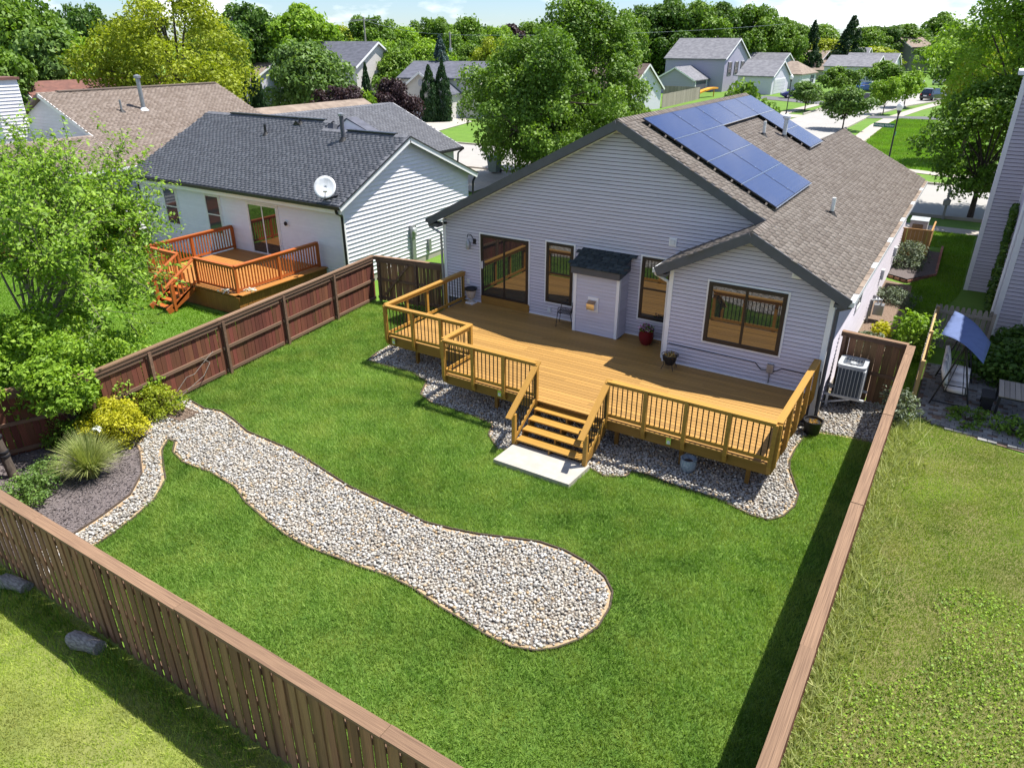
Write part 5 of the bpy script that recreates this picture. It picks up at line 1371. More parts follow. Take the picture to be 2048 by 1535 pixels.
for x, y, nm in ((-6.95, -3.62, 'towel'), (-6.25, -3.1, 'towel')):
    rgt = np.random.default_rng(int(-x * 10)); p = rgt.normal(size=(40, 3)) * np.array([.16, .09, .015]) + np.array([x, y, zd2 + .06]); v, f, rn = leaves(p, np.tile([0, 0, 1.], (40, 1)), .14, rgt, rgt.random(40), asp=.25, up=1)
    o = link(nm, npmesh('mop_head', v - np.array([x, y, zd2]), f, rn, mats='leaf_white'), None, (x, y, zd2)); o.name = 'mop'
    tag(o, 'white mop head lying on the deck ledge at the corner post' if x < -6.5 else 'white mop head lying on the deck ledge past the corner post', 'mop')

# ================================================================== TAN ROOFED HOUSE
th = thing('house', 'white house with a large tan shingle roof at the far left', 'house', (-26.6, 6.5, 0))
tz = lambda x: 6.27 - .43 * abs(x + 26.7)
wb = MB(); wb.prism([(-33, 1.9, -.1), (-20.2, 1.9, -.1), (-20.2, 1.9, 3.3), (-26.7, 1.9, 6.08), (-33, 1.9, 3.3)], (0, 10.3, 0))
wb.prism([(-26, -3.2, -.1), (-20.2, -3.2, -.1), (-20.2, -3.2, 3.2), (-26, -3.2, 3.2)], (0, 5.0, 0)); wb.build('wall', 'siding_white', th)
siding(th, 'siding_white', (-20.2, -3.2, 0), (0, 1, 0), (1, 0, 0), .2, 3.15, .16, lambda z: .05, lambda z: 15.3, rgs=51, thick=.05)
siding(th, 'siding_white', (-33, 1.9, 0), (1, 0, 0), (0, -1, 0), 3.0, 6.0, .16, lambda z: 6.3 - (6.05 - z) / .43, lambda z: min(12.8, 6.3 + (6.05 - z) / .43), rgs=52, thick=.04)
rb = MB()
rb.prism([(-26.7, 1.6, tz(-26.7) - .16), (-19.8, 1.6, tz(-19.8) - .16), (-19.8, 1.6, tz(-19.8)), (-26.7, 1.6, tz(-26.7))], (0, 10.7, 0))
rb.prism([(-26.7, 1.6, tz(-26.7) - .16), (-33.4, 1.6, tz(-33.4) - .16), (-33.4, 1.6, tz(-33.4)), (-26.7, 1.6, tz(-26.7))], (0, 10.7, 0))
rb.prism([(-22.6, -3.5, tz(-22.6) - .16), (-19.8, -3.5, tz(-19.8) - .16), (-19.8, -3.5, tz(-19.8)), (-22.6, -3.5, tz(-22.6))], (0, 5.1, 0))
rb.prism([(-22.6, -3.5, tz(-22.6) - .16), (-26.2, -3.5, tz(-19.8) - .36), (-26.2, -3.5, tz(-19.8) - .2), (-22.6, -3.5, tz(-22.6))], (0, 5.1, 0))
troof = rb.build('roof', 'sheet_tan', th)
shingles(troof, 'tan', (-19.78, -3.5, tz(-19.78) - .002), (0, 1, 0), tuple(Vector((-1, 0, .43)).normalized()), lambda a, b: (a > .02) & (a < 15.8) & (b < 7.5) & ~((a < 5.1) & (b > 3.0)), 15.9, 7.6, nparts=120, seed=55)
MB().box(-19.8, -19.68, -3.5, 12.3, tz(-19.8) - .16, tz(-19.8) - .03).build('gutter', 'trim_white', troof)
MB().beam((-26.7, 1.58, tz(-26.7) - .1), (-20, 1.58, tz(-20) - .1), .03, .2).build('rake_board', 'trim_white', troof)
MB().box(-26.85, -26.55, 2.6, 12.2, tz(-26.7) + .0, tz(-26.7) + .06).build('ridge_vent', 'tab_tan', troof)
for x, y, hgt, r_, cp in ((-24.45, 5.75, 1.65, .11, 1), (-24.45, 4.5, .55, .055, 0)):
    z = tz(x); p_ = MB().cyl((x, y, z - .05), (x, y, z + hgt), r_, r_, 12).build('vent_pipe', 'metal_grey', troof, True)
    MB().lathe((x, y, z - .06), [(r_ + .16, 0), (r_ + .05, .1), (r_ + .01, .16)], 12).build('flashing', 'black_rubber' if not cp else 'metal_white', p_, True)
    if cp: MB().lathe((x, y, z + hgt - .12), [(r_ + .02, 0), (r_ + .07, .03), (r_ + .07, .14), (.03, .2)], 12).build('cap', 'metal_grey', p_, True)
chs = MB().box(-28.5, -27.3, -.2, 1.1, 0, 6.9).build('chimney_chase', 'siding_white', th)
siding(chs, 'siding_white', (-28.5, -.2, 0), (1, 0, 0), (0, -1, 0), 4.2, 6.75, .16, lambda z: .0, lambda z: 1.2, rgs=53, thick=.04); siding(chs, 'siding_white', (-27.3, -.2, 0), (0, 1, 0), (1, 0, 0), 4.2, 6.75, .16, lambda z: .0, lambda z: 1.3, rgs=54, thick=.04)
MB().box(-28.6, -27.2, -.3, 1.2, 6.9, 7.02).build('chase_cap', 'roof_far_red', th)
o = MB().box(-20.15, -19.85, -.9, -.55, 1.3, 1.9).build('electric_meter', 'metal_grey', th)
rh = far_house('house with a dull red roof at the far left, just beyond the tan roof', -41.5, 8.0, 92, 4.5, 11.5, 2.6, 5.2, 'wall_far_white', 'roof_far_red', zb=.8)
o = thing('house', 'brown shingled low roof just past the tan roof, in front of the purple leaved tree', 'house', (-25, 15, 0), 'houses further down the street')
far_house('', -25.2, 13.2, 90, 4.2, 10.2, 2.4, 4.35, 'wall_far_white', 'roof_far_tan', zb=.3, root=o)

# ================================================================== RIGHT NEIGHBOUR'S HOUSE
rhs = thing('house', 'tall grey sided house with vines on its wall, behind the garden swing', 'house', (19, 12, 0))
MB().box(15.0, 15.9, 12.2, 13.7, -.1, 7.66).box(15.92, 24, 7.75, 22, -.1, 7.66).build('wall', 'lap_shadow_backing', rhs)
siding(rhs, 'siding_lavender', (15.0, 12.2, 0), (1, 0, 0), (0, -1, 0), .15, 7.6, .125, lambda z: .10, lambda z: .9, rgs=61)
siding(rhs, 'siding_lavender', (15.92, 12.2, 0), (0, -1, 0), (-1, 0, 0), .15, 7.6, .125, lambda z: .06, lambda z: 4.36, rgs=62)
siding(rhs, 'siding_lavender', (15.92, 7.75, 0), (1, 0, 0), (0, -1, 0), .15, 7.6, .125, lambda z: .11, lambda z: 4.5, holes=[(.75, 2.5, .15, 2.1)], rgs=63)
siding(rhs, 'siding_lavender', (15.0, 12.2, 0), (0, 1, 0), (-1, 0, 0), .15, 7.6, .125, lambda z: .1, lambda z: 1.5, rgs=64)
siding(rhs, 'siding_lavender', (15.92, 13.7, 0), (0, 1, 0), (-1, 0, 0), .45, 7.6, .125, lambda z: .02, lambda z: 8.2, rgs=65)
MB().box(14.96, 15.10, 12.16, 12.30, .1, 7.62).build('corner_trim', 'trim_white', rhs); MB().box(15.88, 16.03, 7.71, 7.86, .1, 7.62).build('corner_trim', 'trim_white', rhs); MB().box(15.86, 15.93, 12.1, 12.18, .1, 7.62).build('corner_trim', 'trim_white', rhs)
MB().tube([(15.85, 8.05, 7.6), (15.85, 8.05, .1)], .06, 8).build('downspout', 'trim_white', rhs, True)
MB().box(14.8, 15.6, 12.0, 13.9, 7.66, 7.8).box(15.6, 24.3, 7.4, 22.3, 7.66, 7.8).build('eave', 'trim_white', rhs)
MB().prism([(15.6, 7.4, 7.81), (24.3, 7.4, 7.81), (19.5, 7.4, 9.2)], (0, 14.9, 0)).build('roof', 'roof_far_grey', rhs)
window(rhs, 'x', 16.68, 18.42, .3, 2.05, 7.75, -1, m='frame_white', split='v', name='patio_door', trim='trim_white')
MB().box(17.2, 24, 3.1, 7.74, -.1, 7.66).build('rear_wing_wall', 'siding_lavender', rhs); MB().box(16.9, 24.3, 2.8, 7.39, 7.661, 7.8).build('rear_wing_eave', 'trim_white', rhs)
MB().prism([(16.9, 2.8, 7.801), (24.3, 2.8, 7.801), (20.6, 2.8, 9.0)], (0, 4.5, 0)).build('rear_wing_roof', 'roof_far_grey', rhs)
# vines
rgv = np.random.default_rng(71); n = 1500; zz = rgv.uniform(.2, 3.6, n) ** 1; yy = 12.1 - rgv.uniform(0, 3.6, n) * (1 - zz / 5.5); p = np.stack([np.full(n, 15.82) + rgv.uniform(-.12, .05, n), yy, zz], 1)
v, f, rn = leaves(p, np.tile([-1., -.3, 0], (n, 1)), .16, rgv, rgv.random(n), up=.3)
vn = thing('climbing_vine', 'dark green vine climbing the grey wall of the tall house', 'vine', (15.85, 11.5, .2)); link('leaves', npmesh('leaves', v - np.array([15.85, 11.5, .2]), f, rn, mats='leaf_dark'), vn, (15.85, 11.5, .2))
MB().tube([(15.86, 11.6, .1), (15.86, 11.3, 1.6), (15.86, 10.9, 2.8)], .02, 5).build('stem', 'bark', vn)
# patio pavers
PATIO = [(14.42, .7), (15.2, .2), (16.9, -.05), (20, -.1), (20, 7.7), (15.9, 7.7), (15.9, 5.9), (14.42, 5.9)]
pt = sheet('patio', PATIO, .008, 'bark_mulch')
rp_ = random.Random(4); cnt = 0
pm_ = []
b = MB().box(-.5, .5, -.5, .5, -.5, .5)
for j in range(36):
    for i in range(13):
        x = 14.55 + i * .205 + (j % 2) * .1; y = .1 + j * .155
        if inpoly(np.array([x]), np.array([y]), PATIO)[0] and cnt < 300 and rp_.random() < .86:
            bx('paver', 'paver', pt, (x, y, .02 + rp_.uniform(-.004, .004)), (.192, .142, .05), rz=rp_.uniform(-.03, .03)); cnt += 1
# garden swing
sw = thing('garden_swing', 'garden swing seat with blue canopy and pale cushions on the shaded patio', 'swing seat', (15.2, 2.6, .03))
# canopy: a curved sheet
vs = []; fs = []; NU = 10
A_, B_ = Vector((14.75, 4.0, 2.0)), Vector((14.60, 1.95, 2.0)); C_, D_ = Vector((15.80, 3.55, 1.72)), Vector((15.62, 1.15, 1.72))
A_, B_, C_, D_ = Vector((14.72, 4.15, 1.80)), Vector((14.57, 2.0, 1.80)), Vector((15.80, 2.05, 1.85)), Vector((15.58, .55, 1.74))
A_, B_, C_, D_ = Vector((14.76, 4.2, 1.82)), Vector((14.57, 2.0, 1.82)), Vector((15.72, 2.6, 1.62)), Vector((15.60, .95, 1.62))
for i in range(NU + 1):
    t = i / NU
    for s_ in range(9):
        q_ = s_ / 8; p_ = A_.lerp(C_, t).lerp(B_.lerp(D_, t), q_); p_.z += .13 * math.sin(math.pi * t) - .035 * (1 - abs(((q_ * 4) % 1) * 2 - 1)) ; vs.append(p_)
for i in range(NU):
    for s_ in range(8): fs.append((i * 9 + s_, i * 9 + s_ + 1, (i + 1) * 9 + s_ + 1, (i + 1) * 9 + s_))
o = MB().add(vs, fs).build('canopy', 'canvas_blue', sw, True); sm = o.modifiers.new('thick', 'SOLIDIFY'); sm.thickness = .012
def seg(a, b_, r_=.022, nm='frame', m='metal_dark'): MB().cyl(a, b_, r_, r_, 8).build(nm, m, sw, True)
for y0, y1 in ((1.55, 1.55), (3.55, 3.55)):
    seg((14.72, y0, .03), (15.17, y0 + .05, 1.78), nm='leg'); seg((15.62, y0, .03), (15.17, y0 + .05, 1.78), nm='leg'); seg((14.75, y0 + .03, .12), (15.6, y0 + .03, .12), nm='foot_bar')
    seg((15.17, y0 + .05, 1.7), (15.0, y0 + .08, .45), .010, 'hanger'); seg((15.17, y0 + .05, 1.7), (15.4, y0 + .08, .45), .010, 'hanger')
    MB().tube([(14.95, y0 + .06, .62), (15.42, y0 + .06, .64), (15.46, y0 + .06, .46)], .016, 6).build('armrest', 'metal_dark', sw)
seg((15.17, 1.6, 1.78), (15.17, 3.6, 1.78), nm='top_bar')
def cushion(p0, u, v_, t_, nm):
    import bmesh
    bm = bmesh.new(); bmesh.ops.create_cube(bm, size=1)
    bmesh.ops.bevel(bm, geom=bm.edges[:], offset=.12, segments=2, affect='EDGES')
    u = Vector(u); v_ = Vector(v_); w_ = u.cross(v_).normalized() * t_
    for q_ in bm.verts: c_ = q_.co.copy(); q_.co = Vector(p0) - wl(sw) + u * (c_.x + .5) + v_ * (c_.y + .5) + w_ * (c_.z)
    me = bpy.data.meshes.new(nm); bm.to_mesh(me); bm.free(); me.materials.append(M['cushion']); me.polygons.foreach_set('use_smooth', np.ones(len(me.polygons), dtype=bool))
    link(nm, me, sw, wl(sw))
for k in range(3):
    cushion((14.98, 1.68 + k * .62, .46), (.52, 0, .0), (0, .61, 0), .12, 'seat_cushion'); cushion((14.98, 1.68 + k * .62, .52), (-.16, 0, .52), (0, .61, 0), .11, 'back_cushion')
MB().box(14.96, 15.5, 1.66, 3.56, .385, .41).build('seat_frame', 'metal_dark', sw)
# slatted side table
tb = thing('patio_table', 'dark slatted table in the shade by the swing seat', 'table', (16.6, 2.2, .03))
for i in range(8): bx('slat', 'fence_grey', tb, (16.22 + i * .12, 2.2, .60), (.11, 1.15, .025))
for x in (16.2, 17.05):
    for y in (1.7, 2.7): bx('leg', 'metal_dark', tb, (x, y, .3), (.06, .06, .56))
for y in (1.7, 2.7): bx('apron', 'metal_dark', tb, (16.62, y, .56), (.85, .03, .06))
bk = thing('bench', 'low dark bench standing beside the slatted table', 'bench', (15.98, 1.95, .03)); bx('seat', 'metal_dark', bk, (15.98, 2.1, .40), (.3, .6, .04)); 
for y in (1.85, 2.35): bx('leg', 'metal_dark', bk, (15.98, y, .2), (.26, .05, .36))

# ------------------------------------------------------------------ right side yard
sheet('side_bed', [(12.33, 1.0), (13.25, 1.0), (13.25, 5.5), (13.45, 8.3), (13.3, 11.6), (12.33, 11.9)], .16, 'bark_mulch')
b_ = bpy.data.objects['side_bed']; 
for v_ in b_.data.vertices: v_.co.z = float(ground_z(v_.co.x, v_.co.y)) + .012
BP = [(12.36, 12.35), (13.06, 11.94), (13.93, 13.36), (13.86, 17.68), (12.36, 17.68)]
sheet('shrub_bed', BP, .42, 'mulch')
eg = thing('brick_edging', 'red brick edging round the mulch bed beside the house', 'edging', (13.2, 13, .35))
def bricks(p, q):
    p = Vector((*p, 0)); q = Vector((*q, 0)); L_ = (q - p).length; n = int(L_ / .21); a = math.atan2(q.y - p.y, q.x - p.x)
    for i in range(n): c = p.lerp(q, (i + .5) / n); bx('brick', 'brick_red', eg, (c.x, c.y, float(ground_z(c.x, c.y)) + .03), (.2, .09, .1), rz=a)
bricks(BP[0], BP[1]); bricks(BP[1], BP[2]); bricks(BP[2], BP[3])
we = thing('cedar_screen', 'cedar board bin screen standing against the side of the house', 'screen', (12.75, 15.8, .4))
for i in range(7): bx('board', 'cedar', we, (12.42 + i * .15, 15.2, 1.0), (.142, .025, 1.25))
for i in range(13): bx('board', 'cedar', we, (13.38, 15.28 + i * .15, 1.0), (.025, .142, 1.25))
bx('rail', 'cedar', we, (12.87, 15.22, 1.64), (1.1, .06, .04)); bx('rail', 'cedar', we, (13.38, 16.2, 1.641), (.06, 1.95, .04))
bn = thing('storage_box', 'white plastic box with cardboard standing behind the cedar screen', 'box', (12.85, 16.3, .44))
MB().box(12.5, 13.15, 15.75, 16.6, .44, 1.85).build('body', 'metal_white', bn); MB().box(12.48, 13.17, 15.73, 16.62, 1.851, 1.9).build('lid', 'ac_grey', bn); MB().box(12.6, 13.0, 15.73, 15.749, 1.45, 1.75).build('cardboard', 'leaf_paper', bn)
gm = thing('gas_meter', 'grey gas meter with pipes against the side wall of the house', 'gas meter', (12.55, 7.2, .15))
MB().box(12.5, 12.8, 7.0, 7.3, .4, .75).build('body', 'metal_grey', gm); MB().tube([(12.4, 7.5, .1), (12.4, 7.5, .9), (12.55, 7.25, .95), (12.6, 7.2, .75)], .028, 8).build('pipe', 'metal_grey', gm, True); MB().tube([(12.7, 7.1, .75), (12.7, 7.0, .95), (12.4, 6.8, .95), (12.4, 6.8, .2)], .028, 8).build('pipe', 'metal_grey', gm, True)
MB().lathe((12.5, 7.45, .8), [(.1, 0), (.12, .04), (.06, .09)], 12).build('regulator', 'metal_white', gm, True)
for y in (9.2, 12.8): MB().box(12.32, 12.42, y, y + .25, 1.0, 1.35).build('wall_box', 'metal_white', house)

# log at the foot of the near fence
lg = MB(); cs = [(3.86, -15.16, .12, .12), (4.02, -15.15, .13, .14), (4.25, -15.08, .13, .13), (4.45, -15.05, .12, .115)]
rgl = np.random.default_rng(2); vs = []; fs = []; n = 14
for x, y, z, r_ in cs:
    for i in range(n): t = 2 * math.pi * i / n; k = r_ * (1 + rgl.uniform(-.12, .12)); vs.append((x, y + k * math.cos(t), z + k * math.sin(t)))
for j in range(len(cs) - 1):
    for i in range(n): fs.append((j * n + i, j * n + (i + 1) % n, (j + 1) * n + (i + 1) % n, (j + 1) * n + i))
fs.append(tuple(range(n))); fs.append(tuple((len(cs) - 1) * n + i for i in range(n)))
lo_ = lg.add(vs, fs).build('log', 'log_bark', None, True, loc=(3.9, -15.15, 0)); tag(lo_, 'short weathered grey log lying in the shade at the foot of the brown fence', 'log')
lg = MB().add([(x - 2.45, y + .12, z * .8) for x, y, z in vs], fs).build('log', 'log_bark', None, True, loc=(1.2, -15.05, 0)); tag(lg, 'second log half hidden in the shade near the left edge of the picture', 'log')

# ================================================================== HOUSES DOWN THE STREET
GW = 'garage_door_white'
far_house('two storey grey house with three tall windows and white front gable, beyond the solar panels', -25.71, 119.02, 177.1, 5.93, 10.75, 5.20, 8.22, 'wall_far_grey', 'roof_far_grey',
          wins=[(-3.9, -2.9, 2.6, 4.6, 1), (-.6, .4, 2.6, 4.6, 1), (2.6, 3.6, 2.6, 4.6, 1)], vent=True)
far_house('low grey garage with dark door attached in front of the two storey grey house', -31.8, 105.5, 90, 3.3, 7.6, 2.15, 3.95, 'wall_far_grey', 'roof_far_grey')
gd = bpy.data.objects[[o.name for o in bpy.data.objects if o.get('label', '').startswith('low grey garage')][0]]
MB().box(-28.48, -28.40, 106.4, 111.6, .46, 2.3).build('garage_door', 'garage_door_dark', gd); MB().box(-28.48, -28.38, 106.1, 106.38, .46, 2.4).build('door_trim', 'trim_white', gd); MB().box(-28.48, -28.38, 111.62, 111.9, .46, 2.4).build('door_trim', 'trim_white', gd)
far_house('small white house with brown roof and one narrow window beside the central tree', -23.47, 73.36, 170.0, 3.6, 7.5, 2.6, 5.35, 'wall_far_white', 'roof_far_brown', wins=[(-.9, -.3, .6, 1.6, 0)])
far_house('pale house with white garage gable beside the blue car', -16.94, 115.21, 177.4, 4.68, 5.7, 2.80, 4.93, 'wall_far_white', 'roof_far_grey', garage=(-3.4, 2.6, 2.15, GW), vent=True)
far_house('grey roofed house rising just behind the white garage gable', -23.33, 146.10, 168.2, 3.65, 8.5, 3.38, 5.56, 'wall_far_grey', 'roof_far_grey', vent=True)
far_house('house with low hipped grey roof and shuttered window, right of the white garage gable', -16.3, 133.5, 177, 5.4, 6.0, 2.6, 4.5, 'wall_far_white', 'roof_far_tan', hip=True, garage=(-4.2, .4, 2.1, GW), wins=[(2.2, 3.3, .8, 2.1, 1)])
o = far_house('tan roofed house with a white chimney behind the hipped roof', -21.65, 177.75, 172.3, 4.56, 13, 3.59, 5.62, 'wall_far_cream', 'roof_far_tan', vent=True)
MB().box(-38.5, -36.3, 172.5, 174.5, 3, 7.4).build('chimney', 'wall_far_white', o)
far_house('tan roofed garage gable in front of the house with the white chimney', -17.38, 169.09, 173.7, 4.68, 4.6, 1.98, 3.79, 'wall_far_cream', 'roof_far_tan', vent=True)
far_house('long white house with grey roof facing the far side of the street lawn', -7.81, 159.96, 178.1, 5.73, 9.7, 3.12, 5.01, 'wall_far_white', 'roof_far_grey')
far_house('second white house with grey roof just behind the long white one', -6.08, 172.5, 176.4, 4.06, 10, 3.13, 5.30, 'wall_far_white', 'roof_far_grey')
far_house('small pale grey roof peeping over the long white house', -14.5, 190.0, 176.4, 4.6, 8, 3.6, 6.2, 'wall_far_white', 'roof_far_grey')
far_house('tall taupe two storey house standing near the skyline at the end of the street', -12.81, 230.06, 43.7, 5.85, 6.90, 6.12, 8.49, 'wall_far_taupe', 'roof_far_tan', wins=[(-.5, .5, 3.4, 5, 0)])
far_house('cream house behind the twin cypresses, its garage gable vented', -39.8, 48.5, 101.2, 3.0, 9.45, 2.82, 4.93, 'wall_far_cream', 'roof_far_slate', garage=(-2.2, 2.4, 2.15, GW), vent=True)
far_house('wide slate grey roof behind the cream garage gable', -46.0, 55.6, 15.8, 5.0, 9.5, 4.2, 5.75, 'wall_far_cream', 'roof_far_slate')
o = far_house('two storey cream house with dark slate roof and one gable window', -50.35, 53.63, 182.5, 4.12, 9.60, 5.38, 7.85, 'wall_far_cream', 'roof_far_slate', wins=[(.6, 1.2, 2.6, 4.0, 0)])
far_house('', -51.5, 47.9, 182, 3.0, 7.0, 2.4, 3.9, 'wall_far_white', 'roof_far_slate', root=o)
far_house('pale house with tan roof between the yellow green tree and the maple', -76.08, 60.09, 197.3, 3.49, 8.5, 2.33, 4.35, 'wall_far_white', 'roof_far_tan', garage=(-1.6, 1.6, 1.9, GW))
far_house('brown ridge of a house just behind the pale tan roofed house', -64.06, 49.19, 179.5, 5.0, 8, 2.8, 5.45, 'wall_far_white', 'roof_far_tan')
far_house('low roof far off between the slate roofs and the spruce', -62, 82, 180, 4, 9, 2.4, 4.6, 'wall_far_cream', 'roof_far_brown')
f_ = thing('picket_fence', 'weathered grey picket fence between the small white house and the grey garage', 'fence', (-23.3, 86, .46))
pm = ubox('fence_grey')
for i in range(84): bx('picket', 'fence_grey', f_, (-22.9 - i * .012, 77.8 + i * .21, 1.3), (.03, .19, 1.7 + random.uniform(-.05, .05)))
for i in range(28): bx('picket', 'fence_grey', f_, (-24 - i * .21, 95.6, 1.3), (.19, .03, 1.7))
for z in (.8, 1.7): board('rail', 'fence_grey', f_, (-22.95, 77.8, z), (-23.95, 95.4, z), .04, .09)

# ================================================================== STREET THINGS
def lamp_post(x, y, z, h, label, sign=False):
    o = thing('street_lamp', label, 'street lamp', (x, y, z), 'street lamps along the side street')
    MB().lathe((x, y, z), [(.13, 0), (.13, .25), (.07, .45), (.055, .8), (.048, h - .75)], 12).build('post', 'metal_dark', o, True)
    MB().lathe((x, y, z + h - .75), [(.05, 0), (.07, .1), (.14, .28), (.15, .30)], 12).build('fitter', 'metal_dark', o, True)
    MB().lathe((x, y, z + h - .45), [(.12, 0), (.19, .15), (.20, .28), (.15, .42), (.07, .47), (.08, .50), (.02, .56)], 14).build('globe', 'globe', o, True)
    return o
LX, LY = 9.22, 36.4
lamp_post(LX, LY, .46, 4.55, 'black street lamp with white globe carrying the green street sign')
lamp_post(-6.3, 74.9, .46, 4.45, 'black street lamp with white globe in front of the blue car')
lamp_post(.8, 158, .46, 4.6, 'far black street lamp at the end of the side street')
lamp_post(3.6, 176, .46, 4.2, 'distant street lamp half hidden by leaves beyond the white vans')
ss = thing('street_sign', 'green street name sign with white lettering on the lamp post', 'street sign', (LX, LY, 3.5))
sd = Vector((-math.cos(R(-8)), -math.sin(R(-8)), 0)); c0 = Vector((LX, LY, 3.62)) + sd * .08; c1 = c0 + sd * 1.3
MB().prism([c0 + Vector((0, 0, -.13)), c1 + Vector((0, 0, -.13)), c1 + Vector((0, 0, .13)), c0 + Vector((0, 0, .13))], Vector((0, 1, 0)) * .012).build('plate', 'sign_green', ss)
fc = bpy.data.curves.new('lettering', 'FONT'); fc.body = 'Winding Harbor'; fc.size = .185; fc.align_x = 'CENTER'; fc.align_y = 'CENTER'; fc.extrude = .002
fc.materials.append(M['sign_white'])
fo = bpy.data.objects.new('lettering_curve', fc); COL.objects.link(fo); bpy.context.view_layer.update(); me = bpy.data.meshes.new_from_object(fo.evaluated_get(bpy.context.evaluated_depsgraph_get())); bpy.data.objects.remove(fo)
ft = bpy.data.objects.new('lettering', me); COL.objects.link(ft); ft.parent = ss; ft.location = (c0 + c1) / 2 + Vector((0, -.006, 0)) - Vector(ss.location); ft.rotation_euler = (R(90), 0, R(-8))
MB().prism([(LX + .03, LY + .06, 3.0), (LX + .03, LY + .75, 3.0), (LX + .03, LY + .75, 3.22), (LX + .03, LY + .06, 3.22)], (.012, 0, 0)).build('cross_plate', 'sign_green', ss)
mb = thing('mailbox', 'small grey mailbox on a wooden post beside the street', 'mailbox', (13.45, 24.0, .47))
bx('post', 'pole_wood', mb, (13.45, 24.0, 1.0), (.11, .11, 1.1)); MB().prism([(13.3, 23.7, 1.2), (13.6, 23.7, 1.2), (13.62, 23.7, 1.38), (13.45, 23.7, 1.5), (13.28, 23.7, 1.38)], (0, .55, 0)).build('box', 'pole_wood', mb)
bx('top_post', 'pole_wood', mb, (13.45, 24.0, 1.75), (.11, .11, .5))
tb_ = thing('wheelie_bin', 'grey green wheelie bin standing on the drive under the big tree', 'bin', (-13.4, 23.3, .51))
MB().prism([(-13.7, 23.0, .6), (-13.1, 23.0, .6), (-13.0, 22.9, 1.55), (-13.8, 22.9, 1.55)], (0, .65, 0)).build('body', 'bin_green', tb_); MB().box(-13.85, -12.95, 22.85, 23.65, 1.551, 1.62).build('lid', 'bin_green', tb_)
for x in (-13.72, -13.12): MB().cyl((x, 23.55, .63), (x + .06, 23.55, .63), .12, .12, 12).build('wheel', 'black_rubber', tb_)
tb_ = thing('wheelie_bin', 'dark wheelie bin at the kerb half hidden behind a street tree', 'bin', (-1.6, 102.5, .51))
MB().prism([(-1.95, 102.2, .55), (-1.3, 102.2, .55), (-1.2, 102.1, 1.6), (-2.05, 102.1, 1.6)], (0, .8, 0)).build('body', 'garage_door_dark', tb_); MB().box(-2.1, -1.15, 102.05, 103, 1.601, 1.68).build('lid', 'garage_door_dark', tb_)
og = thing('play_slide', 'orange plastic play slide behind the grey picket fence', 'play slide', (-25.5, 97.5, .46))
b = MB(); pts = [(-26.6, 96.8, .75), (-25.7, 96.9, .8), (-25.0, 97.4, 1.1), (-24.4, 98.6, 1.5), (-23.9, 100.4, 1.75), (-23.6, 102, 1.72)]
for a, c in zip(pts[:-1], pts[1:]): b.beam(a, c, .9, .22)
b.build('chute', 'orange', og); MB().beam((-23.7, 101.6, .46), (-23.7, 101.6, 1.7), .12, .12).build('leg', 'orange', og)

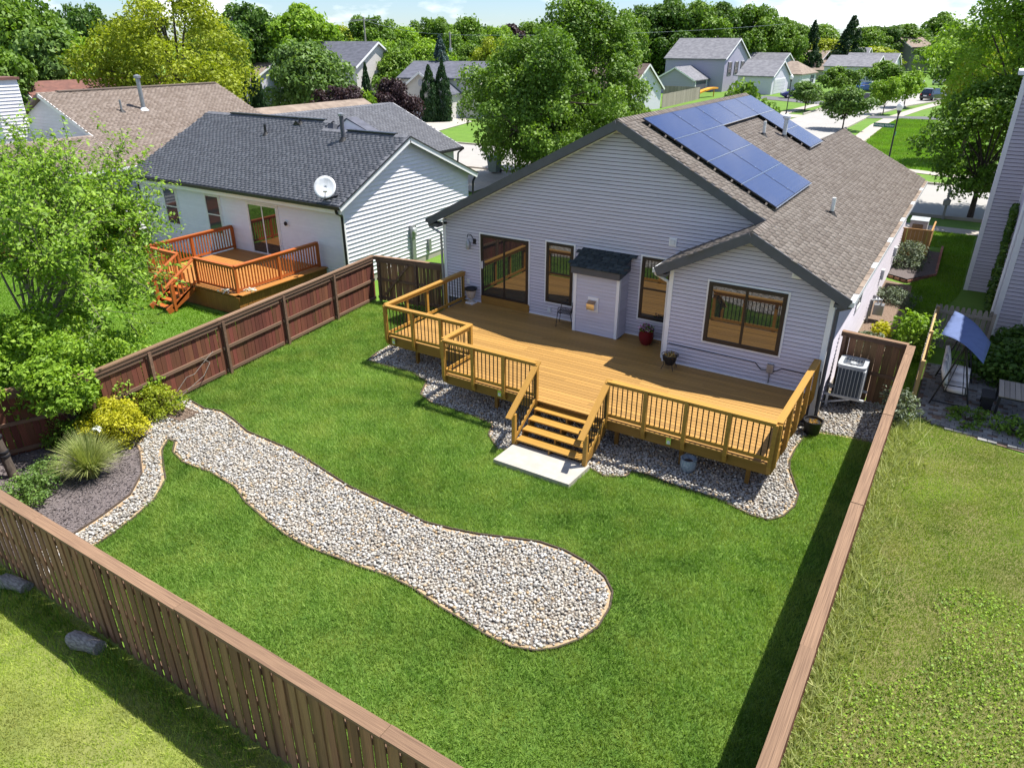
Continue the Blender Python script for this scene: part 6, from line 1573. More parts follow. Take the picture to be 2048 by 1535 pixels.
def car(label, x, y, rz_, paint, length=4.6, suv=True, z=.5):
    o = thing('parked_car', label, 'car', (x, y, z), 'cars parked along the side street')
    Mx = Matrix.Rotation(R(rz_), 3, 'Z')
    def T(p): v = Mx @ Vector(p); return (v.x + x, v.y + y, v.z + z)
    l = length / 2; h = 1.68 if suv else 1.45; wd = .92
    def loft(secs, name, m, par=o):
        b = MB(); n = len(secs[0]); vs = []; fs = []
        for s in secs: vs += [T(p) for p in s]
        for j in range(len(secs) - 1):
            for i in range(n): fs.append((j * n + i, j * n + (i + 1) % n, (j + 1) * n + (i + 1) % n, (j + 1) * n + i))
        fs += [tuple(range(n)), tuple((len(secs) - 1) * n + i for i in range(n))]
        return b.add(vs, fs).build(name, m, par, True)
    def sec(xx, w_, z0, z1): return [(xx, -w_, z0 + .08), (xx, -w_ * .9, z0), (xx, w_ * .9, z0), (xx, w_, z0 + .08), (xx, w_, z1 - .12), (xx, w_ * .86, z1), (xx, -w_ * .86, z1), (xx, -w_, z1 - .12)]
    bd = loft([sec(-l, wd * .82, .38, .86), sec(-l + .12, wd * .93, .26, .98), sec(-l + .8, wd, .22, 1.0), sec(0, wd, .22, 1.0), sec(l - 1.2, wd, .22, .98), sec(l - .3, wd * .93, .24, .84), sec(l, wd * .78, .36, .70)], 'body', paint)
    rr0 = -l + (.18 if suv else .75)
    cab = loft([[(rr0, -wd * .84, .97), (rr0, wd * .84, .97), (rr0 + .32, wd * .72, h - .08), (rr0 + .32, -wd * .72, h - .08)], [(rr0 + .7, -wd * .9, .97), (rr0 + .7, wd * .9, .97), (rr0 + .8, wd * .74, h), (rr0 + .8, -wd * .74, h)],
          [(.35, -wd * .9, .97), (.35, wd * .9, .97), (.15, wd * .72, h - .02), (.15, -wd * .72, h - .02)], [(1.1, -wd * .86, .95), (1.1, wd * .86, .95), (.55, wd * .68, h - .12), (.55, -wd * .68, h - .12)]], 'roof', paint)
    b = MB(); b.add([T(p) for p in ((rr0 + .02, -wd * .74, 1.06), (rr0 + .02, wd * .74, 1.06), (rr0 + .26, wd * .66, h - .16), (rr0 + .26, -wd * .66, h - .16))], [(0, 1, 2, 3)]); 
    b.v = [tuple(Vector(v_) - Mx @ Vector((.03, 0, 0))) for v_ in b.v]; b.build('rear_window', 'glass', o)
    b = MB(); b.add([T(p) for p in ((1.10, -wd * .74, 1.03), (1.10, wd * .74, 1.03), (.64, wd * .62, h - .18), (.64, -wd * .62, h - .18))], [(0, 1, 2, 3)]); b.build('windscreen', 'glass', o)
    for sg in (-1, 1):
        b = MB(); b.add([T(p) for p in ((rr0 + .5, sg * (wd * .895), 1.04), (.75, sg * (wd * .895), 1.04), (.42, sg * (wd * .78), h - .22), (rr0 + .65, sg * (wd * .78), h - .2))], [(0, 1, 2, 3)]); b.build('side_window', 'glass', o)
        for xx in (-l + .85, l - .9):
            w = MB().cyl(T((xx, sg * (wd - .2), .33)), T((xx, sg * (wd + .01), .33)), .33, .33, 18).build('wheel', 'black_rubber', o); MB().cyl(T((xx, sg * (wd + .01), .33)), T((xx, sg * (wd + .03), .33)), .2, .17, 10).build('rim', 'chrome', w)
        MB().prism([T((-l + .02, sg * wd * .84, .78)), T((-l + .02, sg * wd * .58, .78)), T((-l + .02, sg * wd * .58, .94)), T((-l + .02, sg * wd * .84, .94))], Mx @ Vector((-.05, 0, 0))).build('tail_light', 'lamp_red', bd)
        MB().prism([T((l - .08, sg * wd * .7, .58)), T((l - .08, sg * wd * .5, .58)), T((l - .08, sg * wd * .5, .7)), T((l - .08, sg * wd * .7, .7))], Mx @ Vector((.06, 0, 0))).build('headlight', 'sign_white', bd)
    MB().prism([T((-l - .01, -.24, .62)), T((-l - .01, .24, .62)), T((-l - .01, .24, .75)), T((-l - .01, -.24, .75))], Mx @ Vector((-.03, 0, 0))).build('number_plate', 'sign_white', bd)
    return o
car('dark blue hatchback parked on the drive of the white garage house', -11.9, 104.6, 205, 'car_blue', 4.3, False)
car('dark suv seen from behind, parked at the right kerb of the side street', 6.2, 111.5, 68, 'car_black', 4.7, True)
car('white van like car far up the street behind the street trees', .2, 152, 75, 'car_white', 5.0, True)
car('second white car far up the street, right of the first', 4.2, 157, 75, 'car_white', 5.0, True)
car('mid blue car half hidden by a street tree on the long white house drive', -5.6, 128, 200, 'car_bluemid', 4.5, False)
car('dark blue car on the pale drive right of the twin cypresses', -40.6, 55.8, 130, 'car_blue', 4.5, False)
# utility poles and wires
poles = [(-71.5, 50.1, 11.0, 'wooden utility pole with cross arm left of the maple'), (-73.6, 77, 11.5, 'utility pole above the two storey cream house'), (-54.2, 73.6, 9.3, 'utility pole beside the blue spruce')]
for x, y, zt, lb in poles:
    o = thing('utility_pole', lb, 'utility pole', (x, y, .46), 'utility poles behind the far houses'); MB().cyl((x, y, .4), (x, y, zt + .3), .17, .12, 10).build('pole', 'pole_wood', o, True)
    if zt != 9.3: MB().beam((x - 1.3, y - 1.6, zt - .1), (x + 1.3, y + 1.6, zt - .1), .12, .14).build('cross_arm', 'pole_wood', o)
    else: MB().cyl((x + .3, y - .3, zt - 2.9), (x + .3, y - .3, zt - 1.8), .26, .26, 12).build('transformer', 'metal_white', o, True)
def wire(a, b, sag, label):
    a = Vector(a); b = Vector(b); pts = [a.lerp(b, t / 10) - Vector((0, 0, sag * 4 * (t / 10) * (1 - t / 10))) for t in range(11)]
    o = MB().tube(pts, .022, 4).build('overhead_wire', 'wire', None, loc=tuple(a)); tag(o, label, 'wire', 'overhead wires')
for k, lb in ((0, 'upper overhead wire strung from the left to the utility pole by the maple'), (1, 'lower overhead wire strung from the left to the utility pole by the maple')):
    wire((-110, 5, 11.3 - k), (-71.5 - 1 + k, 50.1, 11.0 - .1 * k), .8, lb)
wire((-71.5, 50.1, 10.95), (-73.6, 77, 11.4), .5, 'overhead wire between the maple side pole and the pole above the cream house'); wire((-73.6, 77, 11.4), (-54.2, 73.6, 9.3), .5, 'overhead wire running down to the pole by the blue spruce'); wire((-54.2, 73.6, 9.2), (-20, 125, 11), .6, 'overhead wire running from the spruce pole into the central tree')

# ================================================================== TREES
proto_tree('round_a', 1, 21000, 'leaf_mid', .043, nclump=80, cr=.30)
proto_tree('round_b', 2, 21000, 'leaf_dark', .042, nclump=95, cr=.26, taper=.15, noise=.22)
proto_tree('round_c', 3, 17000, 'leaf_bright', .049, nclump=70, cr=.32, taper=.35)
proto_tree('oval', 4, 21000, 'leaf_mid', .042, nclump=90, cr=.25, taper=.45, zb=.08)
proto_tree('street', 5, 7000, 'leaf_mid', .066, nclump=38, cr=.36, zb=.34, taper=.2)
proto_tree('cone', 6, 9000, 'leaf_conifer', .060, kind='cone', nclump=130, cr=.20, zb=.04, asp=.35)
proto_tree('column', 7, 7000, 'leaf_conifer', .075, kind='column', nclump=110, cr=.30, asp=.45)
proto_tree('shrub', 8, 3500, 'leaf_mid', .085, nclump=45, cr=.40, zb=.0, taper=.2)
GF = 'trees behind the far houses'
def T_(key, label, x, y, zt, r_, rot, leaf=None, group=GF, z0=.46, cat='tree', name='leafy_tree', sq=1.0):
    return plant_tree(name, key, label, x, y, z0, zt - z0, r_ * 1.12, rot, group, cat, leaf, sq)
T_('round_a', 'dark leafy tree at the top left corner of the picture', -52.5, 15.1, 12.6, 3.6, .3)
T_('round_c', 'pale green tree at the left, below the dark corner tree', -45.8, 12.9, 9.4, 3.4, 1.2, 'leaf_pale')
T_('round_b', 'mid green tree at the far left edge above the red roof', -41.6, 6.5, 8.3, 2.6, 2.0, 'leaf_mid')
T_('round_c', 'bright green tree tucked left of the yellow green tree', -43.3, 13.9, 8.7, 2.3, 4.0, 'leaf_bright')
T_('round_b', 'tall dark tree showing left of the big yellow green tree', -65.7, 26.6, 12.2, 3.0, .7, 'leaf_dark')
T_('oval', 'large fresh green tree behind the maple, tallest of that group', -62.2, 53.2, 13.0, 5.0, 1.9, 'leaf_bright')
T_('round_b', 'dark green tree right behind the utility pole with cross arm', -70.3, 51.5, 13.2, 4.8, 3.1, 'leaf_dark')
T_('round_a', 'slim green tree just right of the big yellow green tree', -64.8, 42.3, 12.0, 3.0, 5.0, 'leaf_mid')
T_('round_a', 'grey green maple left of the two storey cream house', -40.3, 32.6, 9.2, 3.5, .5, 'leaf_pale', None)
T_('round_b', 'purple leaved tree left of the small green bush behind the slate roof', -27.8, 24.0, 5.7, 1.95, .9, 'leaf_purple', 'purple leaved trees', .3)
T_('round_b', 'purple leaved tree right of the small green bush behind the slate roof', -26.2, 28.2, 6.1, 1.8, 2.9, 'leaf_purple', 'purple leaved trees', .3)
T_('shrub', 'rounded bright green bush between the two purple leaved trees', -26.3, 25.4, 5.5, 1.25, 1.0, 'leaf_bright', None, .3, 'shrub', 'green_bush')
for i, (x, y, zt, lb) in enumerate(((-38.5, 24.1, 6.3, 'left one of three narrow arborvitae beside the tan roof'), (-38.1, 24.6, 6.5, 'middle, tallest one of three narrow arborvitae beside the tan roof'), (-37.3, 24.4, 5.8, 'right, shortest one of three narrow arborvitae beside the tan roof'))):
    T_('column', lb, x, y, zt, .55, i * 1.3, None, 'three narrow arborvitae', cat='conifer', name='arborvitae')
T_('column', 'left, shorter one of the twin tall cypresses by the cream garage', -37.9, 47.6, 6.2, .95, .2, None, 'twin cypresses', cat='conifer', name='cypress')
T_('column', 'right, taller one of the twin tall cypresses by the cream garage', -36.9, 48.6, 6.6, .95, 2.2, None, 'twin cypresses', cat='conifer', name='cypress')
T_('column', 'single dark arborvitae standing against the two storey cream house', -27.9, 27.0, 7.0, .6, 4.1, None, None, cat='conifer', name='arborvitae')
T_('cone', 'blue green spruce near the middle of the skyline', -43.2, 56.8, 9.0, 2.0, .3, 'leaf_blue', None, cat='conifer', name='spruce')
big = [(-51.8, 138, 15.5, 6.1, 'dark'), (-46.7, 140, 16.8, 6.6, 'dark'), (-41.7, 144, 16.2, 6.2, 'mid'), (-37.8, 148.3, 15.9, 5.7, 'dark'), (-32.8, 152.9, 15.6, 5.4, 'mid'), (-29.7, 160.6, 13.2, 5.0, 'mid')]
lbs = ['first of the tall dark trees right of the central tree', 'tallest dark tree behind the two storey grey house ridge, left side', 'tall green tree straight above the two storey grey house', 'tall dark tree above the right end of the grey house ridge', 'tall mid green tree right of the grey house gable', 'lower green tree at the right end of the tall row behind the grey house']
for i, ((x, y, zt, r_, lf), lb) in enumerate(zip(big, lbs)): T_(('round_b', 'oval')[i % 2], lb, x, y, zt, r_, i * 1.1, 'leaf_' + lf)
T_('cone', 'dark narrow conifer on the skyline left of its larger twin', -23.5, 167.5, 12.2, 2.8, .4, None, None, cat='conifer', name='conifer'); T_('cone', 'large dark conifer on the skyline behind the tan roofed house', -17.3, 178, 13.2, 4.4, 1.4, None, None, cat='conifer', name='conifer')
T_('shrub', 'wide bright yellow green tree crown left of the taupe house, left half', -19.0, 197, 7.3, 4.8, .4, 'leaf_yellow', None); T_('shrub', 'wide bright yellow green tree crown touching the taupe house', -13.2, 199, 7.4, 4.6, 2.4, 'leaf_yellow', None)
T_('round_c', 'yellow green tree behind the house with the white chimney', -23.5, 182, 8.6, 5.2, 3.3, 'leaf_yellow')
T_('round_a', 'green tree right of the taupe house, above the white cars', 9.5, 131.0, 8.0, 5.0, .2, 'leaf_mid'); T_('oval', 'tall windswept tree behind the taupe house on the skyline', -5.5, 262, 16.5, 6.5, .9, 'leaf_mid')
# the skyline of separate trees
sk = random.Random(12); n_ = 0
SKL = ['low tree on the skyline at the very left edge', 'green tree behind the corner trees, left of the yellow green one', 'dark tree just visible left of the yellow green tree top', 'dark skyline tree over the right shoulder of the yellow green tree', 'dark skyline tree left of the tall fresh green one', 'skyline tree just right of the tall fresh green tree', 'yellowish skyline tree above the left end of the cream house ridge', 'skyline tree above the middle of the cream house ridge', 'taller skyline tree right beside the utility pole over the cream house', 'skyline tree above the right gable of the cream house', 'bright skyline tree above the wide slate roof, left part', 'skyline tree above the wide slate roof, middle', 'tall skyline tree just left of the blue spruce', 'bright skyline tree just right of the blue spruce', 'tall skyline tree between the spruce and the central tree', 'dark skyline tree left of the central tree, behind the yellowish one', 'bright skyline tree touching the left side of the central tree', 'purple leaved skyline tree beside the central tree', 'skyline tree showing through behind the left crown of the central tree', 'skyline tree hidden behind the top of the central tree', 'skyline tree at the right edge of the central tree top', 'far skyline tree right of the tall row behind the grey house', 'far skyline tree between the two dark conifers', 'far skyline tree right of the large dark conifer', 'far dark skyline tree left of the taupe house', 'far skyline tree right behind the taupe house', 'far skyline tree between the taupe house and the maple', 'far dark skyline tree behind the left edge of the maple', 'far skyline tree behind the maple at the right edge', 'dark tree behind the taller right crown of the central tree', 'skyline tree behind the first tall dark trees, above the brown roof', 'dark skyline tree behind the grey house gable', 'far skyline tree over the right end of the tall row', 'dark tree directly behind the tall fresh green tree', 'tree behind the fresh green tree, to its left', 'dark tree behind the utility pole with the cross arm', 'tree behind the top of the yellow green tree', 'dark tree behind the dark corner tree', 'tree behind the middle of the two central crowns', 'lower green tree directly behind the cream house ridge', 'lower bright green tree just right of the cream house gable', 'lower tree behind the left end of the wide slate roof', 'lowest bright green tree left of the blue spruce', 'lower tree right of the blue spruce, behind the pole', 'lower yellow tree beside the left side of the central tree', 'low tree over the right end of the wide slate roof', 'low tree between the cream house gable and the wide slate roof']
for (px_, py_, pz_, r_, lf), lb in zip([(-121.8, 44.0, 9.9, 4.2, 'mid'), (-118.4, 51.0, 11.0, 4.4, 'mid'), (-124.4, 60.8, 10.7, 4.7, 'dark'), (-105.7, 71.1, 11.6, 3.8, 'dark'), (-99.7, 78.7, 12.5, 3.6, 'dark'), (-92.2, 86.8, 11.3, 4.0, 'mid'), (-97.6, 95.5, 10.9, 4.2, 'yellow'), (-99.0, 101.1, 10.6, 5.0, 'mid'), (-86.4, 92.4, 12.9, 4.4, 'mid'), (-90.6, 102.1, 11.4, 4.6, 'mid'), (-81.9, 96.3, 10.6, 4.3, 'bright'), (-89.2, 109.7, 11.4, 4.8, 'mid'), (-80.9, 103.6, 12.8, 3.9, 'mid'), (-80.6, 110.0, 11.5, 4.4, 'bright'), (-72.4, 103.6, 12.2, 3.8, 'mid'), (-78.8, 117.4, 12.0, 5.2, 'dark'), (-70.9, 110.7, 11.3, 3.8, 'bright'), (-71.2, 116.5, 11.6, 4.9, 'purple'), (-70.4, 122.9, 11.7, 4.1, 'mid'), (-69.3, 129.3, 12.3, 5.0, 'mid'), (-50.0, 127.8, 13.4, 4.3, 'mid'), (-37.4, 205.4, 13.5, 6.3, 'mid'), (-32.9, 226.8, 12.3, 7.7, 'mid'), (-21.2, 223.7, 12.7, 5.9, 'mid'), (-17.4, 229.3, 12.4, 6.1, 'dark'), (-13.0, 234.8, 12.8, 8.0, 'mid'), (2.5, 221.0, 10.8, 6.7, 'mid'), (7.6, 226.2, 12.0, 6.1, 'dark'), (14.3, 211.3, 13.9, 7.3, 'mid'), (-56.7, 135.7, 12.3, 5.4, 'dark'), (-61.0, 166.5, 13.9, 5.0, 'mid'), (-44.0, 188.2, 13.6, 5.9, 'dark'), (-38.6, 194.8, 12.9, 5.5, 'mid'), (-101.8, 91.2, 11.9, 4.2, 'dark'), (-108.7, 91.2, 12.5, 4.8, 'mid'), (-110.8, 80.9, 11.4, 4.0, 'dark'), (-103.7, 56.4, 11.3, 4.1, 'mid'), (-102.8, 37.5, 11.0, 3.2, 'dark'), (-69.3, 140.6, 12.0, 4.6, 'mid'), (-68.9, 67.6, 9.2, 3.7, 'mid'), (-63.9, 69.6, 8.9, 3.2, 'bright'), (-57.1, 67.5, 8.7, 3.1, 'mid'), (-50.9, 63.5, 8.1, 3.0, 'bright'), (-52.5, 74.8, 8.9, 3.2, 'mid'), (-46.5, 72.9, 9.2, 3.0, 'yellow'), (-34.2, 57.0, 7.8, 2.2, 'mid'), (-49.1, 55.9, 7.5, 2.9, 'mid')], SKL):
    n_ += 1
    T_(('round_a', 'round_b', 'oval', 'round_c')[n_ % 4], lb, px_, py_, pz_, r_, sk.uniform(0, 6), 'leaf_' + lf, 'trees along the skyline')
# street trees
st = 'young trees along the side street'
T_('street', 'young street tree with a forked stubby trunk on the left verge', -6.0, 83.5, 3.9, 1.9, .3, 'leaf_pale', st); T_('street', 'round headed street tree at the street corner, nearest to the house roof', 1.9, 63.5, 4.55, 1.95, 1.3, 'leaf_pale', st)
T_('street', 'slim straight street tree behind the green sign, on the right verge', 3.1, 83.3, 4.6, 1.45, 2.3, 'leaf_bright', st); T_('street', 'loose multi stemmed street tree in front of the dark suv', 4.1, 95.2, 4.9, 1.9, 3.3, 'leaf_bright', st)
T_('street', 'wide street tree in front of the long white house', -3.4, 130.2, 5.2, 2.9, 4.3, 'leaf_mid', st); T_('street', 'bushy tree hiding the front of the tan garage gable', -6.3, 106.5, 4.9, 2.3, 5.3, 'leaf_mid', st)
T_('shrub', 'round green bushy tree standing behind the front end of the solar roof', -1.4, 39.2, 6.3, 1.75, .4, 'leaf_mid', None, name='bushy_tree')
# big yellow green tree behind the tan roof
rg_ = np.random.default_rng(81)
own_tree('broad_tree', 'big broad yellow green tree rising behind the tan roofed house', -35.2, 15.6, .4, round_clumps(rg_, 6.1, .6, 14.2, 170, 1.15, .15, .14), 40000, 'leaf_yellow', .235, 82, 12, .35, nlimb=30)
# the big central tree: two crowns and a lower side tree
rg_ = np.random.default_rng(83)
own_tree('broad_tree', 'large dense green tree right in the middle, behind the ridge of the main house', -9.1, 21.2, .4, round_clumps(rg_, 4.7, .5, 9.6, 150, .95, .2, .16), 48000, 'leaf_mid', .195, 84, 8, .28, nlimb=34)
rg_ = np.random.default_rng(85)
own_tree('broad_tree', 'taller green tree adjoining the central tree on its right', -9.2, 27.8, .4, round_clumps(rg_, 3.7, 1.5, 12.2, 110, .85, .2, .18), 32000, 'leaf_mid', .21, 86, 10, .25, nlimb=24)
rg_ = np.random.default_rng(87)
own_tree('broad_tree', 'low rounded green tree at the right foot of the central tree', -6.1, 27.4, .4, round_clumps(rg_, 2.5, .5, 6.7, 60, .7, .2, .15), 13000, 'leaf_mid', .20, 88, 5, .18)
# maple at the right edge
rg_ = np.random.default_rng(90)
own_tree('maple_tree', 'large maple leaning over the street at the right edge, yellow green on top', 15.9, 27.4, .4, round_clumps(rg_, 4.3, 3.0, 12.5, 140, .95, .15, .22), 34000, 'leaf_bright', .20, 92, 10, .26, nlimb=30)
rg_ = np.random.default_rng(93)
cl = round_clumps(rg_, 2.7, 1.0, 7.2, 85, .7, .1, .2)
own_tree('maple_tree', 'darker lower tree hanging beside the tall grey house at the right edge', 14.6, 25.0, .4, cl, 18000, 'leaf_mid', .18, 94, 5, .16, nlimb=22)
rg_ = np.random.default_rng(95)
own_tree('leafy_tree', 'yellow green tree above the sidewalk, behind the maple', 13.1, 45.5, .46, round_clumps(rg_, 2.2, 2.4, 9.4, 60, .75, .2, .2), 10000, 'leaf_yellow', .24, 96, 7, .2)

# ------------------------------------------------------------------ the loose leafy tree in the near left corner
rg = np.random.default_rng(101)
tx_, ty_ = -6.5, -10.2
base = np.array([0, 0, 0.])
segs = []; tips = []
def grow(p, d, r_, L_, depth):
    n = 4; q = np.array(p, float)
    for i in range(n):
        d = unit(d + rg.normal(0, .11, 3) + np.array([0, 0, .05 if depth < 2 else -.02]))
        e = q + d * L_ / n; segs.append((q.copy(), e.copy(), r_ * (1 - .16 * i), r_ * (1 - .16 * (i + 1)))); q = e
        if depth >= 1: tips.append((q.copy(), d.copy(), depth))
    if depth >= 3: return
    k = (5, 4, 4)[depth]
    for j in range(k):
        a = unit(d + rg.normal(0, .62, 3)); a[2] = max(a[2], -.15)
        s = p + (q - p) * rg.uniform(.35, 1.0); grow(s, unit(a), r_ * .5, L_ * rg.uniform(.55, .8), depth + 1)
trunk_top = np.array([.1, .1, 1.5]); segs.append((base, trunk_top * .5, .10, .09)); segs.append((trunk_top * .5, trunk_top, .09, .08))
for d in ((.50, .25, .75), (.30, .70, .70), (-.6, .35, .75), (-.05, .15, 1.0), (.42, .5, .9), (-.4, .75, .7), (.25, -.05, 1.0), (-.7, -.1, .8), (.12, .8, .6), (.62, .45, .45), (.05, .4, 1.0), (-.3, .45, 1.0), (.1, .2, 1.1), (.7, .15, .3)):
    grow(trunk_top + rg.normal(0, .05, 3), unit(np.array(d)), .045, rg.uniform(2.4, 3.3), 0)
ntree = thing('leafy_tree', 'big loose leafy tree with light green leaves filling the left side beyond the red fence', 'tree', (tx_, ty_, 0))
b = MB()
for a, e, r0, r1 in segs: b.cyl(a, e, max(r0, .006), max(r1, .004), 6 if r0 > .02 else 4, False)
me = bpy.data.meshes.new('branches'); me.from_pydata(b.v, [], b.f); me.materials.append(M['bark_pale']); link('branches', me, ntree, (tx_, ty_, 0))
tp = np.array([t[0] for t in tips]); td = np.array([t[1] for t in tips]); dep = np.array([t[2] for t in tips])
keep = tp[:, 2] > .9; tp = tp[keep]; td = td[keep]; dep = dep[keep]
N = 44000
idx = rg.choice(len(tp), N, p=(dep ** 1.5) / (dep ** 1.5).sum())
cent = np.array([0, .8, 3.0]); p = tp[idx] - td[idx] * rg.uniform(0, .35, (N, 1)) + rg.normal(0, .085, (N, 3)); outw = unit(p - cent)
v, f, rn = leaves(p, outw, .125, rg, np.clip(rg.random(len(tp))[idx] * .5 + rg.random(N) * .5, 0, 1), up=.7, jit=.7, asp=.48, droop=.25)
link('crown', npmesh('crown', v, f, rn, mats='leaf_bright'), ntree, (tx_, ty_, 0))
MB().cyl((tx_, ty_, -.05), (tx_ + .1, ty_ + .1, 1.55), .13, .10, 12).build('trunk', 'bark', ntree, True)
lx_, ly_ = -2.0, -13.2; rg_ = np.random.default_rng(163)
lt = own_tree('leaning_tree', 'small tree with a leaning grey strapped trunk in the corner of the bed', lx_, ly_, 0, [(a - 2.0, b_, c + 2.9, r_) for a, b_, c, r_ in round_clumps(rg_, 1.3, .2, 2.6, 50, .4, .1, .2)], 7000, 'leaf_bright', .11, 164, 0, 0)
tk = MB(); pts = [(lx_, ly_, -.05), (lx_ - .22, ly_, .95), (lx_ - .55, ly_ + .02, 1.9), (lx_ - 1.2, ly_ + .05, 3.0), (lx_ - 2.0, ly_, 4.2)]
for i_ in range(4): tk.cyl(pts[i_], pts[i_ + 1], (.10, .085, .07, .05)[i_], (.085, .07, .05, .02)[i_], 12)
tk.build('trunk', 'bark', lt, True)
for z in (.55, .64, .98): MB().lathe((lx_ - .22 * z, ly_, z), [(.108, 0), (.108, .035)], 14).build('strap', 'cable', lt)
# second, lower leafy mass of shrubs against the fence
def shrub(name, label, x, y, r_, h, n, leaf, size, seed, cr=.3, cat='shrub', asp=.6, base_=.55, jit=.8, group=None):
    rg_ = np.random.default_rng(seed); cl = round_clumps(rg_, r_, .0, h, 60, cr, .1, .2)
    return own_tree(name, label, x, y, .0, cl, n, leaf, size, seed + 1, h * .5, .03, nlimb=18, cat=cat, asp=asp, jit=jit, group=group)
shrub('shrub', 'big light green leafy mass under the loose tree, leaning over the red fence', -4.5, -11.2, 1.7, 3.2, 16000, 'leaf_bright', .105, 165, .42)
rg_ = np.random.default_rng(169)
own_tree('shrub', 'tall bright green shrub overhanging the fence behind the golden shrub', -2.35, -11.5, 0, round_clumps(rg_, 1.05, .9, 2.7, 55, .32, .1, .2), 8500, 'leaf_bright', .095, 170, 1.2, .03, cat='shrub')
shrub('shrub', 'leafy green growth behind the red fence, below the loose tree', -6.2, -9.2, 1.5, 2.0, 8000, 'leaf_bright', .11, 167, .42)
shrub('shrub', 'bright golden yellow shrub next to the pale ornamental grass', -1.55, -11.05, .72, 1.25, 7000, 'leaf_gold', .062, 111, .2)
shrub('shrub', 'sprawling yellow green shrub against the red fence beside the drain grate', -2.15, -9.75, .75, .85, 5500, 'leaf_yellow', .062, 113, .22)
shrub('shrub', 'fresh green shrub between the golden shrub and the fence', -2.75, -10.75, .9, 1.3, 7000, 'leaf_bright', .07, 115, .25)
shrub('shrub', 'darker green leafy shrub under the big loose tree, beside the fence', -3.6, -10.2, 1.3, 2.1, 9000, 'leaf_bright', .085, 117, .32)
shrub('shrub', 'small green bush behind the ornamental grass, near the fence rail', -2.25, -11.75, .5, .75, 2600, 'leaf_mid', .06, 119, .2)
shrub('rose_bush', 'low rose bush with pale buds in the corner of the brown fence', -.75, -13.55, .55, .6, 2400, 'leaf_pale', .06, 121, .17)
shrub('rose_bush', 'sparse rose bush beside the leaning tree trunk', -1.3, -12.95, .42, .55, 1200, 'leaf_pale', .055, 123, .16)
# ornamental grass
og_ = thing('ornamental_grass', 'fountain of pale ornamental grass in the mulch bed', 'ornamental grass', (-.62, -12.25, .02))
rg = np.random.default_rng(131); n = 1500; vs = []; fs = []
for i in range(n):
    a = rg.uniform(0, 6.283); l = rg.uniform(.75, 1.2); sp = rg.uniform(.12, .85); r0 = rg.uniform(0, .14); wd = .011
    dv_ = np.array([math.cos(a), math.sin(a), 0]); sd_ = np.array([-math.sin(a), math.cos(a), 0]); pts = []
    for t in (0, .35, .7, 1.0): pts.append(dv_ * (r0 + sp * l * t ** 1.5 * .95) + np.array([0, 0, l * (t * (1.15 - .25 * sp) - sp * .62 * t * t)]))
    k0 = len(vs)
    for j, q_ in enumerate(pts): w_ = wd * (1, .9, .6, .1)[j]; vs += [q_ - sd_ * w_ / 2, q_ + sd_ * w_ / 2]
    fs += [(k0 + 2 * j, k0 + 2 * j + 1, k0 + 2 * j + 3, k0 + 2 * j + 2) for j in range(3)]
link('blades', npmesh('blades', np.array(vs), np.array(fs), np.repeat(rg.random(n), 3), mats='leaf_plume'), og_, (-.62, -12.25, .02))
foliage(og_, (-.95, -11.75, .85), .13, 40, 'leaf_white', .07, name='flower_head', seed=9)
# dead vine stems on the fence
for i, (pts, lb) in enumerate((([(-2.05, -8.2, 1.05), (-1.98, -8.0, .85), (-1.9, -8.3, .6), (-1.8, -8.9, .45), (-1.75, -9.2, .35)], 'bare curling vine stem low on the red fence near the drain'), ([(-2.35, -7.6, .95), (-2.1, -7.9, 1.0), (-2.0, -8.5, .7), (-1.9, -8.8, .75), (-1.85, -9.3, .4)], 'thin bare vine stem looping over the fence rail'))):
    o = MB().tube(pts, .010, 5).build('vine_stem', 'bark_pale', None, loc=pts[0]); tag(o, lb, 'vine')
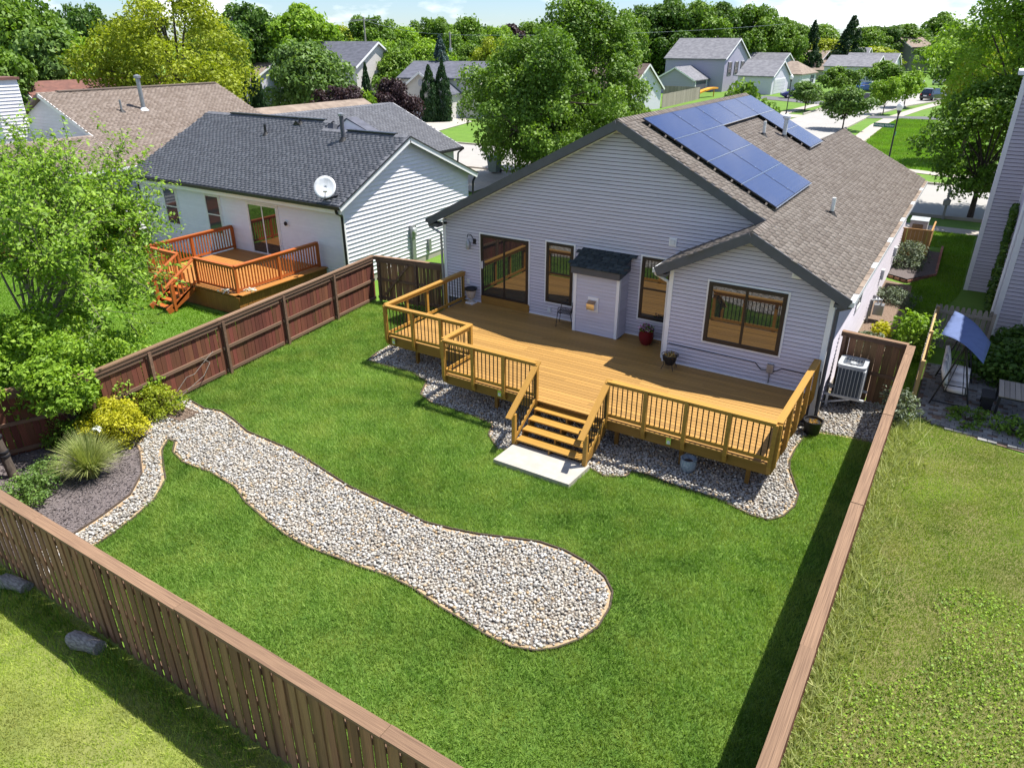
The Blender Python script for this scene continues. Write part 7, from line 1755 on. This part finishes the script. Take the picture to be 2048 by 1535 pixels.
# plants on the right
shrub('shrub', 'light green leafed shrub in the brick edged mulch bed beside the house', 12.85, 13.9, .8, 1.5, 2600, 'leaf_sage', .10, 141, .28)
shrub('shrub', 'low grey green shrub in the bed along the side wall', 12.85, 9.6, .75, .75, 2600, 'leaf_sage', .07, 143, .2)
shrub('hosta', 'yellow green hosta clump in the side bed beside the gas meter', 12.95, 6.2, .35, .4, 500, 'leaf_gold', .11, 145, .14)
shrub('hosta', 'grey green clump of hostas in the side bed behind the air conditioner fence', 12.75, 4.6, .6, .5, 1100, 'leaf_sage', .11, 147, .18)
shrub('sapling', 'leafy pale green sapling standing along the grey and yellow fence', 13.95, 4.6, .55, 1.7, 900, 'leaf_bright', .13, 149, .28)
shrub('weed_clump', 'tall pale leaved weeds at the foot of the grey and yellow fence', 14.2, .1, .5, .85, 700, 'leaf_sage', .14, 151, .22, asp=.3)
shrub('shrub', 'dark shade shrub left of the tall grey house door', 16.5, 6.1, .7, 1.1, 2200, 'leaf_dark', .12, 153, .25); shrub('shrub', 'dark leafy shrub behind the slatted table', 16.6, 3.9, .95, 1.3, 2800, 'leaf_dark', .14, 155, .3)
shrub('fern', 'dark green fern like plant on the patio behind the swing', 15.95, 4.9, .5, .7, 900, 'leaf_dark', .14, 157, .2, asp=.35); shrub('weed_clump', 'low green weeds growing between the patio pavers', 15.6, 1.0, .65, .25, 700, 'leaf_mid', .08, 159, .12)
shrub('weed_clump', 'green weeds on the shaded ground in front of the slatted table', 16.6, .9, .6, .35, 800, 'leaf_mid', .09, 161, .12)
# long grass along the outside of the right fence, and clover patches (uncountable)
rg = np.random.default_rng(171); n = 9000; y = rg.uniform(-14.5, .4, n); cl_ = .5 + .5 * noise2(y, np.zeros(n), 1.7, 5); x = 14.07 + np.abs(rg.normal(0, .13, n)) * (1 + 2.0 * cl_)
v, f = blades(np.stack([x, y, np.zeros(n)], 1), .10, .26, .02, rg, 1.6, clumpy=.55 + cl_); o = link('long_grass', npmesh('long_grass', v, f, rg.random(n), mats='leaf_plume')); o['kind'] = 'stuff'
n = 30000; x = rg.uniform(14.2, 21, n); y = rg.uniform(-15.5, -6, n); k = noise2(x, y, 1.3, 77) > .05; x = x[k]; y = y[k]
v, f, rn = leaves(np.stack([x, y, rg.uniform(.03, .07, len(x))], 1), np.tile([0, 0, 1.], (len(x), 1)), .036, rg, rg.random(len(x)), up=1.2, jit=.9, asp=.7, sizevar=.6); o = link('clover_weeds', npmesh('clover_weeds', v, f, rn, mats='leaf_bright')); o['kind'] = 'stuff'
n = 1500; x = rg.uniform(1.0, 8, n); y = -14.95 - np.abs(rg.normal(0, .22, n)); v, f = blades(np.stack([x, y, np.zeros(n)], 1), .08, .3, .016, rg, .9); o = link('fence_weeds', npmesh('fence_weeds', v, f, rg.random(n), mats='leaf_mid')); o['kind'] = 'stuff'
